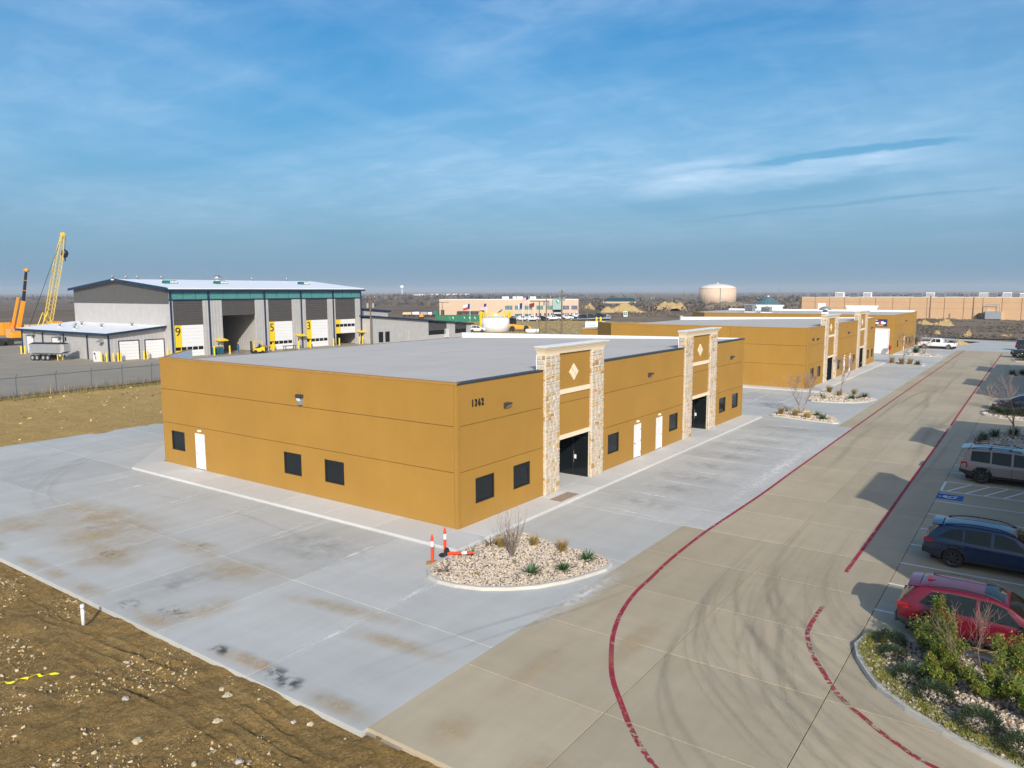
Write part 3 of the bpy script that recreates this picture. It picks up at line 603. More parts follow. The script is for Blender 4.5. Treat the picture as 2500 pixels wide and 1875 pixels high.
def tower(t, x0, single, seed, detail=True):
    """stone-pillared entrance bay; x0 = left side of the left pillar"""
    fy, by = -.12, .40; wL, wC, wR = 1.38, 3.42, 1.38; xs_ = (x0, x0+wL, x0+wL+wC, x0+wL+wC+wR); zt = 7.38
    for k in (0, 2):
        mb = MB(); mb.box(xs_[k], fy, G, xs_[k+1], .07, 2.74); mb.box(xs_[k], fy, 2.741, xs_[k+1], by, zt); mb.build('pillar', 'mortar', t)
    F = [((xs_[0], fy), (1, 0), (0, -1), wL, .06, zt-.01), ((xs_[2], fy), (1, 0), (0, -1), wR, .06, zt-.01)]
    F += [((xs_[0], .0), (0, -1), (-1, 0), .12, .06, H), ((xs_[0], by), (0, -1), (-1, 0), by-fy, H, zt-.01), ((xs_[2], .0), (0, -1), (-1, 0), .12, .06, zt)]
    if detail: stones(t, F, single, seed)
    for z0, z1 in ((2.98, J1-.0125), (J1+.0125, 5.17), (5.44, zt)):
        mb = MB(); mb.box(xs_[1]+.002, .02, z0, xs_[2]-.002, .30, z1); mb.build('infill_panel', 'stucco', t)
    mb = MB(); mb.box(xs_[1]+.002, .10, J1-.02, xs_[2]-.002, .28, J1+.02); mb.build('joint', 'stucco_dk', t)
    for z0, z1 in ((5.18, 5.43), (2.74, 2.97)):
        mb = MB(); mb.box(xs_[1]+.002, -.05, z0, xs_[2]-.002, .29, z1); mb.build('trim_band', 'trim', t)
    # cornice in four stepped mouldings
    zc_ = zt
    for h, e in ((.13, .04), (.10, .09), (.10, .16), (.09, .24)):
        mb = MB(); e0 = e-.045
        a, b = (xs_[0]-e0, fy-e0, xs_[3]+e0), (xs_[0]-e, fy-e, xs_[3]+e)
        mb.hexa([(a[0], a[1], zc_), (a[2], a[1], zc_), (a[2], by, zc_), (a[0], by, zc_), (b[0], b[1], zc_+h), (b[2], b[1], zc_+h), (b[2], by, zc_+h), (b[0], by, zc_+h)]); mb.build('cornice', 'trim', t); zc_ += h+.001
    mb = MB(); mb.box(xs_[0]-.25, fy-.25, zc_, xs_[3]+.25, by+.02, zc_+.025); mb.build('cornice_cap', 'tpo', t)
    mb = MB(); mb.box(xs_[0], by+.001, H-.6, xs_[3], by+.05, zt); mb.build('backing', 'tpo', t)
    # four-lozenge emblem
    cx, cz, a, h = (xs_[1]+xs_[2])/2-.08, 6.27, .245, .235
    for dx, dz in ((0, h), (0, -h), (-a, 0), (a, 0)):
        mb = MB(); k = .91; P = [(cx+dx-a*k, cz+dz), (cx+dx, cz+dz-h*k), (cx+dx+a*k, cz+dz), (cx+dx, cz+dz+h*k)]
        mb.add([(x, .02, z) for x, z in P]+[(x, -.035, z) for x, z in P], [(3, 2, 1, 0), (4, 5, 6, 7)]+[(i, (i+1) % 4, 4+(i+1) % 4, 4+i) for i in range(4)]); mb.build('lozenge', 'trim', t)
    # recessed lobby with glazed storefront
    yb = 2.15
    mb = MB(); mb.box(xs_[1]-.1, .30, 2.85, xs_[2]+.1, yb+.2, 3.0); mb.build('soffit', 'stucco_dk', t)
    mb = MB(); mb.box(xs_[1]-.12, .4, .06, xs_[1]-.002, yb, 2.85); mb.build('lobby_wall', 'stucco', t)
    gx = xs_[2]+.05; fr = MB()
    for y in (.08, 1.05, yb-.06): fr.box(gx-.03, y, .06, gx+.05, y+.06, 2.85)
    for z in (.06, 2.28, 2.79): fr.box(gx-.025, .08, z, gx+.045, yb, z+.06)
    o = fr.build('storefront', 'frame', t); g = MB(); g.box(gx, .1, .08, gx+.02, yb, 2.82); g.build('pane', 'glass', o)
    h_ = MB(); h_.tube([(gx-.08, 1.0, .8), (gx-.08, 1.0, 1.5)], .018, 6); h_.build('door_pull', 'metal', o)
    fr = MB()
    for i in range(4): fr.box(xs_[1]+i*(wC-.06)/3, yb, .06, xs_[1]+i*(wC-.06)/3+.06, yb+.08, 2.85)
    for z in (.06, 2.28, 2.79): fr.box(xs_[1], yb+.003, z, xs_[2]+.1, yb+.077, z+.06)
    o = fr.build('storefront', 'frame', t); g = MB(); g.box(xs_[1], yb+.03, .08, xs_[2]+.1, yb+.05, 2.82); g.build('pane', 'glass', o)
    nb = MB(); nb.box(gx-.034, .86, 1.02, gx-.028, 1.0, 1.26); nb.build('notice', 'white', o)
    return xs_
def office(t, single=0, detail=True, number=None, ch=4.7, W=23.85, W2=30.5, L=37.95, side_w=True):
    fw = [(1.24, 2.66), (4.23, 5.66), (13.9, 15.3), (22.75, 24.2), (32.35, 33.8), (35.35, 36.75)]; fd = [(17.35, 18.38, 1), (20.62, 21.64, -1)]
    wz = (.96, 2.14); tx = (6.89, 25.05); tw = 6.18; dz = 2.24
    holes = [(a, b, *wz) for a, b in fw]+[(a, b, 0, dz) for a, b, _ in fd]
    segs = [(.21, tx[0]), (tx[0]+tw, tx[1]), (tx[1]+tw, L-.16)]
    for a0, a1 in segs:
        cuts = [a0]+[c for c in ((17.0+1.9,) if a0 > 10 and a0 < 20 else ())]+[a1]
        for z0, z1 in ((G-.05, J2-.013), (J2+.013, J1-.013), (J1+.013, H)):
            face(t, 'front', a0+.002, a1-.002, z0, z1, holes)
    face(t, 'front', .0, .19, G-.05, H, []); face(t, 'front', L-.145, L, G-.05, H, [])
    sh = []
    if side_w: sh = [(21.53, 22.93, *wz), (10.65, 12.07, *wz), (7.38, 8.82, *wz), (19.42, 20.42, 0, dz)]
    for a0, a1 in ((.22, 8.6 if not side_w else W-.02), (8.63, W-.02)):
        if side_w and a0 > 1: continue
        for z0, z1 in ((G-.05, J2-.013), (J2+.013, J1-.013), (J1+.013, H)): face(t, 'side', a0, a1, z0, z1, sh)
    face(t, 'side', .116, .20, G-.05, H, [])
    core = MB()
    for a0, a1 in ((.12, tx[0]+1.3), (tx[0]+1.38+3.42+.30, tx[1]+1.3), (tx[1]+1.38+3.42+.30, L-.1)): core.box(a0, .1155, G-.06, a1, .34, H-.06)
    for x in tx: core.box(x+1.3, .301, 3.001, x+5.1, .34, H-.06)
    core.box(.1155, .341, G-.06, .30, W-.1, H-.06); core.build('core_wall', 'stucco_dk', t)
    mb = MB(); th = .3
    mb.hexa([(0, W, G-.05), (ch, W+ch, G-.05), (ch+.2, W+ch-.2, G-.05), (.28, W-.08, G-.05), (0, W, H), (ch, W+ch, H), (ch+.2, W+ch-.2, H), (.28, W-.08, H)]); mb.build('wall_panel', 'stucco', t)
    mb = MB(); mb.hexa([(.30, W-.1, 5.4), (ch+.22, W+ch-.22, 5.4), (ch+.23, W+ch-.25, 5.4), (.32, W-.14, 5.4), (.30, W-.1, H-.01), (ch+.22, W+ch-.22, H-.01), (ch+.23, W+ch-.25, H-.01), (.32, W-.14, H-.01)]); mb.build('parapet_lining', 'tpo', t)
    def sloped(x0, x1, y0, y1, z0, d0, d1, m, nm):
        q = MB(); q.hexa([(x0, y0, z0(0)), (x1, y0, z0(0)), (x1, y1, z0(1)), (x0, y1, z0(1)), (x0, y0, d0), (x1, y0, d0), (x1, y1, d1), (x0, y1, d1)]); q.build(nm, m, t)
    HB = H-.42
    sloped(L-.3, L, .34, W2, lambda k: G-.05, H, HB, 'stucco', 'wall_panel'); sloped(L-.36, L-.302, .4, W2-.05, lambda k: 5.3, H-.01, HB-.01, 'tpo', 'parapet_lining')
    sloped(L-.37, L+.02, .36, W2+.02, lambda k: (H, HB)[k], H+.05, HB+.05, 'tpo', 'coping')
    mb = MB(); mb.box(ch+.26, W2-.3, G-.05, L-.3, W2, 5.55); mb.build('wall_panel', 'stucco', t); mb = MB(); mb.box(ch, W+ch, G-.05, ch+.25, W2, 5.55); mb.build('wall_panel', 'stucco', t)
    mb = MB(); zr = lambda y: H-.03-(y-.3)*(.86/(W2-.3))
    P = [(.3, .3), (L-.36, .3), (L-.36, W2), (ch+.2, W2), (ch+.2, W+ch-.2), (.3, W-.1)]
    mb.add([(x, y, zr(y)) for x, y in P]+[(x, y, zr(y)-.12) for x, y in P], [tuple(range(6)), tuple(range(11, 5, -1))]+[(i, (i+1) % 6, 6+(i+1) % 6, 6+i) for i in range(6)]); mb.build('roof', 'roof', t)
    c = MB(); c.box(-.025, -.02, H-.05, .32, W-.02, H+.03); c.build('coping', 'coping_tan', t)
    for a0, a1 in ((-.025, tx[0]-.04), (tx[0]+tw+.01, tx[1]-.04), (tx[1]+tw+.01, L+.02)):
        c = MB(); c.box(a0 if a0 > 0 else .322, -.03, H-.055, a1, .35, H+.035); c.build('coping', 'coping' if detail != 2 else 'coping_tan', t)
    c = MB(); c.box(-.028, -.03, H-.055, .321, -.021, H+.034); c.build('coping', 'coping' if detail != 2 else 'coping_tan', t)
    for k, x in enumerate(tx): tower(t, x, single//2, 11+k, detail)
    if detail:
        for a, b in fw: window(t, 'front', a, b, *wz)
        for a, b, h_ in fd: door(t, 'front', a, b, dz, h_)
        for a in (3.62, 19.42, 34.8): wall_light(t, 'front', a, 5.24)
        if side_w:
            for h_ in sh[:3]: window(t, 'side', *h_)
            door(t, 'side', 19.42, 20.42, dz, -1)
            # hooded lamp with grille on the side wall
            mb = MB(); mb.box(-.20, 10.30, 5.16, .0, 10.72, 5.34); mb.build('wall_light', 'coping', t); mb = MB(); mb.box(-.13, 10.34, 4.80, -.002, 10.66, 5.15); o = mb.build('junction_box', 'galv', t)
            mb = MB(); mb.add([(-.19, 10.36, 5.15), (-.19, 10.66, 5.15), (-.135, 10.66, 5.0), (-.135, 10.36, 5.0)], [(0, 1, 2, 3)]); mb.build('lens', 'white2', o)
def text_mesh(s, size, depth, off=0.):
    cu = bpy.data.curves.new('t', 'FONT'); cu.body = s; cu.size = size; cu.extrude = depth; cu.offset = off; o = bpy.data.objects.new('t', cu); COL.objects.link(o)
    dg = bpy.context.evaluated_depsgraph_get(); me = bpy.data.meshes.new_from_object(o.evaluated_get(dg)); bpy.data.objects.remove(o); return me
def digits(t, s, x, y, z, h, adv, m, off=.012, rz=0., name='house_number'):
    for i, ch in enumerate(s):
        me = text_mesh(ch, h/.69, .02, off); me.materials.clear(); me.materials.append(MAT[m])
        c, s_ = math.cos(rz), math.sin(rz)
        obj_of(name, me, t, (x+i*adv*c, y+i*adv*s_, z), (math.pi/2, 0, rz), (.74, 1, 1))
b1 = thing('office_warehouse', 'nearest ochre stucco office warehouse numbered 1362 with two stone entrance towers', 'building', (0, 0, 0)); office(b1, 300)
digits(b1, '1362', .97, -.03, 5.49, .30, .245, 'black', .012)
b2 = thing('office_warehouse', 'second ochre office warehouse with two stone entrance towers beyond number 1362', 'building', (59, 0, 0)); office(b2, 0, 2, ch=4.2, side_w=False)
for i in range(4):
    mb = MB(); x = 1.55+i*.2; mb.box(x, -.03, 5.15, x+.05, -.002, 5.45); mb.box(x+.05, -.028, 5.4, x+.14, -.002, 5.45); mb.box(x+.05, -.028, 5.15, x+.14, -.002, 5.2); mb.build('house_number', 'black', b2)
b4 = thing('office_warehouse', 'ochre office warehouse across the road whose shadow falls on the near stalls', 'building', (-2.1, -23.7, 0)); office(b4, 0, False); b4.scale = (1, -1, 1)
b5 = dup(b4, (56.0, -23.7, 0), 0, 'ochre office warehouse across the road whose shadow falls on the farther stalls'); b5.scale = (1, -1, 1)
# roof gear on the second building
def rooftop_unit(t_loc, sx, sy, sz, label, m='galv'):
    t = thing('rooftop_unit', label, 'air conditioner', t_loc, 0, 'rooftop units')
    mb = MB(); mb.box(-sx/2, -sy/2, .12, sx/2, sy/2, sz); mb.build('casing', m, t); mb = MB(); mb.box(-sx/2-.05, -sy/2-.05, 0, sx/2+.05, sy/2+.05, .12); mb.build('kerb_frame', 'tpo', t)
    for i in range(5):
        mb = MB(); z = .25+(sz-.4)*i/5; mb.box(-sx/2-.02, -sy/2+.1, z, -sx/2-.001, sy/2-.1, z+(sz-.4)/9); mb.build('louvre', 'coping', t)
    mb = MB(); mb.lathe([(.0, sz+.06), (.3, sz+.05), (.32, sz)], 12, (0, 0, 0)); mb.build('fan_guard', 'coping', t); return t
# ================================================================== third building, with a roller door
b3 = thing('roller_door_building', 'ochre building with tall white roller door and a dark truck sign', 'building', (114, 0, 0))
def wallp(side, a0, a1, z0, z1, holes=()): face(b3, side, a0, a1, z0, z1, list(holes))
hb = [(.78, 3.05, -.2, 4.15)]
for z0, z1 in ((G-.05, J2-.013), (J2+.013, J1-.013), (J1+.013, 6.45)):
    wallp('side', -.45+.45, 14, z0, z1, hb); wallp('side', 14.03, 33, z0, z1)
    wallp('front', .118, 12, z0, z1, [(3.5, 4.6, .96, 2.14), (10.5, 11.5, 0, 2.24)]); wallp('front', 12.03, 25, z0, z1, [(13.2, 14.3, .96, 2.14), (16.6, 17.7, .96, 2.14)])
for a, b in ((3.5, 4.6), (13.2, 14.3), (16.6, 17.7)): window(b3, 'front', a, b, .96, 2.14)
door(b3, 'front', 10.5, 11.5, 2.24); wall_light(b3, 'front', 11.5, 5.2)
mb = MB(); mb.box(.1155, .1155, G-.06, .3, 33, 6.4); mb.box(.3, .1155, G-.06, 25, .3, 6.4); mb.box(24.7, .3, G-.06, 25, 33, 6.4); mb.box(.3, 33, G-.06, 25, 33.3, 6.4); mb.build('core_wall', 'stucco_dk', b3)
for i in range(9):
    mb = MB(); mb.box(.05, .86, .02+i*.45, .09, 2.97, .46+i*.45); mb.build('door_slat', 'white', b3)
mb = MB(); mb.box(-.02, .70, 0, .1, .85, 4.25); mb.box(-.02, 2.98, 0, .1, 3.12, 4.25); mb.box(-.02, .85, 4.08, .1, 2.98, 4.25); mb.build('door_frame', 'white', b3)
mb = MB(); mb.add([(.3, .3, 6.42), (24.7, .3, 6.42), (24.7, 37, 6.42), (4, 37, 6.42), (.3, 33.2, 6.42)], [(0, 1, 2, 3, 4)]); mb.build('roof', 'roof', b3)
mb = MB(); mb.box(-.03, -.03, 6.45, 25, .3, 6.52); mb.box(-.03, .3, 6.45, .3, 33, 6.52); mb.build('coping', 'coping_tan', b3)
mb = MB(); mb.hexa([(0, 33, 0), (4, 37, 0), (4.2, 36.8, 0), (.2, 32.9, 0), (0, 33, 6.5), (4, 37, 6.5), (4.2, 36.8, 6.5), (.2, 32.9, 6.5)]); mb.build('wall_panel', 'stucco', b3)
mb = MB(); mb.box(24.75, .35, 6.0, 25.05, 37, 6.75); mb.build('parapet', 'tpo', b3)
for y0, y1 in ((25.2, 31.2), (6.8, 13.0)):
    mb = MB(); mb.box(25.06, y0+.35, 6.0, 25.5, y1-.35, 7.12); mb.build('tower', 'tpo', b3)
    mb = MB(); mb.hexa([(25.0, y0+.3, 7.1), (25.6, y0+.3, 7.1), (25.6, y1-.3, 7.1), (25.0, y1-.3, 7.1), (25.0, y0, 7.6), (25.8, y0, 7.6), (25.8, y1, 7.6), (25.0, y1, 7.6)]); mb.build('cornice', 'tpo', b3)
sg = thing('shop_sign', 'dark signboard with white and red truck picture above white roller door', 'sign', (113.98, 2.05, 4.65))
mb = MB(); mb.box(-.06, -.9, 0, .0, .9, 1.15); mb.build('board', 'flagblue', sg)
mb = MB(); mb.add([(-.064, .9, .34), (-.064, -.55, .34), (-.064, -.78, .52), (-.064, -.62, .66), (-.064, -.4, .66), (-.064, -.3, .82), (-.064, -.02, .82), (-.064, .08, .66), (-.064, .9, .66)], [(0, 8, 7, 6, 5, 4, 3, 2, 1)]); mb.build('truck_picture', 'white', sg)
mb = MB(); mb.box(-.070, .02, .30, -.066, .40, .86); mb.build('red_badge', 'flagred', sg); mb = MB(); mb.box(-.068, -.35, .10, -.0625, .65, .22); mb.build('yellow_lettering', 'yellow', sg); mb = MB(); mb.box(-.068, .55, .92, -.0625, .86, 1.04); mb.build('white_lettering', 'white', sg)
for k, (x, y, z) in enumerate(((113.2, -1.0, 0), )):
    s = thing('hose_reel', 'dark red hose reel on a post beside the white roller door', 'hose reel', (112.9, .35, G)); mb = MB(); mb.tube([(0, 0, 0), (0, 0, 1.3)], .05, 6); mb.build('post', 'wood', s); mb = MB(); mb.lathe([(.12, -.2), (.42, -.18), (.42, -.14), (.18, -.1), (.18, .1), (.42, .14), (.42, .18), (.12, .2)], 14, (0, 0, 1.3), 'y'); mb.build('reel', 'flagred', s)
zb3 = 6.42
rooftop_unit((123.4, 27.3, zb3), 1.6, 1.6, 1.6, 'taller grey air conditioner on the roof, left of the other unit'); rooftop_unit((121.5, 23.5, zb3), 1.5, 1.7, 1.15, 'lower grey air conditioner on the roof, right of the taller unit')
t = thing('roof_vent', 'grey mushroom exhaust fan on a white kerb on the roof', 'roof vent', (116.2, 11.6, zb3)); mb = MB(); mb.box(-.5, -.5, 0, .5, .5, .4); mb.build('kerb_frame', 'tpo', t); mb = MB(); mb.lathe([(.35, .4), (.35, .75), (1.05, .75), (1.0, .95), (.75, 1.2), (.3, 1.35), (0, 1.4)], 16); mb.build('hood', 'galv', t, smooth=True)
for y in (5.6, 4.8):
    t = thing('vent_pipe', 'white vent pipe standing on the roof near the far stone tower, %s of two' % ('left' if y > 5 else 'right'), 'pipe', (117, y, zb3)); mb = MB(); mb.lathe([(.2, 0), (.09, .12), (.09, .95), (.0, .96)], 8); mb.build('pipe', 'white2', t); mb = MB(); mb.lathe([(.13, .9), (.13, 1.02), (0, 1.03)], 8); mb.build('cap', 'white2', t)
# ================================================================== planted islands
OCT = np.array([(1, 0, 0), (-1, 0, 0), (0, 1, 0), (0, -1, 0), (0, 0, 1), (0, 0, -1)], float)
OCF = np.array([(0, 2, 4), (2, 1, 4), (1, 3, 4), (3, 0, 4), (2, 0, 5), (1, 2, 5), (3, 1, 5), (0, 3, 5)])
CUB = np.array([(-1, -1, -1), (1, -1, -1), (1, 1, -1), (-1, 1, -1), (-1, -1, 1), (1, -1, 1), (1, 1, 1), (-1, 1, 1)], float)*.72
CUF = np.array([(0, 3, 2, 1), (4, 5, 6, 7), (0, 1, 5, 4), (1, 2, 6, 5), (2, 3, 7, 6), (3, 0, 4, 7)])
def rocks(name, P, size, mats, parent=None, flat=.55, seed=1, cub=True):
    """scatter of small angular stones joined in one mesh; P (n,3), size (n,)"""
    r = np.random.default_rng(seed); n = len(P); B, Fc = (CUB, CUF) if cub else (OCT, OCF)
    V = B[None]*(1+r.uniform(-.35, .35, (n, len(B), 3))); V = V*np.stack([r.uniform(.7, 1.3, n), r.uniform(.6, 1.1, n), r.uniform(.6, 1.2, n)*flat], -1)[:, None]*size[:, None, None]
    ax = r.normal(size=(n, 3)); ax[:, 2] *= 1.5; ax /= np.linalg.norm(ax, axis=1)[:, None]; an = r.uniform(0, 6.28, n)
    c, s = np.cos(an)[:, None, None], np.sin(an)[:, None, None]; K = ax[:, None, :]
    tilt = V*c+np.cross(np.broadcast_to(K, V.shape), V)*s+K*(V*K).sum(-1, keepdims=True)*(1-c)
    V = (tilt+P[:, None, :]).reshape(-1, 3); F = (Fc[None]+(np.arange(n)*len(B))[:, None, None]).reshape(-1, Fc.shape[1])
    me = bpy.data.meshes.new(name); me.from_pydata(V.tolist(), [], F.tolist())
    for k in mats: me.materials.append(MAT[k])
    mi = np.repeat(r.integers(0, len(mats), n), len(Fc)); me.polygons.foreach_set('material_index', mi.astype(np.int32)); me.update()
    return obj_of(name, me, parent)
def inside(poly, x, y):
    c = np.zeros(len(x), bool); n = len(poly)
    for i in range(n):
        (x0, y0), (x1, y1) = poly[i], poly[i-1]
        k = ((y0 > y) != (y1 > y)); c ^= k & (x < (x1-x0)*(y-y0)/((y1-y0) if y1 != y0 else 1e-9)+x0)
    return c
def fill(poly, n, seed):
    r = np.random.default_rng(seed); a = np.array(poly); lo, hi = a.min(0), a.max(0); out = np.zeros((0, 2))
    while len(out) < n:
        q = r.uniform(lo, hi, (n*2, 2)); out = np.concatenate([out, q[inside(poly, q[:, 0], q[:, 1])]])
    return out[:n]
def inset(poly, d):
    n = len(poly); out = []; ar = sum(poly[i-1][0]*poly[i][1]-poly[i][0]*poly[i-1][1] for i in range(n)); sg_ = 1 if ar > 0 else -1
    for i in range(n):
        a, b, c = Vector(poly[i-1]), Vector(poly[i]), Vector(poly[(i+1) % n]); t1, t2 = (b-a).normalized(), (c-b).normalized()
        nn = Vector((-t1.y-t2.y, t1.x+t2.x))*sg_; k = nn.length
        nn = nn/k if k > 1e-6 else Vector((-t1.y, t1.x)); cs = max(.5, nn.dot(Vector((-t1.y, t1.x))*sg_)); out.append(tuple(b+nn*d/cs))
    return out
MAT['gravA'] = stone('gravel_cream', (.62, .53, .42, 1), (.74, .66, .55, 1)); MAT['gravB'] = stone('gravel_tan', (.46, .34, .22, 1), (.58, .45, .32, 1)); MAT['gravC'] = stone('gravel_dark', (.13, .10, .075, 1), (.24, .19, .15, 1)); MAT['gravD'] = stone('gravel_grey', (.42, .38, .34, 1), (.55, .50, .45, 1))
MAT['gravbed'] = soil('gravel_bed', [(.36, .29, .21, 1), (.48, .40, .30, 1), (.22, .16, .11, 1), (.60, .52, .42, 1)], 2.)
GV = ('gravA', 'gravA', 'gravA', 'gravD', 'gravB', 'gravC')
def island(name, poly, label, nst, size, seed, kerb_skip=(), bed='gravbed', mats=GV, kz=.10):
    t = thing(name, label, 'planting bed', (poly[0][0], poly[0][1], G)); o = np.array([poly[0][0], poly[0][1]])
    P = [tuple(np.array(p)-o) for p in poly]; I = inset(P, .16); n = len(P); mb = MB()
    for i in range(n):
        if i in kerb_skip: continue
        j = (i+1) % n; a, b, c, d = P[i], P[j], I[j], I[i]
        mb.hexa([(*a, -.02), (*b, -.02), (*c, -.02), (*d, -.02), (*[a[k]+(d[k]-a[k])*.12 for k in (0, 1)], kz), (*[b[k]+(c[k]-b[k])*.12 for k in (0, 1)], kz), (*c, kz), (*d, kz)])
    mb.build('kerb', 'kerb', t)
    mb = MB(); B = inset(P, .12); mb.add([(x, y, kz-.035) for x, y in B], [tuple(range(n))]); mb.build('bed', bed, t, fix=False)
    if nst:
        q = fill(inset(P, .18), nst, seed); rz = np.random.default_rng(seed); zz_ = kz-.03+.015*rz.random(nst)
        s = rocks('gravel', np.stack([q[:, 0], q[:, 1], zz_], -1), size*rz.uniform(.55, 1.3, nst), mats, t, .55, seed); stuff(s)
    return t
# ------------------------------------------------------------------ plants
def leafmat(name, c, c2, tr=.25):
    m = MT(name); m.col(m.mix(m.noise(m.pos(), 5, 3, .6, .3, .7), c, c2)); m.set(Roughness=.6); return m.m
MAT['yucca'] = leafmat('yucca_green', (.03, .085, .025, 1), (.075, .15, .045, 1)); MAT['tuft'] = leafmat('tawny_grass', (.23, .155, .04, 1), (.38, .27, .09, 1)); MAT['dead'] = leafmat('dead_blades', (.09, .07, .05, 1), (.17, .135, .09, 1)); MAT['straw'] = leafmat('straw_grass', (.46, .32, .08, 1), (.58, .43, .15, 1))
MAT['twig'] = leafmat('bare_twig', (.17, .135, .11, 1), (.27, .22, .18, 1)); MAT['twigred'] = leafmat('reddish_twig', (.17, .075, .045, 1), (.25, .12, .07, 1)); MAT['rose'] = leafmat('shrub_leaf', (.07, .13, .012, 1), (.20, .25, .03, 1)); MAT['rose2'] = leafmat('shrub_leaf_bronze', (.16, .13, .02, 1), (.24, .12, .025, 1)); MAT['flower'] = leafmat('yellow_flower', (.75, .50, .04, 1), (.85, .66, .15, 1))
MAT['twigred2'] = leafmat('brown_twig', (.20, .14, .11, 1), (.28, .20, .16, 1)); MAT['twigp'] = leafmat('pale_brown_twig', (.27, .19, .15, 1), (.38, .28, .22, 1)); MAT['mound'] = leafmat('dark_mound_leaf', (.028, .05, .016, 1), (.06, .085, .03, 1)); MAT['liri'] = leafmat('border_blade', (.14, .17, .02, 1), (.32, .28, .05, 1))
def blade(mb, b, d, L, w_, curl, mi=0, seg=3):
    """one tapering leaf blade from b in direction d, bending over by curl"""
    d = Vector(d).normalized(); s = d.cross(Vector((0, 0, 1))); s = s.normalized() if s.length > .05 else Vector((1, 0, 0)); p = Vector(b); o = len(mb.v)
    for i in range(seg+1):
        t = i/seg; ww = w_*(1-t**1.6)*.5
        if i < seg: mb.v += [tuple(p+s*ww), tuple(p-s*ww)]
        else: mb.v.append(tuple(p))
        p = p+d*(L/seg); d = (d+Vector((0, 0, -curl/seg))).normalized()
    for i in range(seg-1): mb.f.append((o+2*i, o+2*i+1, o+2*i+3, o+2*i+2)); mb.mi.append(mi)
    mb.f.append((o+2*seg-2, o+2*seg-1, o+2*seg)); mb.mi.append(mi)
def spray(mb, c, n, L, w_, spread, curl, rr_, mi=0, rad=.03, up=.25):
    for i in range(n):
        a = rr_.uniform(0, 6.28); e = up+(1-up)*rr_.random()**.8*1.0; e = max(.05, 1-spread*(1-e)*1.6) if spread < 1 else rr_.uniform(up, 1.5)
        d = (math.cos(a), math.sin(a), math.tan(rr_.uniform(up, 1.12)) if spread >= 1 else 1.0/spread*rr_.uniform(.6, 1.6))
        blade(mb, (c[0]+rr_.uniform(-rad, rad), c[1]+rr_.uniform(-rad, rad), c[2]), d, L*rr_.uniform(.7, 1.15), w_, curl*rr_.uniform(.6, 1.3), mi)
def proto_plant(name, kind, seed):
    rr_ = random.Random(seed); t = bpy.data.objects.new(name, None); COL.objects.link(t); mb = MB()
    if kind == 'yucca': spray(mb, (0, 0, 0), 70, .42, .05, 1.6, .25, rr_, up=.12); mb.build('blades', 'yucca', t, fix=False)
    elif kind == 'bigyucca': spray(mb, (0, 0, .05), 110, .75, .07, 1.6, .15, rr_, up=.1); mb.build('blades', 'yucca', t, fix=False)
    elif kind == 'tuft': spray(mb, (0, 0, 0), 130, .55, .022, .42, .6, rr_, rad=.09); mb.build('blades', 'tuft', t, fix=False)
    elif kind == 'straw': spray(mb, (0, 0, 0), 140, .52, .024, .6, .7, rr_, rad=.11); mb.build('blades', 'straw', t, fix=False)
    elif kind == 'dead': spray(mb, (0, 0, 0), 26, .6, .03, 1.3, 1.1, rr_, rad=.06, up=.2); mb.build('blades', 'dead', t, fix=False)
    elif kind == 'mound':
        for i in range(900):
            a, e, r_ = rr_.uniform(0, 6.28), rr_.random(), rr_.uniform(.6, 1)
            x, y, z = .42*r_*math.cos(a)*math.sqrt(1-e*e), .42*r_*math.sin(a)*math.sqrt(1-e*e), .05+.34*r_*e
            blade(mb, (x, y, z), (math.cos(a)*.8+rr_.uniform(-.5, .5), math.sin(a)*.8+rr_.uniform(-.5, .5), rr_.uniform(.1, 1.2)), .11, .022, .3, 0, 2)
        mb.build('foliage', 'mound', t, fix=False)
    elif kind == 'tussock': spray(mb, (0, 0, 0), 34, .3, .03, .9, .9, rr_, rad=.05); mb.build('blades', 'tuft', t, fix=False)
    return t
_pp = {}
def plant(kind, label, cat, loc, sc_=1., group=None):
    names = dict(yucca='yucca_plant', bigyucca='yucca_plant', tuft='grass_clump', straw='grass_clump', dead='withered_plant', mound='low_shrub', tussock='grass_clump')
    rz = random.uniform(0, 6.28)
    if kind not in _pp:
        _pp[kind] = o = proto_plant(names[kind], kind, len(_pp)+3); o.location = loc; o.rotation_euler = (0, 0, rz); o.scale = (sc_,)*3
    else: o = dup(_pp[kind], loc, rz, None, None, sc_)
    tag(o, label, cat, group); return o
RMIN = [.004]
def branch(mb, p, d, L, r_, depth, rr_, spread=.55, up=.12, tips=None, n=5):
    r_ = max(r_, RMIN[0])
    pts, rad = [p], [r_]; d = d.normalized(); seg = 3
    for i in range(seg):
        d = (d+Vector((rr_.uniform(-1, 1), rr_.uniform(-1, 1), rr_.uniform(-.5, .9)))*.16+Vector((0, 0, up*.3))).normalized(); p = p+d*(L/seg); pts.append(p); rad.append(r_*(1-.42*(i+1)/seg))
    mb.tube(pts, rad, n if depth > 1 else 3, cap=False)
    if depth == 0:
        if tips is not None: tips.append((p, d))
        return
    for k in range(rr_.choice((2, 3, 3)) if depth > 1 else rr_.choice((2, 3))):
        nd = (d+Vector((rr_.uniform(-1, 1), rr_.uniform(-1, 1), rr_.uniform(-.4, .8)))*spread).normalized()
        branch(mb, pts[-1] if k else pts[-1], nd, L*rr_.uniform(.62, .85), rad[-1]*.75, depth-1, rr_, spread, up, tips, n)
    nd = (d+Vector((rr_.uniform(-1, 1), rr_.uniform(-1, 1), rr_.uniform(0, .6)))*spread*1.2).normalized(); branch(mb, pts[2], nd, L*.6, rad[2]*.6, max(0, depth-2), rr_, spread, up, tips, n)
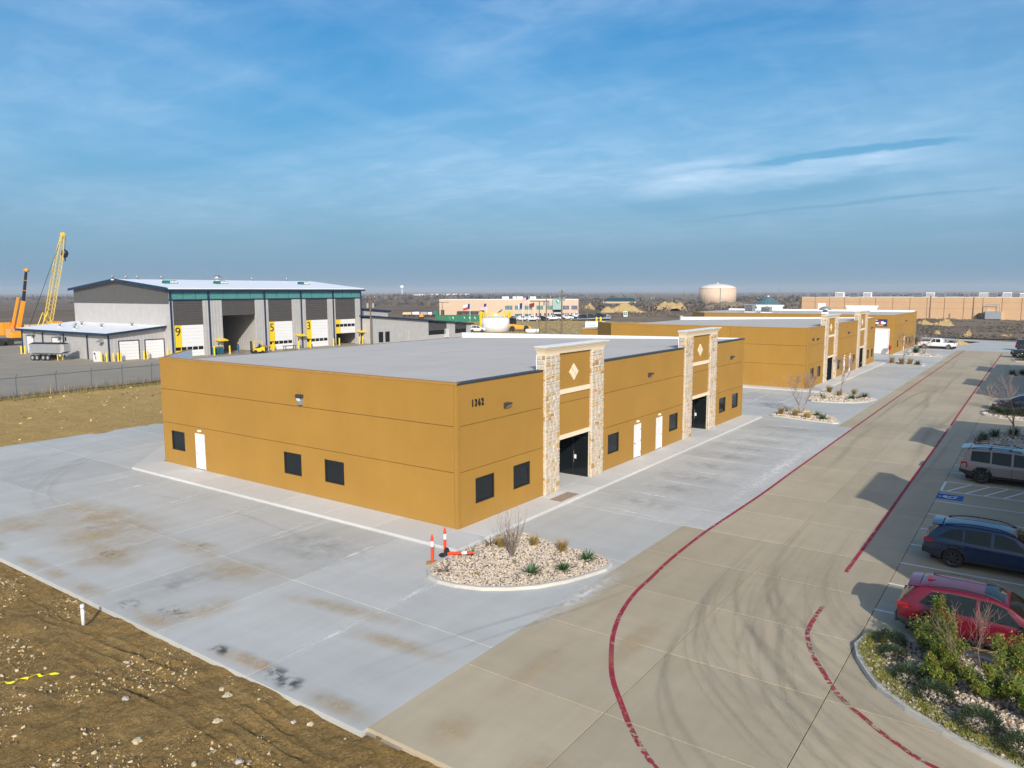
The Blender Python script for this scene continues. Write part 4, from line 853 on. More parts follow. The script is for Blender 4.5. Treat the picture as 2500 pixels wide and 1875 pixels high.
def bare_tree(label, loc, h, seed, stems=1, depth=5, spread=.62, m='twig', name='bare_tree', r0=None, lean=.25):
    RMIN[0] = .004 if loc[0] < 10 else .0085 if loc[0] < 45 else .012 if loc[0] < 80 else .018; rr_ = random.Random(seed); t = thing(name, label, 'tree', loc); tr, cr = MB(), MB(); r0 = r0 or h*.021
    for s in range(stems):
        a = rr_.uniform(0, 6.28); d = Vector((math.cos(a)*lean, math.sin(a)*lean, 1)); pts = [Vector((rr_.uniform(-.05, .05)*stems/2, rr_.uniform(-.05, .05)*stems/2, -.02))]; hh = h*rr_.uniform(.20, .30); rad = [r0]
        for i in range(3): pts.append(pts[-1]+(d+Vector((rr_.uniform(-.2, .2), rr_.uniform(-.2, .2), 0))).normalized()*hh/3); rad.append(r0*(1-.12*(i+1)))
        tr.tube(pts, rad, 6)
        for k in range(3): branch(cr, pts[-1], (d+Vector((rr_.uniform(-1, 1), rr_.uniform(-1, 1), rr_.uniform(-.1, .5)))*.75), h*.27, rad[-1]*.72, depth-1, rr_, spread)
    tr.build('trunk', m, t, smooth=True, fix=False); cr.build('crown', m, t, smooth=True, fix=False); return t
def whip_shrub(label, loc, h, n, seed, m='twig'):
    """upright many-stemmed leafless shrub"""
    rr_ = random.Random(seed); t = thing('bare_shrub', label, 'shrub', loc); mb = MB()
    for i in range(n):
        a = rr_.uniform(0, 6.28); k = rr_.random(); d = Vector((math.cos(a)*(.08+.42*k), math.sin(a)*(.08+.42*k), 1)).normalized(); p = Vector((rr_.uniform(-.05, .05), rr_.uniform(-.05, .05), 0)); pts, rad = [p], [.014]; L = h*rr_.uniform(.55, 1.05)
        for j in range(5):
            d = (d+Vector((rr_.uniform(-.18, .18), rr_.uniform(-.18, .18), .10))).normalized(); p = p+d*L/5; pts.append(p); rad.append(.013*(1-(j+1)/5.4))
            if j > 0 and rr_.random() < .75:
                q = p; e = (d+Vector((rr_.uniform(-.6, .6), rr_.uniform(-.6, .6), .2))).normalized(); mb.tube([q, q+e*L*.12, q+e*L*.24+Vector((0, 0, L*.05))], [.006, .005, .003], 3, cap=False)
        mb.tube(pts, rad, 4, cap=False)
    mb.build('stems', m, t, fix=False); return t
def leafy_shrub(label, loc, rad, h, n, seed, name='flowering_shrub', fl=10):
    rr_ = random.Random(seed); t = thing(name, label, 'shrub', loc); st, lf, lf2, fw = MB(), MB(), MB(), MB(); cl_ = []
    for i in range(9):
        a = rr_.uniform(0, 6.28); k = rr_.uniform(.2, 1); tip = Vector((math.cos(a)*rad*k, math.sin(a)*rad*k, h*rr_.uniform(.45, 1))); b = Vector((rr_.uniform(-.06, .06), rr_.uniform(-.06, .06), 0)); mid = b.lerp(tip, .5)+Vector((0, 0, h*.08)); st.tube([b, mid, tip], [.014, .010, .005], 4, cap=False)
        for f in (.45, .7, .9, 1.): cl_.append((b.lerp(tip, f)+Vector((0, 0, h*.08*(1-abs(2*f-1)))), rr_.uniform(.10, .2)*(h/.8)))
    for i in range(n):
        c, r_ = rr_.choice(cl_); v = Vector((rr_.gauss(0, 1), rr_.gauss(0, 1), rr_.gauss(0, 1)*.8)).normalized()*r_*rr_.random()**.4
        blade(lf if rr_.random() < .78 else lf2, c+v, (rr_.uniform(-1, 1), rr_.uniform(-1, 1), rr_.uniform(-.2, .8)), rr_.uniform(.055, .085), .045, .3, 0, 2)
    for i in range(fl):
        c, r_ = rr_.choice(cl_); v = Vector((rr_.gauss(0, 1), rr_.gauss(0, 1), abs(rr_.gauss(0, 1)))).normalized()*r_*1.02; p = c+v
        for k in range(5):
            a = k*1.2566; blade(fw, p, (math.cos(a), math.sin(a), .5), .035, .03, .2, 0, 2)
    st.build('stems', 'twig', t, fix=False); lf.build('foliage', 'rose', t, fix=False); lf2.build('bronze_leaves', 'rose2', t, fix=False)
    if fl: fw.build('flowers', 'flower', t, fix=False)
    return t
KZ = G+.07
I1 = [(-2.05, -1.72), (-2.9, -1.72), (-3.75, -1.78), (-4.4, -2.02), (-4.85, -2.5), (-5.02, -3.1), (-4.96, -3.9), (-4.62, -4.9), (-4.05, -5.72), (-3.31, -6.44), (-2.32, -7.01), (-1.28, -7.4), (-.4, -7.66), (.3, -7.55), (.72, -7.2), (.88, -6.6), (.98, -5.5), (1.12, -4.4), (1.45, -2.8), (1.35, -2.0), (.9, -1.72)]
island('planting_island', I1, 'kerbed island of cream gravel at the corner of the nearest building', 11000, .042, 5, (19, 20), kz=.12)
whip_shrub('bare multi-stemmed shrub in the gravel island by the nearest corner', (-1.29, -3.83, KZ), 1.75, 40, 4)
L1 = 'gravel island by the orange posts'
plant('tuft', 'tawny grass clump under the bare shrub in the near gravel island', 'grass', (-.75, -2.9, KZ), 1.1, 'tawny grass clumps'); plant('tuft', 'tawny grass clump just right of the bare shrub in the near gravel island', 'grass', (.28, -3.86, KZ), 1., 'tawny grass clumps'); plant('tuft', 'upright tawny grass clump nearest the stalls in the near gravel island', 'grass', (.29, -5.24, KZ), 1.15, 'tawny grass clumps')
for (x, y), w_ in zip(((-2.46, -5.55), (-1.40, -6.41), (.03, -6.54)), ('leftmost', 'middle', 'rightmost')): plant('yucca', '%s of three green yuccas along the kerb of the near gravel island' % w_, 'yucca', (x, y, KZ), 1.2, 'yuccas in the near island')
for (x, y), w_ in zip(((-.76, -2.38), (-2.26, -2.45), (-4.19, -2.77)), ('left of the bare shrub by the walk', 'beside the fallen orange post', 'at the rounded left tip')): plant('dead', 'withered dark plant %s in the near gravel island' % w_, 'plant', (x, y, KZ), 1.15, 'withered plants in the near island')
plant('tussock', 'tiny yellow tussock at the front kerb of the near gravel island', 'grass', (-3.7, -3.95, KZ), .9)
I2 = [(42, -1.72), (43.5, -1.9), (44.2, -2.6), (44.1, -3.9), (43, -5.4), (41.5, -6.8), (40, -7.4), (38.9, -7.6), (38.5, -7.2), (38.9, -4.9), (39.5, -2.2), (39.9, -1.75)]
island('planting_island', I2, 'gravel island with leafless tree at the far corner of the nearest building', 2600, .075, 6)
bare_tree('leafless tree in the gravel island between the two ochre buildings', (41.87, -3.81, KZ), 3.6, 12, 2, 5, .55, 'twigp', lean=.3)
for k, x, y, s, l in (('tuft', 40.47, -2.58, 1.5, 'leftmost green-tawny grass clump'), ('tuft', 40.24, -3.82, 1.4, 'tawny grass clump below the trunk'), ('straw', 39.94, -4.9, 1.4, 'bright straw grass clump'), ('yucca', 41.35, -5.42, 1.4, 'farther dark yucca'), ('yucca', 39.76, -6.13, 1.6, 'nearer dark yucca'), ('dead', 42.4, -2.6, 1.5, 'withered plant behind the trunk')): plant(k, l+' in the island between the two ochre buildings', 'plant', (x, y, KZ), s)
I3 = [(57.3, -1.72), (54., -1.75), (51.2, -1.9), (50.4, -2.6), (50.3, -3.6), (50.7, -5.1), (51.6, -6.4), (53, -7.2), (55.2, -7.6), (56, -7.1), (57, -5.2), (58, -3), (58.2, -2)]
island('planting_island', I3, 'kerbed gravel island at the near corner of the second ochre building', 2600, .085, 7, (11, 12))
bare_tree('spreading leafless tree in front of the second ochre building', (55.77, -4.24, KZ), 4.0, 5, 1, 5, .75, 'twigp', lean=.1)
for k, x, y, s, l in (('tuft', 57.79, -2.6, 1.6, 'rear tawny grass clump'), ('tuft', 55.6, -4.0, 1.3, 'rusty clump at the tree foot'), ('tuft', 57.15, -5.13, 1.4, 'front tawny grass clump'), ('yucca', 53.73, -5.53, 1.6, 'left dark yucca'), ('dead', 54.78, -6.03, 1.6, 'withered clump between the yuccas'), ('yucca', 55.73, -6.36, 1.7, 'right dark yucca'), ('dead', 53.6, -2.9, 1.6, 'withered plant near the walk'), ('dead', 52.4, -3.3, 1.4, 'withered plant at the left')): plant(k, l+' in the island of the second ochre building', 'plant', (x, y, KZ), s)
I4 = [(97.5, -1.8), (99.5, -2), (100.2, -3), (99.5, -5), (97.5, -6.6), (95.5, -7), (95, -6.6), (96, -4.5)]; island('planting_island', I4, 'small gravel island beyond the second ochre building', 500, .14, 8)
bare_tree('small leafless tree in the island beyond the second ochre building', (95.9, -4.15, KZ), 4.4, 31, 1, 5, .7, lean=.1)
for k, x, y, l in (('tuft', 97.3, -2.4, 'leftmost'), ('tuft', 96.4, -3.8, 'second'), ('tuft', 96.2, -5.0, 'third')): plant(k, l+' grass clump in the small island beyond the second ochre building', 'grass', (x, y, KZ), 2.)
plant('bigyucca', 'dark yucca in the small island beyond the second ochre building', 'yucca', (95.8, -6.0, KZ), 1.1)
I5 = [(113, -2.2), (118, -2), (119, -3), (117, -5.5), (114, -7.3), (112.5, -7.3)]; island('planting_island', I5, 'low gravel island in front of the white roller door', 300, .16, 9)
bare_tree('slender forked leafless tree in front of the white pickup', (116.65, -4.24, KZ), 3.4, 41, 2, 3, .6, lean=.3); plant('bigyucca', 'broad dark plant clump in front of the white roller door', 'plant', (118., -2.9, KZ), 1.9)
# right-hand islands
I6 = [(-.3, -17.1), (-.6, -16.82), (-1.54, -16.67), (-2.36, -16.89), (-3.28, -17.35), (-3.85, -17.7), (-4.59, -18.48), (-5.23, -19.39), (-5.64, -20.2), (-5.92, -20.9), (-6.3, -22), (-6.4, -24), (-.4, -24), (-.3, -20), (-.28, -18)]
island('planting_island', I6, 'planted island with shrubs and cream stones in the near right corner', 6500, .058, 10, kz=.13, mats=('gravA', 'gravB', 'gravA', 'gravD', 'gravC'))
for k, (x, y, s) in enumerate(((-.95, -17.6, 1.0), (-1.85, -17.8, .85), (-3.0, -18.35, .95), (-3.7, -19.05, 1.1), (-4.55, -20.1, 1.15), (-5.15, -21.0, 1.05))): plant('mound', '%s low dark shrub from the tip of the near right island' % ('first', 'second', 'third', 'fourth', 'fifth', 'sixth')[k], 'shrub', (x, y, KZ+.02), s*1.1, 'low dark shrubs')
for k, (x, y, r_, h, l) in enumerate(((-.75, -18.75, .6, 1.35, 'tall open shrub in front of the red car rear wheel'), (-1.75, -18.9, .55, .95, 'yellow-flowered shrub below the red car wheel'), (-2.65, -19.1, .5, .8, 'yellow-flowered shrub left of the bare sapling'), (-2.9, -20.25, .6, 1.0, 'yellow-flowered shrub right of the bare sapling'), (-1.3, -20.9, .65, 1.1, 'dense shrub below the red car front wheel'), (-3.6, -21.2, .5, .8, 'flowered shrub at the right frame edge'))):
    leafy_shrub(l+' in the near right island', (x, y, KZ), r_*1.2, h*1.05, 4600, 60+k)
bare_tree('bare brown sapling in front of the red car', (-2.5, -19.75, KZ), 2.4, 77, 2, 4, .75, 'twigred2', r0=.022, lean=.3)
# grass edging inside the kerb
mb = MB(); rr_ = random.Random(3); pl_ = smooth(inset(I6, .42)[0:12], 10)
for p in pl_:
    for i in range(80):
        a = rr_.uniform(0, 6.28); blade(mb, (p.x+rr_.uniform(-.26, .26), p.y+rr_.uniform(-.26, .26), KZ), (math.cos(a), math.sin(a), rr_.uniform(.5, 1.8)), rr_.uniform(.14, .26), .02, .9, 0, 2)
stuff(mb.build('grass_edging', 'liri', fix=False), 'yellow-green grass edging along the kerb of the near right island', 'grass')
I7 = [(33.8, -17.4), (34.4, -16.95), (36.5, -16.9), (39, -17), (41, -17.6), (42.5, -18.6), (43, -20), (43, -22.1), (33.7, -22.1)]; island('planting_island', I7, 'shaded gravel island with yuccas beyond the beige off-roader', 2600, .08, 11)
bare_tree('leaning leafless tree in the shaded island beyond the beige off-roader', (38.7, -19.3, KZ), 4.4, 9, 1, 5, .75, 'twigp', lean=.35)
plant('dead', 'withered clump at the tip of the shaded island', 'plant', (36.2, -17.35, KZ), 1.8)
for x, y, l in ((37.0, -17.6, 'first'), (38.9, -18.2, 'second'), (40.3, -19.3, 'third'), (39.6, -20.4, 'fourth')): plant('bigyucca', '%s big yucca from the tip of the shaded island' % l, 'yucca', (x, y, KZ), 1.05, 'yuccas in the shaded island')
I8 = [(52.6, -16.7), (51, -16.55), (50, -16.9), (49.2, -18), (48.7, -20), (48.5, -22.1), (53, -22.1), (53, -17.2)]; island('planting_island', I8, 'sunlit gravel island beside the dark blue saloon', 1500, .09, 12)
for k, (x, y) in enumerate(((51.7, -17.7), (50.7, -18.3), (50.6, -19.0), (51.6, -19.6), (50.4, -20.4))): plant('mound', '%s green shrub from the tip of the island beside the dark blue saloon' % ('first', 'second', 'third', 'fourth', 'fifth')[k], 'shrub', (x, y, KZ), 1.7, 'green shrubs by the saloon')
bare_tree('reddish leafless tree in the island beside the dark blue saloon', (51.5, -20.0, KZ), 4.6, 19, 2, 4, .55, 'twigred')
I9 = [(86, -17.2), (87, -16.7), (90, -16.8), (92, -18), (92.5, -22.1), (86, -22.1)]; island('planting_island', I9, 'farther shaded island on the right with dark yuccas', 400, .14, 13)
for x, y, l in ((87.3, -17.6, 'left'), (88.6, -18.6, 'middle'), (89.6, -19.6, 'right')): plant('bigyucca', '%s yucca in the farther shaded island on the right' % l, 'yucca', (x, y, KZ), 1.2, 'yuccas in the farther shaded island')
I10 = [(110, -17.2), (112, -16.7), (115, -16.9), (116.5, -18), (117, -22.1), (109.6, -22.1)]; island('planting_island', I10, 'grassy island in front of the dark pickup at the right edge', 0, .1, 14)
for k, (x, y) in enumerate(((113.4, -18), (112.6, -19), (113.6, -20))): plant('mound', '%s green shrub in the grassy island by the dark pickup' % ('left', 'middle', 'right')[k], 'shrub', (x, y, KZ), 2.2, 'green shrubs by the dark pickup')
# ------------------------------------------------------------------ foreground rubble, pipe, tape, marker posts
r_ = np.random.default_rng(44); n = 26000; q = np.stack([r_.uniform(-24, -13.3, n), r_.uniform(-13, 17, n)], -1)
cl2 = vnoise(q[:, 0], q[:, 1], 1.6, 101)+vnoise(q[:, 0], q[:, 1], .5, 102)*.6; q = q[cl2 > .10-.30*np.clip((-14.5-q[:, 0])/3, 0, 1)]
MAT['rubA'] = stone('limestone_bit', (.52, .42, .26, 1), (.66, .56, .38, 1)); MAT['rubB'] = stone('yellow_stone_bit', (.50, .34, .12, 1), (.60, .45, .20, 1)); MAT['clod'] = stone('soil_clod', (.15, .095, .038, 1), (.23, .15, .065, 1))
zq = hdirt(q[:, 0], q[:, 1]); sz = .012+.050*r_.random(len(q))**5
stuff(rocks('stone_chips', np.stack([q[:, 0], q[:, 1], zq+.005], -1), sz, ('rubA', 'rubB', 'rubA', 'clod', 'clod'), None, .6, 4), 'small limestone chips and clods scattered over the bare brown soil', 'stones')
big = [(-13.75, -5.95), (-13.55, -6.35), (-14.0, -3.5), (-13.9, -3.1), (-15.7, -1.5), (-15.9, 1.0), (-17.6, 3.6), (-14.9, -4.4), (-15.5, -6.2), (-16.5, -3.6), (-15.9, 4.2), (-14.6, .6), (-15.1, -7.6), (-16.2, -5.5)]
for i, (x, y) in enumerate(big):
    s = .075+.05*((i*7) % 5)/5; zz_ = float(hdirt(np.array([x]), np.array([y]))[0]); bm = bmesh.new(); bmesh.ops.create_icosphere(bm, subdivisions=2, radius=1.); rq = np.random.default_rng(200+i); ph = rq.uniform(0, 6, 6); sq = rq.uniform(.7, 1.2, 3)
    for v in bm.verts:
        c3 = v.co.copy(); f3 = 1+.22*math.sin(c3.x*3+ph[0])*math.cos(c3.y*3.5+ph[1])+.16*math.sin(c3.z*5+ph[2]+c3.x*4); v.co = Vector((round(c3.x*f3*2.2)/2.2*.5+c3.x*f3*.5, c3.y*f3*sq[1], max(-.5, c3.z*f3*.55)))*s
    me = bpy.data.meshes.new('rock'); bm.to_mesh(me); bm.free(); me.materials.append(MAT['rubA' if i % 4 else 'gravD']); o = obj_of('rock', me, None, (x, y, zz_+s*.12), (0, 0, i*1.3))
    tag(o, 'pale limestone rock lying on the bare brown soil', 'rock', 'pale rocks on the soil')
zp = float(hdirt(np.array([-14.12]), np.array([4.21]))[0])
t = thing('drain_pipe', 'white plastic pipe standing upright in the bare soil', 'pipe', (-14.12, 4.21, -.12)); mb = MB(); mb.lathe([(.055, -.2), (.055, .62), (.045, .62), (.045, .3)], 16); mb.build('pipe', 'white', t, smooth=True); mb = MB(); mb.lathe([(.056, .50), (.064, .50), (.064, .64), (.056, .64)], 16); mb.build('collar', 'white', t, smooth=True)
a, b = gp(0, 1660), gp(140, 1632); mb = MB(); P = []
for i in range(26):
    k = i/25; x, y = a[0]+(b[0]-a[0])*k-1.5*(1-k)*0, a[1]+(b[1]-a[1])*k; P.append((x+.04*math.sin(i*1.3), y, float(hdirt(np.array([x]), np.array([y]))[0])+.05+.03*math.sin(i*.9)))
for i, p in enumerate(P): mb.v += [(p[0]-.03, p[1], p[2]+.02*math.sin(i)), (p[0]+.03, p[1]+.02, p[2]-.02*math.sin(i)), (p[0]+.031, p[1]+.02, p[2]-.02*math.sin(i)-.002), (p[0]-.029, p[1], p[2]+.02*math.sin(i)-.002)]
for i in range(25):
    for k in range(4): mb.f.append((4*i+k, 4*i+4+k, 4*i+4+(k+1) % 4, 4*i+(k+1) % 4)); mb.mi.append(0)
MAT['tape'] = plain('caution_yellow', (.80, .72, .02), .5); tag(mb.build('caution_tape', 'tape'), 'yellow caution tape trailing over the soil at the left edge', 'tape')
def marker(label, loc, fallen=False, az=0.):
    t = thing('marker_post', label, 'marker post', loc, az, 'orange marker posts')
    if fallen: t.rotation_euler = (0, R(82), az)
    mb = MB(); mb.lathe([(.26, 0), (.26, .05), (.20, .07), (.06, .08)], 8); mb.build('base', 'rubber' if fallen or 'upright' in label else 'stoneC', t)
    mb = MB(); mb.lathe([(.062, .06), (.062, .70), (.059, .70)], 14); mb.lathe([(.059, .92), (.062, .92), (.062, 1.06), (.05, 1.09), (.035, 1.1), (.035, 1.16), (.02, 1.19), (0, 1.19)], 14); mb.build('post', 'cone', t, smooth=False)
    mb = MB(); mb.lathe([(.063, .70), (.063, .92)], 14); mb.build('reflective_band', 'refl', t)
marker('orange and white marker post standing on the slab, left of the other two', (-3.59, -1.62, G)); marker('upright orange and white marker post at the walk corner on dark base', (-2.62, -1.45, G+.0))
marker('fallen orange and white marker post lying on the gravel island kerb', (-2.75, -1.62, G+.16), True, R(-72))
t = thing('door_mat_grate', 'worn brown mat lying on the walk before the first entrance tower', 'mat', (6.9, -1.05, .066)); mb = MB(); mb.box(-.5, -.35, 0, 1.3, .35, .012); mb.build('mat', plain('worn_mat', (.34, .25, .19), .95, var=.3, scale=9), t)
# ================================================================== vehicles
def paint(name, c, rough=.25, coat=.45, metal=0.):
    m = MT(name); m.col(c); m.set(Roughness=rough, Metallic=metal); m.b.inputs['Coat Weight'].default_value = coat; m.b.inputs['Coat Roughness'].default_value = .04; return m.m
MAT['p_red'] = paint('red_car_paint', (.115, .004, .016, 1)); MAT['p_blue'] = paint('blue_car_paint', (.006, .022, .07, 1)); MAT['p_beige'] = paint('beige_car_paint', (.27, .23, .21, 1), .3); MAT['p_navy'] = paint('navy_car_paint', (.006, .014, .032, 1)); MAT['p_white'] = paint('white_car_paint', (.75, .76, .78, 1), .3); MAT['p_black'] = paint('black_car_paint', (.008, .011, .016, 1)); MAT['p_silver'] = paint('silver_car_paint', (.40, .41, .43, 1), .3, .6, .5); MAT['p_maroon'] = paint('maroon_car_paint', (.08, .01, .02, 1)); MAT['p_greytop'] = paint('dark_roof_paint', (.03, .045, .07, 1))
MAT['cladp'] = plain('car_cladding', (.028, .029, .031), .65); MAT['taill'] = glass('tail_lamp', (.40, .01, .015, 1), .1); MAT['headl'] = glass('head_lamp', (.45, .47, .48, 1), .08); MAT['alloy'] = plain('alloy', (.55, .56, .58), .25, .85); MAT['alloyb'] = plain('dark_alloy', (.075, .078, .085), .3, .6); MAT['chrome'] = plain('chrome_strip', (.7, .7, .72), .15, .95); MAT['inner'] = plain('wheel_well', (.008, .008, .008), .9); MAT['plate'] = plain('number_plate', (.7, .7, .72), .5)
class Shape:
    """side profile + plan -> body surface; x runs forward"""
    def __init__(s, L, W, top, belt, bot, tumble=.30, taper=.16, nose=5., roofin=.10):
        s.L, s.W, s.top_, s.belt_, s.bot_, s.tb, s.tp, s.ns, s.ri = L, W, np.array(top), np.array(belt), np.array(bot), tumble, taper, nose, roofin
    def sm(s, P, x, h=.07): return np.mean([np.interp(x+k*h, P[:, 0], P[:, 1]) for k in (-1, -.5, 0, .5, 1)], axis=0)
    def top(s, x): return s.sm(s.top_, x)
    def belt(s, x): return np.minimum(s.sm(s.belt_, x), s.top(x)-.02)
    def bot(s, x): return s.sm(s.bot_, x)
    def w(s, x): return s.W/2*(1-s.tp*np.abs(2*x/s.L)**s.ns)
    def wr(s, x): return s.w(x)*.955-np.maximum(0, s.top(x)-.06-s.belt(x))*s.tb
    def ring(s, x):
        w_, zb, be, to = s.w(x), s.bot(x), s.belt(x), s.top(x); wr = s.wr(x); mid = zb+(be-zb)*.45; k = min(.06, (to-be)*.5)
        return [(0, zb), (w_*.86, zb), (w_*.965, zb+.06), (w_*.992, zb+(be-zb)*.22), (w_, mid), (w_*.995, zb+(be-zb)*.72), (w_*.985, be-.06), (w_*.955, be), (wr+(w_*.955-wr)*.5, be+(to-k-be)*.5), (wr, to-k), (wr-.035, to-k*.35), (wr-s.ri, to), (wr*.5, to+.018), (0, to+.024)]
    def side(s, x, u, off=.006):         # point on the glasshouse side, u 0..1 from belt to roof edge
        w_, be, to = s.w(x)*.955, s.belt(x), s.top(x); wr = s.wr(x); k = min(.06, (to-be)*.5); return (x, w_+(wr-w_)*u+off, be+(to-k-be)*u+off*.3)
    def body_at(s, x, f, off=.006):      # point on the lower side, f 0..1 from sill to belt
        w_, zb, be = s.w(x), s.bot(x), s.belt(x); y = np.interp(f, [0, .05, .22, .45, .72, .93, 1], [.86, .965, .992, 1, .995, .985, .955])*w_; return (x, float(y)+off, zb+(be-zb)*f)
def grid_patch(mb, fn, us, vs_, mirror=False, mi=0):
    for sg_ in ((1, -1) if mirror else (1,)):
        o = len(mb.v)
        for u in us:
            for v in vs_: p = fn(u, v); mb.v.append((float(p[0]), float(p[1])*sg_, float(p[2])))
        nv = len(vs_)
        for i in range(len(us)-1):
            for j in range(nv-1): mb.f.append((o+i*nv+j, o+(i+1)*nv+j, o+(i+1)*nv+j+1, o+i*nv+j+1)); mb.mi.append(mi)
def build_car(name, label, cat, loc, rz, S_, mpaint, wheels, wr_, panes, ws, rg, cladding=True, rails=True, rim='alloyb', roof=None, lamps=(.62, .95), hi=True, group=None, roofpanel=None, hl=(.55, .72), extra=None, trimm=None, arch=1.17):
    t = thing(name, label, cat, loc, rz, group); L = S_.L; n = 72 if hi else 34; xs_ = np.linspace(-L/2, L/2, n); xs_[0] += .001; xs_[-1] -= .001
    mb = MB(); rings = [S_.ring(x) for x in xs_]; m_ = len(rings[0]); full = 2*m_-2
    for x, r_ in zip(xs_, rings):
        P = r_+[(-y, z) for y, z in r_[-2:0:-1]]; mb.v += [(float(x), float(y), float(z)) for y, z in P]
    for i in range(n-1):
        xm = (xs_[i]+xs_[i+1])/2
        for j in range(full):
            a, b = mb.v[i*full+j], mb.v[i*full+(j+1) % full]; zc_, yc = (a[2]+b[2])/2, abs(a[1]+b[1])/2
            if yc > S_.W*.30 and any((xm-wx)**2+(zc_-wr_)**2 < (wr_*arch)**2 for wx in wheels): continue
            mb.f.append((i*full+j, i*full+(j+1) % full, (i+1)*full+(j+1) % full, (i+1)*full+j)); mb.mi.append(0)
    for e in (0, n-1): mb.f.append(tuple(e*full+k for k in (range(full) if e else range(full-1, -1, -1)))); mb.mi.append(0)
    body = mb.build('body', mpaint, t, smooth=True, fix=False)
    # cladding, arches and wheels
    hw = S_.W/2
    if cladding:
        for sg_ in (1, -1): c = MB(); grid_patch(c, lambda x, f: tuple(np.array(S_.body_at(x, f, .012))*np.array((1, sg_, 1))), np.linspace(wheels[0]+wr_*1.1, wheels[1]-wr_*1.1, 9), (0., .06, .20)); c.build('sill_cladding', 'cladp', t, fix=False)
        c = MB(); grid_patch(c, lambda x, f: S_.body_at(x, f, .012), np.linspace(-L/2+.01, wheels[0]-wr_*1.1, 6), (0., .06, .25, .40), True); c2 = MB(); grid_patch(c2, lambda x, f: S_.body_at(x, f, .012), np.linspace(wheels[1]+wr_*1.1, L/2-.01, 6), (0., .06, .25, .38), True)
        zb, be = S_.bot(-L/2), S_.belt(-L/2); w_ = S_.w(-L/2); c.box(-L/2-.06, -w_*.97, zb, -L/2+.05, w_*.97, zb+(be-zb)*.40); c2.box(L/2-.05, -w_*.97, S_.bot(L/2), L/2+.04, w_*.97, S_.bot(L/2)+.28); c.build('bumper', 'cladp', t, fix=False); c2.build('bumper', 'cladp', t, fix=False)
    for wx in wheels:
        for sg_ in (1, -1):
            y0 = float(S_.w(wx))
            a = MB(); na = 14
            for k in range(na+1):
                an = -.12+(math.pi+.24)*k/na; r0, r1 = wr_*arch*.985, wr_*(arch+.15 if cladding else arch+.05)
                for rr2, yy in ((r0, y0-.10), (r0, y0+.022), (r1, y0+.014)): a.v.append((wx+rr2*math.cos(an), sg_*(yy if rr2 == r0 else yy-.01*abs(math.sin(an))), wr_+rr2*math.sin(an)))
            for k in range(na):
                for j in (0, 1): a.f.append((3*k+j, 3*k+3+j, 3*k+4+j, 3*k+1+j)); a.mi.append(0)
            a.build('wheel_arch', 'cladp' if cladding else mpaint, t, smooth=False)
            wl = MB(); tw = .115; wl.lathe([(wr_*.68, -tw), (wr_*.93, -tw), (wr_, -tw*.72), (wr_, tw*.72), (wr_*.93, tw), (wr_*.70, tw), (wr_*.68, tw*.6)], 24, (0, 0, 0), 'y', cap=False)
            wo_ = wl.build('wheel', 'rubber', t, smooth=False); wo_.location = (wx, sg_*(y0-.12), wr_)
            rm = MB(); yy = sg_*.085; rm.lathe([(wr_*.70, yy-.02), (wr_*.70, yy+.012*sg_), (wr_*.62, yy), (wr_*.62, yy-.05*sg_)], 24, (0, 0, 0), 'y', cap=False)
            for k in range(5 if rim == 'alloy' else 7):
                an = 6.2832*k/(5 if rim == 'alloy' else 7)+.3; ca, sa = math.cos(an), math.sin(an); q = []
                for rr2, hwid, dy in ((wr_*.10, .035, .02), (wr_*.66, .05, -.005)):
                    for e in (-1, 1): q.append((rr2*ca-e*hwid*sa, yy+dy*sg_, rr2*sa+e*hwid*ca))
                rm.add([q[0], q[1], q[3], q[2]]+[(p[0], p[1]-.04*sg_, p[2]) for p in (q[0], q[1], q[3], q[2])], [(0, 1, 2, 3), (0, 4, 5, 1), (2, 6, 7, 3), (1, 5, 6, 2), (3, 7, 4, 0)])
            rm.lathe([(0, yy+.03*sg_), (wr_*.14, yy+.028*sg_), (wr_*.16, yy)], 12, (0, 0, 0), 'y'); rm.build('rim', rim, wo_, fix=True)
            bk = MB(); bk.lathe([(0, yy-.05*sg_), (wr_*.69, yy-.05*sg_)], 20, (0, 0, 0), 'y', cap=False); bk.build('brake_disc', 'inner', wo_)
    u_ = MB(); u_.box(-L/2+.25, -hw*.72, .17, L/2-.25, hw*.72, .45); u_.build('underbody', 'inner', t)
    # glass
    for q in panes:                       # four corners (x,u) bottom-rear, bottom-front, top-front, top-rear
        for sg_ in (1, -1):
            g = MB(); fn = lambda a, b: (lambda xb, xt, u0, u1: S_.side(xb+(xt-xb)*b, u0+(u1-u0)*b))(q[0][0]+(q[1][0]-q[0][0])*a, q[3][0]+(q[2][0]-q[3][0])*a, q[0][1]+(q[1][1]-q[0][1])*a, q[3][1]+(q[2][1]-q[3][1])*a)
            grid_patch(g, lambda a, b: (fn(a, b)[0], sg_*fn(a, b)[1], fn(a, b)[2]), np.linspace(0, 1, 9), np.linspace(0, 1, 4)); g.build('side_window', 'glass2', t, smooth=True, fix=False)
    def topp(x, v, off=.010):
        yy = (S_.wr(x)-.045)*v; e = abs(v); z = S_.top(x)+.024-.024*e**2*1.2+off; return (x, yy, z)
    if ws:
        g = MB(); grid_patch(g, lambda x, v: topp(x, v), np.linspace(ws[0], ws[1], 10), np.linspace(-1, 1, 9)); g.build('windscreen', 'glass2', t, smooth=True, fix=False)
    if rg:
        g = MB(); grid_patch(g, lambda x, v: topp(x, v*.93), np.linspace(rg[0], rg[1], 6), np.linspace(-1, 1, 7)); g.build('rear_window', 'glass2', t, smooth=True, fix=False)
    if roof:
        g = MB(); grid_patch(g, lambda x, v: topp(x, v*1.02, .006), np.linspace(roof[0], roof[1], 14), np.linspace(-1, 1, 9)); g.build('roof_panel', roof[2], t, smooth=True, fix=False)
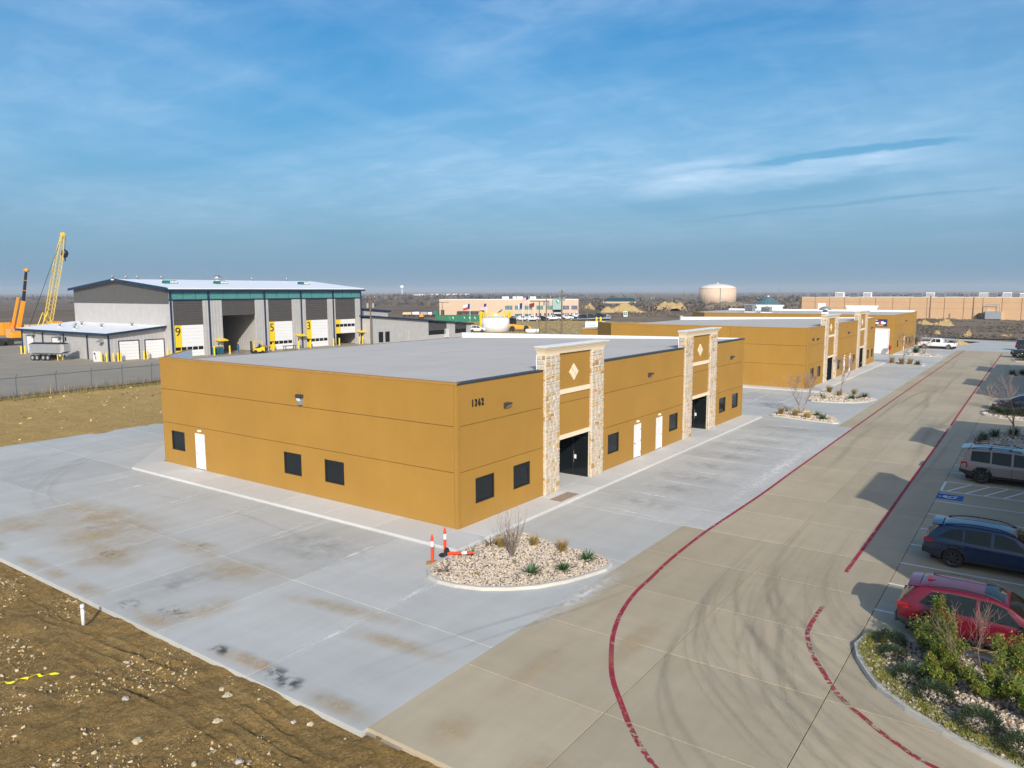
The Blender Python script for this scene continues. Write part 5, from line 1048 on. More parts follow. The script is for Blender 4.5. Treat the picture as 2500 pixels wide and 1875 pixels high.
    if roofpanel:
        g = MB(); grid_patch(g, lambda x, v: topp(x, v*.78, .014), np.linspace(roofpanel[0], roofpanel[1], 6), np.linspace(-1, 1, 5)); g.build('sunroof', 'glass2', t, smooth=True, fix=False)
    if trimm:
        g = MB(); [g.tube([tuple(np.array(S_.side(x, .94, .012))*np.array((1, sg_, 1))) for x in np.linspace(*trimm, 10)], .012, 4, cap=False) for sg_ in (1, -1)]; g.build('chrome_trim', 'chrome', t, fix=False)
    # lamps, plate, mirrors, handles
    for sg_ in (1, -1):
        xr = -L/2; w_ = float(S_.w(xr)); l = MB(); z0, z1 = lamps
        l.hexa([(xr-.03, sg_*w_*.98, z0), (xr-.03, sg_*w_*.62, z0+.02), (xr+.06, sg_*w_*.62, z0+.02), (xr+.34, sg_*(float(S_.w(xr+.34))+.008), z0+.06), (xr-.0, sg_*w_*.95, z1), (xr-.0, sg_*w_*.66, z1-.02), (xr+.06, sg_*w_*.66, z1-.02), (xr+.30, sg_*(float(S_.w(xr+.3))*.99+.008), z1)]); l.build('tail_lamp', 'taill', t)
        xf = L/2; w_ = float(S_.w(xf)); l = MB()
        l.hexa([(xf+.012, sg_*w_*.97, hl[0]), (xf+.012, sg_*w_*.55, hl[0]), (xf-.1, sg_*w_*.55, hl[0]), (xf-.38, sg_*(float(S_.w(xf-.38))+.006), hl[0]+.06), (xf-.01, sg_*w_*.95, hl[1]), (xf-.01, sg_*w_*.58, hl[1]-.02), (xf-.1, sg_*w_*.58, hl[1]-.02), (xf-.34, sg_*(float(S_.w(xf-.34))+.004), hl[1]+.02)]); l.build('head_lamp', 'headl', t)
        if ws:
            x0 = ws[1]-.30; y = float(S_.w(x0)); z = float(S_.belt(x0))+.06; m2 = MB(); m2.hexa([(x0-.07, sg_*(y+.02), z-.06), (x0+.09, sg_*(y+.03), z-.05), (x0+.06, sg_*(y+.22), z-.05), (x0-.07, sg_*(y+.22), z-.06), (x0-.07, sg_*(y+.03), z+.09), (x0+.06, sg_*(y+.04), z+.08), (x0+.03, sg_*(y+.20), z+.08), (x0-.07, sg_*(y+.21), z+.09)]); m2.build('mirror', mpaint if not cladding or mpaint == 'p_red' else 'cladp', t)
        if hi:
            for x in (panes[0][1][0]+.03, panes[1][1][0]+.05, panes[2][1][0]-.02):
                sm_ = MB(); grid_patch(sm_, lambda x_, f: tuple(np.array(S_.body_at(x_, f, .004))*np.array((1, sg_, 1))), (x-.007, x+.007), np.linspace(.2 if x < wheels[1]-.5 else .62, 1, 7)); sm_.build('door_seam', 'inner', t, fix=False)
            for x in panes[0][1][0]-.05, panes[-1][0][0]+.08:
                p = S_.body_at(x, .80, .02); h = MB(); h.tube([(p[0]-.11, sg_*p[1], p[2]), (p[0]-.05, sg_*(p[1]+.015), p[2]), (p[0]+.05, sg_*(p[1]+.015), p[2]), (p[0]+.11, sg_*p[1], p[2])], .018, 5); h.build('door_handle', mpaint, t)
    pl_ = MB(); xr = -L/2; pl_.box(xr-.066, -.17, .62, xr-.061, .17, .76); pl_.build('number_plate', 'plate', t)
    if rails:
        for sg_ in (1, -1):
            x0, x1 = rails if isinstance(rails, tuple) else (-L*.36, L*.08); P = []
            for k in range(9):
                x = x0+(x1-x0)*k/8; P.append((x, sg_*(float(S_.wr(x))-.10), float(S_.top(x))+.02+.055*min(1, 4*k/8, 4*(1-k/8))))
            r2 = MB(); r2.tube(P, .022, 5); r2.build('roof_rail', 'cladp', t)
    if extra: extra(t, S_)
    return t
# --- crossover (red)
suv = Shape(4.6, 1.86, [(-2.3, .98), (-2.22, 1.10), (-1.86, 1.58), (-1.62, 1.66), (-.6, 1.70), (.2, 1.66), (.62, 1.53), (1.32, 1.10), (1.75, 1.02), (2.1, .93), (2.3, .78)], [(-2.3, .97), (-1.9, 1.10), (-.6, 1.03), (1.2, .99), (2.3, .75)], [(-2.3, .42), (-1.9, .24), (1.9, .24), (2.3, .34)], .27)
def finred(t, S_):
    f = MB(); x = -1.45; z = float(S_.top(x))+.02; f.hexa([(x-.13, -.05, z), (x+.13, -.02, z), (x+.13, .02, z), (x-.13, .05, z), (x-.13, -.02, z+.09), (x-.04, -.01, z+.08), (x-.04, .01, z+.08), (x-.13, .02, z+.09)]); f.build('antenna_fin', 'p_red', t)
    s = MB(); grid_patch(s, lambda x_, v: (x_, (S_.wr(-1.8)-.06)*v, 1.665-.04*v*v+(x_+1.75)*.12), np.linspace(-2.06, -1.75, 4), np.linspace(-1, 1, 7)); grid_patch(s, lambda x_, v: (x_, (S_.wr(-1.8)-.06)*v, 1.63-.04*v*v+(x_+1.75)*.08), np.linspace(-2.06, -1.75, 4), np.linspace(-1, 1, 7)); s.build('spoiler', 'p_red', t)
PS = [((-1.72, .12), (-1.12, .06), (-1.12, .90), (-1.40, .86)), ((-1.06, .05), (-.22, .05), (-.22, .93), (-1.06, .92)), ((-.12, .05), (1.02, .06), (.52, .90), (-.12, .93))]
build_car('parked_crossover', 'dark red crossover with sunroof parked beside the near right planted island', 'car', (1.0, -19.85, G), R(-90), suv, 'p_red', (-1.33, 1.36), .345, PS, (.60, 1.36), (-2.20, -1.90), rim='alloy', rails=(-1.5, .4), roofpanel=(-.05, .48), lamps=(.86, 1.06), extra=finred, trimm=(-1.4, .75))
# --- wagon (blue)
wag = Shape(4.85, 1.86, [(-2.42, .95), (-2.34, 1.06), (-1.98, 1.50), (-1.75, 1.60), (-.8, 1.66), (.2, 1.62), (.62, 1.49), (1.36, 1.08), (1.85, 1.0), (2.2, .90), (2.42, .76)], [(-2.42, .94), (-2.0, 1.07), (-.6, 1.01), (1.2, .97), (2.42, .73)], [(-2.42, .42), (-2.0, .26), (2.0, .26), (2.42, .34)], .27)
def spw(t, S_):
    s = MB(); grid_patch(s, lambda x_, v: (x_, (S_.wr(-1.9)-.05)*v, 1.63-.04*v*v+(x_+1.85)*.10), np.linspace(-2.2, -1.85, 4), np.linspace(-1, 1, 7)); grid_patch(s, lambda x_, v: (x_, (S_.wr(-1.9)-.05)*v, 1.59-.04*v*v+(x_+1.85)*.06), np.linspace(-2.2, -1.85, 4), np.linspace(-1, 1, 7)); s.build('spoiler', 'p_blue', t)
PW = [((-1.95, .18), (-1.12, .06), (-1.12, .90), (-1.55, .82)), ((-1.06, .05), (-.2, .05), (-.2, .93), (-1.06, .92)), ((-.10, .05), (1.06, .06), (.54, .90), (-.10, .93))]
build_car('parked_wagon', 'dark blue wagon with black wheels and roof rails in the shade', 'car', (8.58, -19.8, G), R(-90), wag, 'p_blue', (-1.40, 1.38), .36, PW, (.62, 1.40), (-2.30, -2.02), rails=(-1.75, .55), lamps=(.84, 1.02), extra=spw)
# --- boxy off-roader (beige, dark roof)
box_ = Shape(4.95, 1.95, [(-2.47, 1.0), (-2.44, 1.15), (-2.22, 1.82), (-2.0, 1.90), (-.8, 1.93), (.4, 1.90), (.68, 1.80), (1.14, 1.24), (1.3, 1.19), (2.2, 1.13), (2.47, 1.0)], [(-2.47, .99), (-2.2, 1.16), (-.6, 1.12), (1.1, 1.10), (2.47, .97)], [(-2.47, .55), (-2.1, .34), (2.0, .34), (2.47, .48)], .17, .08, 7., .12)
def spb(t, S_):
    for x in (-1.15, -.2):
        c = MB(); w_ = float(S_.wr(x)); z = float(S_.top(x)); c.box(x-.05, -w_+.02, z+.10, x+.05, w_-.02, z+.14); c.build('roof_bar', 'galv', t)
    s = MB(); s.hexa([(-2.52, -.72, 1.84), (-2.1, -.78, 1.90), (-2.1, .78, 1.90), (-2.52, .72, 1.84), (-2.52, -.72, 1.87), (-2.1, -.78, 1.94), (-2.1, .78, 1.94), (-2.52, .72, 1.87)]); s.build('spoiler', 'p_greytop', t)
PB = [((-2.02, .10), (-1.10, .06), (-1.10, .92), (-1.98, .90)), ((-1.02, .05), (-.12, .02), (-.12, .93), (-1.02, .92)), ((-.02, .02), (.98, .06), (.62, .90), (-.02, .93))]
build_car('parked_offroader', 'boxy beige off-roader with dark roof and roof bars in the shade', 'car', (24.15, -19.8, G), R(-90), box_, 'p_beige', (-1.45, 1.40), .405, PB, (.66, 1.16), (-2.40, -2.26), rails=(-2.0, .3), roof=(-2.1, .6, 'p_greytop'), lamps=(.80, 1.14), extra=spb)
# --- saloon (navy), nose towards the lane
sal = Shape(4.75, 1.84, [(-2.37, .80), (-2.25, .98), (-1.75, 1.06), (-1.05, 1.38), (-.3, 1.45), (.3, 1.40), (1.15, 1.0), (1.7, .92), (2.15, .82), (2.37, .62)], [(-2.37, .78), (-1.8, .97), (-.6, .96), (1.1, .92), (2.37, .60)], [(-2.37, .36), (-2.0, .2), (2.0, .2), (2.37, .26)], .30)
PSA = [((-1.45, .10), (-.95, .06), (-.85, .86), (-1.0, .80)), ((-.88, .05), (-.15, .05), (-.15, .92), (-.80, .90)), ((-.06, .05), (.92, .06), (.36, .88), (-.06, .92))]
build_car('parked_saloon', 'dark blue saloon with its nose to the lane at the right edge', 'car', (54.95, -19.55, G), R(90), sal, 'p_navy', (-1.38, 1.42), .33, PSA, (.34, 1.12), (-1.72, -1.10), False, False, hi=False, lamps=(.70, .88))
# --- pickups
pk = Shape(6.3, 2.05, [(-3.15, 1.14), (-3.05, 1.20), (-.95, 1.22), (-.80, 1.80), (-.6, 1.93), (.35, 1.95), (.65, 1.88), (1.25, 1.34), (1.45, 1.28), (2.8, 1.24), (3.15, 1.05)], [(-3.15, 1.12), (-1.0, 1.18), (1.2, 1.20), (3.15, 1.02)], [(-3.15, .62), (-2.6, .46), (2.6, .46), (3.15, .50)], .20, .07, 7., .12)
def bed(t, S_):
    b_ = MB(); b_.box(-2.98, -.80, 1.212, -1.05, .80, 1.258); b_.build('load_bed', 'inner', t)
    g = MB(); g.box(3.14, -.55, .72, 3.19, .55, 1.0); g.build('grille', 'chrome', t)
PP = [((-.62, .06), (.12, .05), (.12, .92), (-.55, .92)), ((.20, .05), (1.08, .06), (.66, .90), (.20, .93))]
build_car('parked_pickup', 'white pickup with open bed parked beyond the roller door building', 'pickup truck', (132.8, -4.5, G), R(84), pk, 'p_white', (-1.95, 1.98), .42, PP, (.64, 1.30), None, False, False, 'alloy', hi=False, lamps=(.85, 1.15), extra=bed, hl=(.80, 1.02))
build_car('parked_pickup', 'black pickup with its nose to the lane at the right edge', 'pickup truck', (118.6, -19.4, G), R(90), pk, 'p_black', (-1.95, 1.98), .42, PP, (.64, 1.30), None, False, False, 'alloy', hi=False, lamps=(.85, 1.15), extra=bed, hl=(.80, 1.02))
build_car('parked_offroader', 'dark off-roader seen from behind at the right edge, past the black pickup', 'car', (136.2, -18.8, G), R(-88), box_, 'p_black', (-1.45, 1.40), .405, PB, (.66, 1.16), (-2.40, -2.26), rails=False, hi=False, lamps=(.80, 1.14))
build_car('parked_crossover', 'dark crossover seen from behind between the ochre corner and white pickup', 'car', (141.0, 1.3, G), R(90), suv, 'p_navy', (-1.33, 1.36), .345, PS, (.60, 1.36), (-2.20, -1.90), rails=False, hi=False, lamps=(.86, 1.06))
# ================================================================== industrial yard on the left
Y0 = 95.5; t = thing('workshop_hall', 'tall grey metal workshop with numbered white roller doors and teal band', 'building', (42.5, Y0, 0))
X = lambda x: x-42.5
bays = [(43.0, 48.3, 5.2, 'nine'), (51.9, 58.6, 6.6, 'open'), (61.4, 66.7, 5.2, 'five'), (69.9, 75.3, 5.2, 'three'), (77.3, 82.6, 5.1, 'one')]
edges = [42.5]+[v for b in bays for v in b[:2]]+[84.2]
for a, b in zip(edges[0::2], edges[1::2]):
    mb = MB(); mb.box(X(a), 0, G, X(b), .3, 9.25); mb.build('wall_panel', 'clad', t)
for a, b, zd, k in bays:
    n = 9
    for i in range(n):
        z0 = zd+(9.25-zd)*i/n; mb = MB(); mb.box(X(a), .10+.02*(i % 2), z0, X(b), .25, z0+(9.25-zd)/n-.02); mb.build('upper_slat', 'clad_dk', t)
mb = MB(); mb.box(X(42.4), -.04, 9.25, X(84.3), .3, 9.45); mb.build('band', 'navy', t)
for a, b in zip((42.6, 49.5, 60.7, 68.9, 76.8), (49.3, 60.5, 68.7, 76.6, 84.1)):
    k = max(3, round((b-a)/2.6))
    for i in range(k):
        w_ = (b-a)/k; mb = MB(); mb.box(X(a+i*w_+.06), .02, 9.47, X(a+(i+1)*w_-.06), .2, 10.72); mb.build('skylight_panel', 'teal', t)
mb = MB(); mb.box(X(42.5), .205, 9.46, X(84.2), .3, 10.75); mb.build('band_frame', 'galv', t)
for x in (42.55, 49.4, 60.6, 68.8, 76.7, 84.1):
    mb = MB(); mb.box(X(x)-.12, -.15, G, X(x)+.12, -.0, 10.75); mb.build('downpipe', 'navy', t)
mb = MB(); mb.box(-.5, -.6, 10.76, 42.4, .32, 11.12); mb.build('eave', 'navy', t)
DY = 32.5; zr_ = 12.75; hy = DY/2
mb = MB(); mb.hexa([(-.6, -.4, 11.12), (42.4, -.4, 11.12), (42.4, hy, zr_), (-.6, hy, zr_), (-.6, -.4, 11.3), (42.4, -.4, 11.3), (42.4, hy, zr_+.18), (-.6, hy, zr_+.18)]); mb.hexa([(-.6, hy, zr_), (42.4, hy, zr_), (42.4, DY+.4, 11.12), (-.6, DY+.4, 11.12), (-.6, hy, zr_+.18), (42.4, hy, zr_+.18), (42.4, DY+.4, 11.3), (-.6, DY+.4, 11.3)]); mb.build('roof', 'metalroof', t)
mb = MB()
for (y0, z0, y1, z1) in ((-.62, 10.95, hy, 12.6), (hy, 12.6, DY+.6, 10.95)): mb.hexa([(-.75, y0, z0), (-.62, y0, z0), (-.62, y1, z1), (-.75, y1, z1), (-.75, y0, z0+.42), (-.62, y0, z0+.42), (-.62, y1, z1+.42), (-.75, y1, z1+.42)])
mb.build('gable_trim', 'navy', t)
mb = MB(); mb.add([(0, .3, 8.7), (0, DY, 8.7), (0, DY, 11.1), (0, hy, 12.72), (0, .3, 11.1)], [(0, 1, 2, 3, 4)]); mb.add([(.2, .3, 8.7), (.2, DY, 8.7), (.2, DY, 11.1), (.2, hy, 12.72), (.2, .3, 11.1)], [(4, 3, 2, 1, 0)]); mb.build('gable', 'clad_dkv', t, fix=False)
mb = MB(); mb.box(-.03, .3, G, .2, DY, 8.69); mb.build('wall_panel', 'clad', t); mb = MB(); mb.box(41.4, .3, G, 41.7, DY, 11.1); mb.build('wall_panel', 'clad', t); mb = MB(); mb.box(.2, DY-.3, G, 41.4, DY, 11.1); mb.build('wall_panel', 'clad', t)
def bigdoor(a, b, z0, z1, dig):
    o = MB(); n = 9
    for i in range(n):
        h = (z1-z0)/n; mb = MB(); mb.box(X(a)+(1.32 if True else 0), .12, z0+i*h, X(b)-.05, .2, z0+(i+1)*h-.015); mb.build('door_slat', 'white', t)
    mb = MB(); mb.box(X(a)+.08, .11, z0, X(a)+1.31, .2, z1); mb.build('yellow_door_strip', 'yellow', t)
    zw = z0+(z1-z0)*(.20 if z0 < 1 else .47)
    for i in range(5):
        w_ = (b-a-.2)/5; mb = MB(); mb.box(X(a)+.12+i*w_, .095, zw, X(a)+.12+i*w_+w_*.86, .109, zw+.55); mb.build('door_window', 'glass', t)
    if dig:
        me = text_mesh(dig, 2.05, .01, .0); me.materials.clear(); me.materials.append(MAT['black']); obj_of('bay_number', me, t, (X(a)+.14, .085, z1-1.75), (math.pi/2, 0, 0))
bigdoor(43.0, 48.3, .0, 5.2, '9'); bigdoor(61.4, 66.7, 0, 5.2, '5'); bigdoor(69.9, 75.3, 0, 5.2, '3'); bigdoor(77.3, 82.6, 2.3, 5.1, None)
# open bay: floor, inner posts; back wall darkened as shade, dark filler boxes added
mb = MB(); mb.box(X(50.5), 11.5, 0, X(60), 11.7, 9); mb.build('inner_wall', 'clad_dkv', t); mb = MB(); mb.box(X(51), 6.0, 0, X(54.6), 8.0, 2.6); mb.build('dark_filler_shelf', 'flagblue', t); mb = MB(); mb.box(X(55.2), 5.0, 0, X(56.2), 6.0, 1.8); mb.build('dark_filler_box', 'coping', t); mb = MB(); mb.box(X(59.2), .4, 0, X(59.4), 11.5, 9); mb.build('inner_wall', 'clad', t); mb = MB(); mb.box(X(50.6), .4, 0, X(50.8), 11.5, 9); mb.build('inner_wall', 'clad', t); mb = MB(); mb.box(X(56.3), 8, 0, X(57.2), 8.8, 8); mb.build('inner_column', 'navy', t); mb = MB(); mb.box(X(52), 10.9, 4, X(55), 11.2, 6.4); mb.build('inner_sign', 'black', t)
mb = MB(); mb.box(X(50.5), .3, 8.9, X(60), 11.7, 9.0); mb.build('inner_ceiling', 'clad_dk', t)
for a in (50.3, 67.3, 82.9):
    mb = MB(); mb.hexa([(X(a), -1.1, 2.26), (X(a)+1.85, -1.1, 2.26), (X(a)+1.85, -.0, 2.5), (X(a), -.0, 2.5), (X(a), -1.1, 2.42), (X(a)+1.85, -1.1, 2.42), (X(a)+1.85, -.0, 2.66), (X(a), -.0, 2.66)]); mb.build('awning', 'yellow', t)
    mb = MB(); mb.box(X(a)+.35, -.05, 0, X(a)+1.4, -.001, 2.15); o = mb.build('door', 'clad', t); mb = MB(); mb.box(X(a)+.5, -.065, 1.3, X(a)+.7, -.051, 1.9); mb.build('vision_panel', 'glass', o)
for x in (47.5, 58, 72):
    pass
def vent(label, x, y, z, big=False):
    v = thing('roof_ventilator', label, 'roof vent', (x, y, z)); mb = MB(); mb.lathe([(.45, -.1), (.45, .35), (.8, .45), (.75, .75), (.35, 1.05), (0, 1.1)] if big else [(.16, -.1), (.16, .5), (.28, .5), (.28, .7), (0, .75)], 12); mb.build('cowl', 'metal', v, smooth=True); mb = MB(); mb.lathe([(.6 if big else .28, -.08), (.55 if big else .25, .08)], 12); mb.build('flashing', 'white2', v)
zroof = lambda y: 11.3+(zr_-11.12)*min(y-Y0, Y0+DY-y)/hy
for k, (px, py, big) in enumerate(((275, 683, False), (308, 682, False), (531, 688, True), (336, 689, False), (395, 690, False), (615, 690, False), (700, 690, False))):
    p = gp(px, py+4, 1, Y0+hy-.6); vent('ventilator on the white workshop roof ridge, %s from the left' % ('first', 'second', 'big one', 'third', 'fourth', 'fifth', 'sixth')[k], p[0], Y0+hy-.6, zr_+.05, big)
for k, px in enumerate((415, 538, 741)):
    p = gp(px, 697, 1, Y0+8); s = thing('roof_louvre', '%s curved roof skylight on the white workshop roof' % ('left', 'middle', 'right')[k], 'skylight', (p[0], Y0+8, zroof(Y0+8))); mb = MB()
    for i in range(6):
        a0, a1 = math.pi*i/6, math.pi*(i+1)/6; mb.hexa([(-1.3, -.5*math.cos(a0), .9*math.sin(a0)), (1.3, -.5*math.cos(a0), .9*math.sin(a0)), (1.3, -.5*math.cos(a1), .9*math.sin(a1)), (-1.3, -.5*math.cos(a1), .9*math.sin(a1)), (-1.3, -.45*math.cos(a0), .8*math.sin(a0)), (1.3, -.45*math.cos(a0), .8*math.sin(a0)), (1.3, -.45*math.cos(a1), .8*math.sin(a1)), (-1.3, -.45*math.cos(a1), .8*math.sin(a1))])
    mb.build('glazing', 'copper_green', s); s.scale = (.95, .8, .62)
    for i in range(5): mb = MB(); mb.box(-.1+i*.28, -.56, .1, .02+i*.28, -.40, .75); mb.build('louvre', 'white2', s)
# left annex
t = thing('workshop_annex', 'low grey metal annex with white roof left of the tall workshop', 'building', (33.4, 97.6, 0)); A = lambda x: x-33.4; AY = 31.
mb = MB(); mb.box(0, .2, G, .2, AY, 4.1); mb.build('wall_panel', 'clad', t); mb = MB(); mb.add([(0, 0, G), (9.4, 0, G), (9.4, 0, 4.95), (0, 0, 4.1)], [(0, 1, 2, 3)]); mb.add([(0, .2, G), (9.4, .2, G), (9.4, .2, 4.95), (0, .2, 4.1)], [(3, 2, 1, 0)]); mb.add([(0, 0, G), (0, .2, G), (0, .2, 4.1), (0, 0, 4.1)], [(3, 2, 1, 0)]); mb.build('wall_panel', 'clad', t, fix=False); mb = MB(); mb.box(.2, AY-.2, G, 9.4, AY, 4.4); mb.build('wall_panel', 'clad', t)
mb = MB(); mb.hexa([(-.7, -.7, 4.16), (9.05, -.7, 5.05), (9.05, AY+.5, 5.05), (-.7, AY+.5, 4.16), (-.7, -.7, 4.34), (9.05, -.7, 5.23), (9.05, AY+.5, 5.23), (-.7, AY+.5, 4.34)]); mb.build('roof', 'metalroof', t)
mb = MB(); mb.box(-.82, -.75, 3.95, -.702, AY+.5, 4.33); mb.hexa([(-.8, -.8, 3.98), (9.05, -.8, 4.87), (9.05, -.702, 4.87), (-.8, -.702, 3.98), (-.8, -.8, 4.33), (9.05, -.8, 5.22), (9.05, -.702, 5.22), (-.8, -.702, 4.33)]); mb.build('eave', 'navy', t)
for y in (.0, 6.8, 14.9, 22.5, 30.6): mb = MB(); mb.box(-.16, y-.1, G, -.002, y+.12, 3.98); mb.build('downpipe', 'navy', t)
def adoor(side, a, b, h):
    f = MB(); e = .16
    for q in ((a-e, a, 0, h+e), (b, b+e, 0, h+e), (a, b, h, h+e)): abox(f, side, q[0], q[1], -.05, .03, q[2], q[3])
    f.build('door_frame', 'navy' if side == 'front' else 'coping', t)
    for i in range(6):
        mb = MB(); abox(mb, side, a, b, -.03, -.002, .02+h*i/6, h*(i+1)/6-.01); mb.build('door_slat', 'white', t)
adoor('front', A(34.95), A(38.0), 2.95); adoor('front', A(39.15), A(42.2), 2.92); adoor('side', 26.2, 28.9, 3.0); adoor('side', 16.3, 19.1, 3.0)
mb = MB(); mb.box(-.05, 11.8, 0, -.001, 12.7, 2.0); mb.build('door', 'clad', t); mb = MB(); mb.box(-.06, 14.0, 2.6, -.001, 14.5, 3.3); mb.build('small_window', 'glass', t)
for k, (y, z) in enumerate(((1.9, 2.9), (16.0, 3.2), (25.8, 3.3))):
    mb = MB(); mb.hexa([(-.9, y-.5, z), (-.0, y-.5, z), (-.0, y+.5, z), (-.9, y+.5, z), (-.35, y-.35, z+.45), (-.0, y-.35, z+.45), (-.0, y+.35, z+.45), (-.35, y+.35, z+.45)]); mb.build('exhaust_hood', 'galv', t)
for k, (x, y) in enumerate(((36.2, 120), (37, 116), (35, 112), (38.5, 117), (37.5, 108), (40, 103))): vent('small vent pipe on the white annex roof, %s from the far left' % ('first', 'second', 'third', 'fourth', 'fifth', 'last')[k], x, y, 4.34+(x-32.7)*.091)
# right annex
t = thing('office_annex', 'grey metal annex with sloping dark roof edge right of the tall workshop', 'building', (84.3, 92.5, 0)); B = lambda x: x-84.3; zt_ = lambda x: 5.75-(x-80.5)*.080
def sl_panel(a, b, z0, m, nm, dy=0.):
    mb = MB(); mb.hexa([(B(a), dy, z0), (B(b), dy, z0), (B(b), dy+.2, z0), (B(a), dy+.2, z0), (B(a), dy, zt_(a)), (B(b), dy, zt_(b)), (B(b), dy+.2, zt_(b)), (B(a), dy+.2, zt_(a))]); return mb.build(nm, m, t)
for a, b, z0, m in ((84.3, 91.2, G, 'clad'), (91.25, 101.6, G, 'clad'), (107.9, 110.9, G, 'clad'), (115.2, 116.8, G, 'clad')): sl_panel(a, b, z0, m, 'wall_panel')
for a, b in ((101.65, 107.85), (110.95, 115.15)):
    for i in range(7): mb = MB(); z0 = 1.9+i*(zt_(b)-1.9)/7; mb.box(B(a), .03, z0, B(b), .2, z0+(zt_(b)-1.9)/7-.03); mb.build('dark_slat', 'clad_dk', t)
    for i in range(6): w_ = (b-a)/6; mb = MB(); mb.box(B(a+i*w_)+.06, .08, .9, B(a+(i+1)*w_)-.06, .12, 1.86); mb.build('window_pane', 'glass', t)
    mb = MB(); mb.box(B(a), .06, G, B(b), .2, .88); mb.build('wall_panel', 'clad', t)
mb = MB(); mb.hexa([(B(83.6), -.5, zt_(83.6)), (B(117.6), -.5, zt_(117.6)), (B(117.6), 24, zt_(117.6)), (B(83.6), 24, zt_(83.6)), (B(83.6), -.5, zt_(83.6)+.3), (B(117.6), -.5, zt_(117.6)+.3), (B(117.6), 24, zt_(117.6)+.3), (B(83.6), 24, zt_(83.6)+.3)]); mb.build('roof_edge', 'navy', t)
mb = MB(); mb.box(B(116.6), .2, G, B(116.8), 24, 2.8); mb.build('wall_panel', 'clad', t); mb = MB(); mb.box(0, .2, G, .2, 24, 5.2); mb.build('wall_panel', 'clad', t)
for a in (86.1, 88.0): mb = MB(); mb.box(B(a), -.02, .1, B(a)+1.3, -.001, 2.3); mb.build('window_pane', 'glass', t)
for a in (92.3, 95.1): mb = MB(); mb.box(B(a), -.04, 0, B(a)+.95, -.001, 2.05); mb.build('door', 'clad', t)
for a in (106.7, 107.5):
    mb = MB()
    for q in ((a, a+.1, .2, 2.1), (a+.45, a+.55, .2, 2.1), (a+.1, a+.45, 2.0, 2.1), (a+.1, a+.45, .2, .3)): mb.box(B(q[0]), -.5, q[2], B(q[1]), -.4, q[3])
    mb.build('white_rack', 'white', t)
mb = MB(); mb.hexa([(B(84.3), 5, 5.3), (B(94), 5, 4.6), (B(94), 20, 4.6), (B(84.3), 20, 5.3), (B(84.3), 5, 7.0), (B(94), 5, 6.2), (B(94), 20, 6.2), (B(84.3), 20, 7.0)]); mb.build('upper_wall', 'clad', t); mb = MB(); mb.hexa([(B(84.3), 4.6, 7.0), (B(94.6), 4.6, 6.2), (B(94.6), 20, 6.2), (B(84.3), 20, 7.0), (B(84.3), 4.6, 7.3), (B(94.6), 4.6, 6.5), (B(94.6), 20, 6.5), (B(84.3), 20, 7.3)]); mb.build('upper_roof', 'navy', t)
# bollards
def bollard(x, y, label, h=1.25):
    o = thing('bollard', label, 'bollard', (x, y, -.05), 0, 'yellow bollards'); mb = MB(); mb.lathe([(.13, 0), (.13, h-.06), (.11, h-.01), (.05, h+.03), (0, h+.04)], 10); mb.build('post', 'yellow', o); mb = MB(); mb.lathe([(.2, 0), (.2, .06), (.14, .08)], 10); mb.build('footing', 'kerb', o)
for x, y, l in ((32.4, 98.2, 'left of the white charger cabinet'), (32.9, 97.6, 'right of the white charger cabinet'), (33.6, 96.9, 'at the annex corner, first of three'), (34.2, 96.7, 'at the annex corner, second of three'), (34.7, 96.8, 'at the annex corner, last of three'), (38.35, 96.7, 'between the annex doors, left one'), (38.95, 96.8, 'between the annex doors, right one'), (42.3, 96.6, 'right of the second annex door'), (32.0, 125.6, 'at the far end of the annex, left one'), (32.3, 124.9, 'at the far end of the annex, right one'),
                (49.2, 94.2, 'right of door nine'), (52.1, 94.1, 'left of the open bay'), (61.2, 94.3, 'left of door five'), (66.9, 94.2, 'right of door five'), (69.8, 94.4, 'left of door three'), (75.5, 94.3, 'right of door three'), (77.1, 94.4, 'left of the half open door'), (82.4, 94.3, 'right of the half open door'), (83.2, 94.2, 'at the right end of the workshop')): bollard(x, y, 'yellow bollard '+l, 1.5 if x > 48 else 1.35)
t = thing('charger_cabinet', 'white fuel dispenser with a black hose beside the annex wall', 'dispenser', (32.2, 99.2, -.05)); mb = MB(); mb.box(-.35, -.45, 0, .35, .45, 1.6); mb.build('cabinet', 'white', t); mb = MB(); mb.tube([(-.37, -.3, 1.3), (-.55, -.5, 1.0), (-.5, -.6, .5), (-.4, -.4, .35), (-.38, -.2, .9)], .03, 5); mb.build('hose', 'rubber', t); mb = MB(); mb.box(-.36, -.2, 1.1, -.351, .2, 1.4); mb.build('display', 'glass', t)
# gas cylinders by door nine
for i in range(9):
    o = thing('gas_cylinder', '%s gas cylinder from the left in the rack right of door nine' % ('first', 'second', 'third', 'fourth', 'fifth', 'sixth', 'seventh', 'eighth', 'ninth')[i], 'gas cylinder', (49.35+i*.24, 94.9, -.05), 0, 'gas cylinders'); mb = MB(); mb.lathe([(.11, 0), (.11, 1.2), (.05, 1.35), (.04, 1.45), (0, 1.45)], 8); mb.build('cylinder', plain('cyl%d' % i, ((.01, .10, .13), (.01, .16, .09), (.02, .06, .16))[i % 3], .5), o); mb = MB(); mb.lathe([(.05, 1.42), (.05, 1.6), (0, 1.6)], 6); mb.build('valve', 'yellow', o)
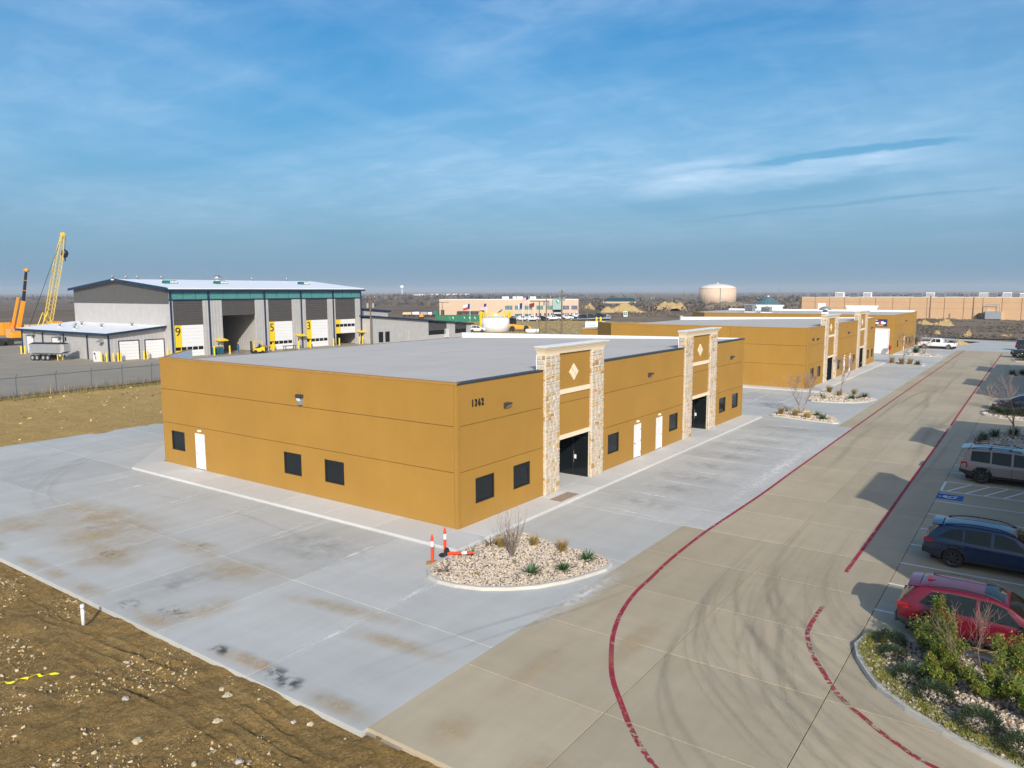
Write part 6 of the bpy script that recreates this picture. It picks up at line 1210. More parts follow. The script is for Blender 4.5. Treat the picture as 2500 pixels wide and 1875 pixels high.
# forklift, worker, trestles
t = thing('forklift', 'yellow forklift truck standing before the open workshop bay', 'forklift', (55.6, 91.6, -.05), R(165)); mb = MB()
mb = MB(); mb.hexa([(-1.3, -.6, .35), (.6, -.6, .35), (.6, .6, .35), (-1.3, .6, .35), (-1.3, -.6, 1.15), (.6, -.6, .75), (.6, .6, .75), (-1.3, .6, 1.15)]); mb.build('body', 'yellow', t); mb = MB(); mb.box(-1.5, -.55, .3, -1.3, .55, 1.1); mb.build('counterweight', 'black', t)
mb = MB(); [mb.tube([(-1.0, s*.5, 1.1), (-.85, s*.48, 2.1), (.35, s*.48, 2.1), (.55, s*.5, .7)], .05, 6) for s in (1, -1)]; mb.box(-.9, -.55, 2.1, .4, .55, 2.16); mb.build('overhead_guard', 'yellow', t); mb = MB(); mb.box(-.6, -.25, 1.0, -.1, .25, 1.1); mb.box(-.7, -.25, 1.0, -.6, .25, 1.6); mb.build('seat', 'black', t)
mb = MB(); [mb.box(.75, s*.3-.06, .1, .9, s*.3+.06, 2.2) for s in (1, -1)]; mb.box(.76, -.3, 1.2, .88, .3, 1.3); mb.build('mast', 'black', t); mb = MB(); [mb.box(.9, s*.28-.06, .12, 2.0, s*.28+.06, .17) for s in (1, -1)]; mb.build('fork', 'galv', t)
for x, r_ in ((.35, .34), (-.9, .28)):
    for s in (1, -1): mb = MB(); mb.lathe([(.05, -.1), (r_*.6, -.1), (r_, -.08), (r_, .08), (r_*.6, .1), (.05, .1)], 14, (x, s*.6, r_), 'y'); mb.build('wheel', 'rubber', t)
MAT['cloth_blue'] = plain('blue_overall', (.04, .16, .30), .9); MAT['skin'] = plain('skin', (.45, .27, .18), .7)
def person(label, loc, rz):
    t = thing('person', label, 'person', loc, rz); me = bpy.data.meshes.new('body')
    V = [(0, 0, .95), (0, 0, 1.15), (0, 0, 1.40), (0, 0, 1.52), (0, 0, 1.66), (.10, 0, .90), (.12, .03, .50), (.12, 0, .08), (.12, .14, .04), (-.10, 0, .90), (-.12, -.02, .50), (-.12, -.02, .08), (-.12, .12, .04), (.19, 0, 1.40), (.25, .03, 1.12), (.24, .14, .88), (-.19, 0, 1.40), (-.26, -.02, 1.12), (-.25, .10, .88)]
    E_ = [(0, 1), (1, 2), (2, 3), (3, 4), (0, 5), (5, 6), (6, 7), (7, 8), (0, 9), (9, 10), (10, 11), (11, 12), (2, 13), (13, 14), (14, 15), (2, 16), (16, 17), (17, 18)]; Rd = [.15, .14, .16, .06, .10, .10, .075, .055, .04, .10, .075, .055, .04, .08, .055, .04, .08, .055, .04]
    me.from_pydata(V, E_, []); o = bpy.data.objects.new('body', me); COL.objects.link(o); o.parent = t; o.modifiers.new('s', 'SKIN')
    for i, r_ in enumerate(Rd): me.skin_vertices[0].data[i].radius = (r_, r_*.8); me.skin_vertices[0].data[i].use_root = (i == 0)
    o.modifiers.new('ss', 'SUBSURF').levels = 1; me.materials.append(MAT['cloth_blue'])
    h = MB(); h.lathe([(.0, 1.56), (.07, 1.60), (.085, 1.68), (.08, 1.76), (.0, 1.80)], 10); h.build('face', 'skin', t, smooth=True); h = MB(); h.lathe([(.14, 1.74), (.115, 1.75), (.11, 1.80), (.06, 1.87), (0, 1.88)], 10); h.build('hard_hat', 'yellow', t, smooth=True)
person('person in blue overalls and yellow hard hat standing in the open bay', (54.4, 95.0, -.05), R(200))
for k, (x, y, l) in enumerate(((58.4, 93.4, 'brown timber trestle heaped with parts right of the forklift'), (64.0, 93.2, 'small green work trestle in front of door five'))):
    t = thing('work_trestle', l, 'trestle', (x, y, -.05)); mb = MB(); mb.box(-1.3, -.4, .75, 1.3, .4, .85); mb.build('top', 'wood' if k == 0 else 'green', t)
    for sx in (-1.1, 1.1):
        for sy in (-.3, .3): mb = MB(); mb.box(sx-.05, sy-.05, 0, sx+.05, sy+.05, .75); mb.build('leg', 'wood' if k == 0 else 'green', t)
    if k == 0: mb = MB(); mb.box(-1, -.3, .85, .2, .3, 1.25); mb.box(.4, -.25, .85, 1.1, .25, 1.1); mb.build('stacked_parts', 'stoneC', t)
# dump trailer
t = thing('dump_trailer', 'silver ribbed dump trailer parked beside the grey annex', 'trailer', (29.2, 107.9, -.05), R(-62)); t.scale = (.74, .9, .95)
MAT['alu'] = plain('polished_aluminium', (.62, .64, .66), .3, .7)
mb = MB(); mb.hexa([(-3.6, -1.0, 1.25), (3.3, -1.0, 1.25), (3.3, 1.0, 1.25), (-3.6, 1.0, 1.25), (-3.7, -1.22, 2.75), (3.4, -1.22, 2.75), (3.4, 1.22, 2.75), (-3.7, 1.22, 2.75)]); mb.build('tub', 'alu', t)
for i in range(5):
    z = 1.4+i*.29; yy = 1.0+.22*(z-1.25)/1.5
    for s in (1, -1): mb = MB(); mb.box(-3.6, s*yy, z, 1.6, s*(yy+.05), z+.12); mb.build('rib', 'alu', t)
mb = MB(); mb.hexa([(3.4, -1.1, 1.25), (4.1, -.8, 1.5), (4.1, .8, 1.5), (3.4, 1.1, 1.25), (3.42, -1.2, 2.75), (4.1, -.85, 2.7), (4.1, .85, 2.7), (3.42, 1.2, 2.75)]); mb.build('nose', 'alu', t)
mb = MB(); mb.hexa([(-3.7, -1.2, 2.76), (3.4, -1.2, 2.76), (3.4, 1.2, 2.76), (-3.7, 1.2, 2.76), (-3.7, -.2, 2.98), (3.4, -.2, 2.98), (3.4, .2, 2.98), (-3.7, .2, 2.98)]); mb.build('tarpaulin', 'cladp', t); mb = MB(); mb.box(-3.6, -.55, 1.0, 4.0, .55, 1.22); mb.build('chassis', 'galv', t)
for i, x in enumerate((-3.1, -2.05, -.6, .45)):
    for s in (1, -1):
        mb = MB(); mb.lathe([(.1, -.16), (.3, -.16), (.5, -.12), (.5, .12), (.3, .16), (.1, .16)], 16, (x, s*1.0, .5), 'y'); o = mb.build('wheel', 'rubber', t); mb = MB(); mb.lathe([(0, .17*s), (.28, .17*s), (.3, .10*s)], 14, (x, s*1.0, .5), 'y'); mb.build('rim', 'alu', o)
for s in (1, -1): mb = MB(); mb.box(2.2, s*.6-.08, 0, 2.36, s*.6+.08, 1.0); mb.build('landing_leg', 'yellow', t)
# chain-link fence along the yard
MAT['fencepost'] = plain('fence_post_steel', (.16, .20, .23), .5, .5)
MAT['fencewire'] = None
m = MT('chain_link'); wv = []
for rot in (R(45), R(-45)):
    mp = m.n.new('ShaderNodeMapping'); mp.inputs['Rotation'].default_value = (0, rot, 0); m.l(m.tc.outputs['Object'], mp.inputs[0]); sp = m.n.new('ShaderNodeSeparateXYZ'); m.l(mp.outputs[0], sp.inputs[0]); fr = m.math('FRACT', m.math('MULTIPLY', sp.outputs[0], 14.)); wv.append(m.math('LESS_THAN', fr, .10))
m.col((.30, .33, .36, 1)); m.set(Roughness=.5, Metallic=.5); m.alpha(m.math('MAXIMUM', wv[0], wv[1])); MAT['fencewire'] = m.m
fp = [(-34., 63.2), (-24, 63.6), (-14., 64.0), (-4, 64.5), (2.8, 64.9), (7.7, 65.1), (11.65, 65.4), (15.4, 65.6), (19., 65.9), (22.6, 66.1), (26.2, 66.4), (30, 66.6), (34, 66.8), (38, 67), (44, 67.4)]
t = thing('chain_link_fence', 'galvanised chain link fence with angled post tops along the yard', 'fence', (0, 0, 0)); 
for x, y in fp: mb = MB(); mb.tube([(x, y, -.2), (x, y, 2.0), (x+.12, y-.05, 2.3)], .055, 6); mb.build('post', 'fencepost', t)
for (x0, y0), (x1, y1) in zip(fp[:-1], fp[1:]):
    mb = MB(); mb.tube([(x0, y0, 1.95), (x1, y1, 1.95)], .04, 5); mb.build('top_rail', 'fencepost', t)
    L_ = math.hypot(x1-x0, y1-y0); mb = MB(); mb.add([(0, 0, 0), (L_, 0, 0), (L_, 0, 1.93), (0, 0, 1.93)], [(0, 1, 2, 3)]); o = mb.build('mesh_panel', 'fencewire', t, fix=False); o.location = (x0, y0-.02, 0); o.rotation_euler = (0, 0, math.atan2(y1-y0, x1-x0))
t = thing('gate_post', 'short blue-grey steel post at the left edge before the fence', 'post', (5.2, 62.8, -.1)); mb = MB(); mb.tube([(0, 0, 0), (0, 0, 1.5)], .10, 8); mb.build('post', 'galv', t); mb = MB(); mb.tube([(-2, -.3, 1.15), (0, 0, 1.15)], .05, 6); mb.build('rail', 'galv', t)
# weeds along the fence
mb = MB(); rr_ = random.Random(8)
for i in range(2600):
    x = rr_.uniform(-20, 42); y = np.interp(x, [p[0] for p in fp], [p[1] for p in fp])-rr_.uniform(-.6, 2.2)**1; h = rr_.uniform(.25, 1.3)*rr_.random(); a = rr_.uniform(0, 6.28); blade(mb, (x, y, -.12), (math.cos(a)*.35, math.sin(a)*.35, 1), .25+h, .05, .4, rr_.choice((0, 0, 1)), 2)
stuff(mb.build('fence_weeds', ['dead', 'tuft'], fix=False), 'dry brown weeds growing along the chain link fence', 'weeds')
mb = MB()
for i in range(4200):
    x = rr_.uniform(-20, 40); y = np.interp(x, [p[0] for p in fp], [p[1] for p in fp])-rr_.uniform(1.2, 3.4); a = rr_.uniform(0, 6.28); blade(mb, (x, y, -.1), (math.cos(a), math.sin(a), 1), .26, .06, .6, 0, 2)
stuff(mb.build('grass_strip', 'liri', fix=False), 'green grass strip at the foot of the chain link fence', 'grass')
# stones along the dirt bank
r_ = np.random.default_rng(12); n = 900; q = np.stack([r_.uniform(-13, 45, n), r_.normal(59.5, 1.6, n)], -1); q[:500, 1] = r_.uniform(39, 58, 500)
stuff(rocks('bank_stones', np.stack([q[:, 0], q[:, 1], hdirt2(q[:, 0], q[:, 1])+.02], -1), .03+.12*r_.random(n)**4, ('rubA', 'rubB', 'clod'), None, .6, 5), 'pale stones strewn along the tan dirt bank', 'stones')
MAT['boomdark'] = plain('dark_boom', (.018, .018, .04), .5)
# ------------------------------------------------------------------ cranes and machines at the far left
t = thing('lattice_crane', 'yellow lattice boom crane behind the annex at the left', 'crane', (47.5, 150., -.05)); cb_ = np.array([0., 0, 2.2])
P0 = gp(115, 800, 1, 150.)-np.array([47.5, 150, -.05]); P1 = gp(153, 572, 1, 150.)-np.array([47.5, 150, -.05])
def lattice(mb, a, b, w0, w1, n):
    a, b = Vector(a), Vector(b); d = (b-a).normalized(); s = Vector((1, 0, 0)); s = (s-d*s.dot(d)).normalized(); u = d.cross(s); prev = None
    for i in range(n+1):
        k = i/n; c = a.lerp(b, k); w_ = w0 if k < .72 else w0+(w1-w0)*(k-.72)/.28; q = [c+s*sx*w_+u*sy*w_ for sx, sy in ((-1, -1), (1, -1), (1, 1), (-1, 1))]
        if prev:
            for j in range(4):
                mb.tube([prev[j], q[j]], .085, 4, cap=False); mb.tube([prev[j], q[(j+1) % 4]], .045, 3, cap=False)
        prev = q
mb = MB(); lattice(mb, P0, P1, .60, .22, 22); MAT['paleyellow'] = plain('faded_yellow', (.78, .57, .12), .55); mb.build('boom', 'paleyellow', t, fix=False)
mb = MB(); p = Vector(P1); mb.lathe([(.0, -.35), (.42, -.3), (.42, .3), (0, .35)], 12, tuple(p), 'y'); mb.build('boom_head', 'yellow', t)
hk = gp(158, 620, 1, 150.)-np.array([47.5, 150, -.05]); mb = MB(); mb.tube([tuple(P1+np.array([.5, 0, 0])), tuple(hk)], .05, 4); mb.tube([tuple(P1), tuple(P0+np.array([-3.5, 0, 0]))], .05, 4); mb.build('cable', 'black', t); mb = MB(); mb.lathe([(0, 1.0), (.55, .7), (.75, .1), (.5, -.6), (.15, -.8), (.12, -1.5), (0, -1.5)], 10, tuple(hk)); mb.build('hook_block', 'boomdark', t)
mb = MB(); mb.box(-3.5, -1.6, .9, 2.5, 1.6, 3.0); mb.build('machine_house', 'yellow', t); mb = MB(); mb.box(1.6, -1.5, 1.2, 3.4, -.2, 3.4); mb.build('cab', 'glass', t); mb = MB(); [mb.box(-4, s*1.9-.5, 0, 4, s*1.9+.5, .9) for s in (1, -1)]; mb.build('track', 'black', t); mb = MB(); mb.tube([(-2.5, -1, 3), (-1.0, -1, 6.5), (.5, -1, 3)], .12, 5); mb.tube([(-2.5, 1, 3), (-1.0, 1, 6.5), (.5, 1, 3)], .12, 5); mb.build('gantry', 'yellow', t)
t = thing('telescopic_crane', 'orange telescopic mobile crane with dark boom at the left edge', 'crane', (42.5, 152., -.05)); org = np.array([42.5, 152, -.05])
Q0 = gp(44, 802, 1, 152.)-org; Qm = gp(57, 735, 1, 152.)-org; Q1 = gp(64, 660, 1, 152.)-org
def boxbeam(mb, a, b, w0, w1, mi=0):
    a, b = Vector(a), Vector(b); d = (b-a).normalized(); s = Vector((1, 0, 0)); s = (s-d*s.dot(d)).normalized(); u = d.cross(s); mb.hexa([tuple(a+s*x*w0+u*y*w0) for x, y in ((-1, -1), (1, -1), (1, 1), (-1, 1))]+[tuple(b+s*x*w1+u*y*w1) for x, y in ((-1, -1), (1, -1), (1, 1), (-1, 1))], mi)
mb = MB(); boxbeam(mb, Q0, Qm, .36, .32); mb.build('boom_base', 'orange', t); mb = MB(); boxbeam(mb, Qm, Q1, .25, .20); mb.build('boom_section', 'boomdark', t)
for k in (.33, .66): c = Q0*0+Qm+(Q1-Qm)*k; mb = MB(); boxbeam(mb, c, c+(Q1-Qm)*.02, .29, .29); mb.build('boom_collar', 'orange', t)
mb = MB(); mb.lathe([(0, -.7), (.38, -.4), (.38, .4), (0, .5)], 12, tuple(Q1), 'y'); mb.build('boom_head', 'orange', t); mb = MB(); boxbeam(mb, Q0+np.array([-1.1, 0, 0]), Qm+np.array([-.9, 0, .8]), .2, .2); mb.build('folded_jib', 'orange', t)
mb = MB(); mb.box(-5.5, -1.4, .8, 5, 1.4, 1.5); mb.build('carrier', 'coping', t); mb = MB(); mb.hexa([(-2.2, -1.1, 1.5), (1.0, -1.1, 1.5), (1.0, 1.1, 1.5), (-2.2, 1.1, 1.5), (-1.8, -1.0, 2.6), (.4, -1.0, 2.9), (.4, 1.0, 2.9), (-1.8, 1.0, 2.6)]); mb.build('turntable_house', 'orange', t); mb = MB(); mb.box(3.4, -1.35, 1.5, 5.0, 1.35, 2.7); mb.build('cab', 'orange', t)
for x in (-4.3, -2.6, 1.6, 3.6): mb = MB(); mb.lathe([(.1, -1.5), (.65, -1.5), (.65, 1.5), (.1, 1.5)], 14, (x, 0, .65), 'y'); mb.build('wheel', 'rubber', t)
def container(label, px0, px1, py, yv, h, m, dpt=2.5):
    a, b = gp(px0, py, 1, yv), gp(px1, py, 1, yv); t = thing('shipping_container', label, 'container', (a[0], yv, -.05)); L_ = b[0]-a[0]; mb = MB(); mb.box(0, 0, .1, L_, dpt, h); mb.build('shell', m, t); n = int(L_/.6)
    for i in range(n): mb = MB(); mb.box(i*L_/n+.1, -.06, .2, i*L_/n+L_/n*.55, -.001, h-.15); mb.build('rib', m, t)
MAT['sand_box'] = plain('peach_box', (.66, .36, .16), .7); MAT['cream'] = plain('cream_box', (.62, .50, .30), .7)
container('orange container behind the telescopic crane at the left', 6, 46, 800, 190, 3.3, 'orange'); container('orange container right of the lattice crane', 126, 153, 790, 196, 3.0, 'orange'); container('cream container between the two cranes', 70, 128, 800, 186, 2.7, 'cream')
container('peach skip under the telescopic crane at the left', 28, 58, 842, 168, 2.6, 'sand_box'); container('small red container under the telescopic crane', 40, 57, 825, 176, 3.9, 'red')
t = thing('road_roller', 'yellow road roller with rusty drum at the left edge', 'road roller', (37.2, 158., -.05)); mb = MB(); mb.lathe([(0, -1.2), (.9, -1.15), (.9, 1.15), (0, 1.2)], 16, (0, 0, .9), 'x'); mb.build('drum', 'stoneC', t); mb = MB(); mb.box(-1.2, .9, .8, 1.2, 4.2, 2.1); mb.build('body', 'yellow', t); mb = MB(); mb.box(-1.35, -1.2, 1.0, -1.21, 1.2, 1.5); mb.box(1.21, -1.2, 1.0, 1.35, 1.2, 1.5); mb.build('frame', 'yellow', t); mb = MB(); mb.box(-.9, 1.6, 2.1, .9, 3.0, 3.2); mb.build('cab', 'black', t)
for s in (1, -1): mb = MB(); mb.lathe([(.2, -.3), (.8, -.28), (.8, .28), (.2, .3)], 14, (s*1.0, 3.6, .8), 'x'); mb.build('wheel', 'rubber', t)
t = thing('flatbed_truck', 'white truck cab at the far left edge before the orange container', 'truck', (43.5, 172., -.05)); mb = MB(); mb.box(-2, -1.2, .9, .6, 1.2, 3.4); mb.build('cab', 'white', t); mb = MB(); mb.box(.62, -1, 2.0, .66, 1, 3.1); mb.build('windscreen', 'glass', t); mb = MB(); mb.box(-6, -1.2, .8, -2.02, 1.2, 1.2); mb.build('flatbed', 'black', t)
for x in (-5, -3.8, -.6): mb = MB(); mb.lathe([(.1, -1.2), (.5, -1.2), (.5, 1.2), (.1, 1.2)], 12, (x, 0, .5), 'y'); mb.build('wheel', 'rubber', t)
t = thing('warning_cone', 'small yellow traffic cone at the left edge of the yard', 'cone', (34.8, 149., -.05)); mb = MB(); mb.lathe([(.45, 0), (.45, .08), (.3, .1), (.06, .9), (0, .9)], 10); mb.build('cone', 'yellow', t); mb = MB(); mb.lathe([(.22, .36), (.16, .56)], 10); mb.build('stripe', 'refl', t)
# ================================================================== middle and far distance
def Z3(x, y): return 860+x*.28029, 680+y*.28029
def Z4(x, y): return 1420+x*.2622, 660+y*.2622
def Z5(x, y): return 1960+x*.24412, 660+y*.24412
def dep(P): return float((np.array(P)-CAM)@_f)
def hgt(P, py):
    """height above P's foot that reaches photo row py"""
    return (_px(P)[1]-py)*dep(P)/CF
def _px(P): d = np.array(P)-CAM; return 1250+CF*(d@_r)/(d@_f), 937.5-CF*(d@_u)/(d@_f)
# white storage tank
c = gp(1210, 808); t = thing('storage_tank', 'white storage tank with yellow railing beyond the nearest roof', 'tank', (c[0], c[1], -.1)); r0, h0 = 3.75, hgt(c, 775); n = 26
MAT['tankw'] = plain('tank_white', (.80, .82, .84), .45, var=.04, scale=.6)
mb = MB(); mb.lathe([(r0, 0), (r0, h0)], 32); mb.build('shell', 'tankw', t, smooth=True, fix=False); mb = MB(); mb.lathe([(r0+.02, h0), (r0*.5, h0+.45), (.5, h0+.75), (.5, h0+1.0), (0, h0+1.0)], 32); mb.build('roof', 'tankw', t)
for z in (h0*.5,): mb = MB(); mb.lathe([(r0+.012, z), (r0+.012, z+.04)], 32); mb.build('weld_seam', 'galv', t)
for k in range(14):
    a = 6.2832*k/14; mb = MB(); mb.tube([(r0*math.cos(a), r0*math.sin(a), h0-.1), (r0*math.cos(a), r0*math.sin(a), h0+1.25)], .11, 5); mb.build('railing_post', 'yellow', t)
for z in (h0+.15, h0+.7, h0+1.2): mb = MB(); mb.tube([(r0*math.cos(6.2832*k/28), r0*math.sin(6.2832*k/28), z) for k in range(29)], .08, 4, cap=False); mb.build('railing', 'yellow', t)
la = np.array([-_r[0], -_r[1]])*(r0+.3); mb = MB(); mb.box(la[0]-.35, la[1]-.35, 0, la[0]+.05, la[1]+.05, h0+1.8); mb.build('ladder', 'yellow', t)
for s in (1, -1): q = np.array([_r[0], _r[1]])*s*(r0-.1); mb = MB(); mb.box(q[0]-.35, q[1]-.35, h0+.1, q[0]+.35, q[1]+.35, h0+1.6); mb.build('gate_cage', 'yellow', t)
# utility poles and lamp posts
def pole(label, px, foot, top, yv=None, arm=2.2, tf=True, m='wood', r_=.14):
    P = foot; h = hgt(P, top); t = thing('utility_pole', label, 'utility pole', (P[0], P[1], -.1)); mb = MB(); mb.lathe([(r_*1.25, 0), (r_*.8, h)], 8); mb.build('mast', m, t)
    rx, ry = _r[0], _r[1]
    if arm: mb = MB(); mb.hexa([(-rx*arm/2-ry*.06, -ry*arm/2+rx*.06, h*.94), (rx*arm/2-ry*.06, ry*arm/2+rx*.06, h*.94), (rx*arm/2+ry*.06, ry*arm/2-rx*.06, h*.94), (-rx*arm/2+ry*.06, -ry*arm/2-rx*.06, h*.94), (-rx*arm/2-ry*.06, -ry*arm/2+rx*.06, h*.94+.16), (rx*arm/2-ry*.06, ry*arm/2+rx*.06, h*.94+.16), (rx*arm/2+ry*.06, ry*arm/2-rx*.06, h*.94+.16), (-rx*arm/2+ry*.06, -ry*arm/2-rx*.06, h*.94+.16)]); mb.build('crossarm', m if m == 'wood' else 'galv', t)
    if arm:
        for k in (-.42, 0, .42): mb = MB(); mb.lathe([(.05, 0), (.09, .12), (.05, .3), (0, .32)], 6, (rx*arm*k, ry*arm*k, h*.94+.16)); mb.build('insulator', 'galv', t)
    if tf:
        for s in (-.55, .55): mb = MB(); mb.lathe([(.0, 0), (.28, .05), (.28, .95), (.1, 1.05), (0, 1.05)], 10, (rx*s, ry*s, h*.74)); mb.build('transformer', 'galv', t)
    return t
pole('wooden pole with two transformers right of the tall workshop', 903, np.array([82.5, 91.0, 0]), 720); pole('pole with crossarm and transformers in front of the tan office', 1334, np.array([139.9, 85.8, 0]), 722, arm=2.6); pole('taller wooden pole with crossarm in front of the tan office', 1371, np.array([141.1, 81.8, 0]), 707, arm=1.6, r_=.2)
for k, (x, y0, y1, tf, l) in enumerate(((660, 410, 218, True, 'wooden pole with white transformers before the yellow spoil heap'), (948, 440, 205, False, 'wooden pole right of the yellow spoil heap'), (1145, 330, 222, False, 'wooden pole in front of the big tan tank'), (52, 520, 296, False, 'slim post among the far parked cars'))):
    px, py = Z4(x, y0); P = gp(px, py); pole(l, px, P, Z4(x, y1)[1], arm=1.4 if tf else 0, tf=tf, r_=.13)
for x, y0, y1, l in ((1265, 490, 252, 'grey pole before the peach warehouse, left one'), (1695, 495, 265, 'wooden pole before the peach warehouse, right one')):
    px, py = Z5(x, y0); P = gp(px, py); pole(l, px, P, Z5(x, y1)[1], arm=0, tf=False, r_=.22)
def lamp_post(label, px, py, top):
    P = gp(px, py); h = hgt(P, top); t = thing('lamp_post', label, 'lamp post', (P[0], P[1], -.1)); mb = MB(); mb.lathe([(.16, 0), (.11, h)], 8); mb.build('mast', 'wood', t); a = 1.9; rx, ry = _r[0], _r[1]
    mb = MB(); mb.tube([(-rx*a, -ry*a, h), (rx*a, ry*a, h)], .09, 5); mb.build('arm', 'coping', t)
    for s in (-1, 1): mb = MB(); mb.box(rx*a*s-.4, ry*a*s-.4, h-.08, rx*a*s+.4, ry*a*s+.4, h+.06); mb.build('lamp_head', 'coping', t)
for x, y0, y1, l in ((785, 372, 206, 'dark lamp post at the left end of the tan office'), (1629, 480, 196, 'dark lamp post before the middle of the tan office'), (2048, 350, 206, 'dark lamp post right of the tan office')): lamp_post(l, *Z3(x, y0), Z3(x, y1)[1])
# tan office block
a, b = gp(1073, 772), gp(1412, 772); L_ = float(np.hypot(*(b-a)[:2])); rz = math.atan2(b[1]-a[1], b[0]-a[0]); t = thing('office_block', 'two-storey tan office block with green windows and flags before it', 'building', (a[0], a[1], -.2), rz); hO = hgt((a+b)/2, 731); S3 = L_/1210.; U = lambda x: (x-757)*S3
V3 = lambda y: (330-y)*S3*.80*hO/(147*S3*.80)
wz_ = V3
mb = MB(); mb.box(0, 0, 0, L_, 22, hO); mb.build('wall', 'tan_wall', t); mb = MB(); mb.box(-.1, -.1, hO, L_+.1, 22.1, hO+.18); mb.build('coping', 'tpo', t)
for x0, x1 in ((1335, 1396), (1420, 1482), (1505, 1568), (1607, 1662), (1690, 1742), (1835, 1885), (1908, 1958)):
    mb = MB(); mb.box(U(x0), -.08, V3(268), U(x1), -.001, V3(234)); o = mb.build('window', 'copper_green' if x0 < 1800 else 'flagblue', t)
    for i in range(1, 5): mb = MB(); xx = U(x0)+(U(x1)-U(x0))*i/5; mb.box(xx-.06, -.12, V3(268), xx+.06, -.081, V3(234)); mb.build('mullion', 'galv', o)
for x0, x1 in ((1420, 1482), (1505, 1560)): mb = MB(); mb.box(U(x0), -.08, V3(328), U(x1), -.001, V3(306)); mb.build('window', 'copper_green', t)
for x in (1605, 1640, 1678, 1708, 1737, 1838, 1858, 1878, 1908, 1928, 1950): mb = MB(); mb.box(U(x)-.25, -.06, V3(322), U(x)+.35, -.001, V3(300)); mb.build('narrow_window', 'flagblue', t)
mb = MB(); mb.box(U(1747), -1.2, V3(268), U(1822), .0, V3(174)); mb.build('entrance_tower', plain('pale_teal_panel', (.28, .40, .38), .4), t); mb = MB(); mb.box(U(1752), -1.0, 0, U(1817), -.02, V3(270)); mb.build('entrance_glass', 'glass', t); mb = MB(); mb.box(U(1755), -2.5, V3(305), U(1822), -.5, V3(290)); mb.build('entrance_canopy', 'galv', t)
mb = MB(); xx, zz_ = U(1793), V3(197); mb.lathe([(0, -1.26), (.95, -1.25), (.95, -1.2)], 16, (xx, 0, zz_), 'y'); mb.build('emblem', plain('emblem_green', (.02, .28, .18), .5), t); mb = MB(); mb.add([(xx-.5, -1.28, zz_+.6), (xx+.15, -1.28, zz_+.65), (xx+.5, -1.28, zz_-.2), (xx+.35, -1.28, zz_-.7), (xx-.1, -1.28, zz_-.1)], [(0, 1, 2, 3, 4)]); mb.build('emblem_leaf', 'white', t)
mb = MB(); mb.hexa([(U(915), -2.2, V3(292)), (U(1105), -2.2, V3(292)), (U(1105), 0, V3(286)), (U(915), 0, V3(286)), (U(915), -2.2, V3(289)), (U(1105), -2.2, V3(289)), (U(1105), 0, V3(280)), (U(915), 0, V3(280))]); mb.build('loading_canopy', 'coping', t)
for x in (955, 1000, 1045): mb = MB(); mb.box(U(x), -.06, 0, U(x)+1.7, -.001, V3(290)); mb.build('loading_door', 'white', t)
for x0, x1, y0 in ((770, 800, 270), (1108, 1152, 275)): mb = MB(); mb.box(U(x0), -.06, 0, U(x1), -.001, V3(y0)); mb.build('dark_opening', 'black', t)
mb = MB(); mb.hexa([(U(1225), -1.6, V3(320)), (U(1235), -1.6, V3(320)), (U(1310), -1.6, V3(262)), (U(1290), -1.6, V3(262)), (U(1225), -.2, V3(320)), (U(1235), -.2, V3(320)), (U(1310), -.2, V3(262)), (U(1290), -.2, V3(262))]); mb.build('outside_stair', 'galv', t)
for k, x in enumerate((1290, 1320, 1385, 1420, 1445, 1540, 1562)): mb = MB(); mb.box(U(x), 10, hO+.18, U(x)+1.4, 12, hO+1.3); mb.build('rooftop_box', 'white2', t)
struct(sheet('office_forecourt', [tuple(gp(*Z3(1150, 378))[:2]), tuple(gp(*Z3(2250, 352))[:2]), tuple(gp(*Z3(2250, 331))[:2]), tuple(gp(*Z3(1150, 331))[:2])], .12, 'walk'))
# flags
def flag(label, px, top, foot, parts, fl=True):
    P = gp(px, foot); h = hgt(P, top); t = thing('flag_pole', label, 'flag', (P[0], P[1], -.1)); mb = MB(); mb.lathe([(.10, 0), (.06, h), (.1, h+.05), (0, h+.15)], 8); mb.build('pole', 'white2', t)
    W_, Hh = 2.9, 1.9
    for (u0, u1, v0, v1, m) in parts:
        mb = MB(); n = 6; o = 0
        for i in range(n+1):
            u = u0+(u1-u0)*i/n; off = .18*math.sin(u*6)
            for v in (v0, v1): mb.v.append((-_r[0]*u*W_*.85+_f[0]*off, -_r[1]*u*W_*.85+_f[1]*off, h-.15-v*Hh-u*.75))
        for i in range(n): mb.f.append((2*i, 2*i+1, 2*i+3, 2*i+2)); mb.mi.append(0)
        mb.build('cloth', m, t, fix=False)
TX = [(0, .36, 0, 1, 'flagblue'), (.36, 1, 0, .5, 'white'), (.36, 1, .5, 1, 'flagred')]; US = [(0, .42, 0, .54, 'flagblue')]+[(.42 if i < 4 else 0, 1, i/7.5, (i+.5)/7.5, 'flagred') for i in range(7)]+[(.42 if i < 4 else 0, 1, (i+.5)/7.5, (i+1)/7.5, 'white') for i in range(7)]
flag('blue, white and red flag at the left of the tan office', *(Z3(1027, 212)), Z3(0, 372)[1], TX); flag('striped red and white flag with blue canton, left of the white tank', *(Z3(1172, 210)), Z3(0, 372)[1], US); flag('drooping pale flag on the pole left of the tallest flagpole', *(Z3(1483, 205)), Z3(0, 372)[1], [(0, .45, 0, 1, 'flagblue'), (.45, .6, 0, 1, 'white')]); flag('striped flag on the tallest pole before the tan office', *(Z3(1538, 150)), Z3(0, 372)[1], US); flag('dark red flag right of the tallest flagpole', *(Z3(1588, 203)), Z3(0, 368)[1], [(0, .8, 0, .8, plain('maroon_cloth', (.16, .03, .03), .9))])
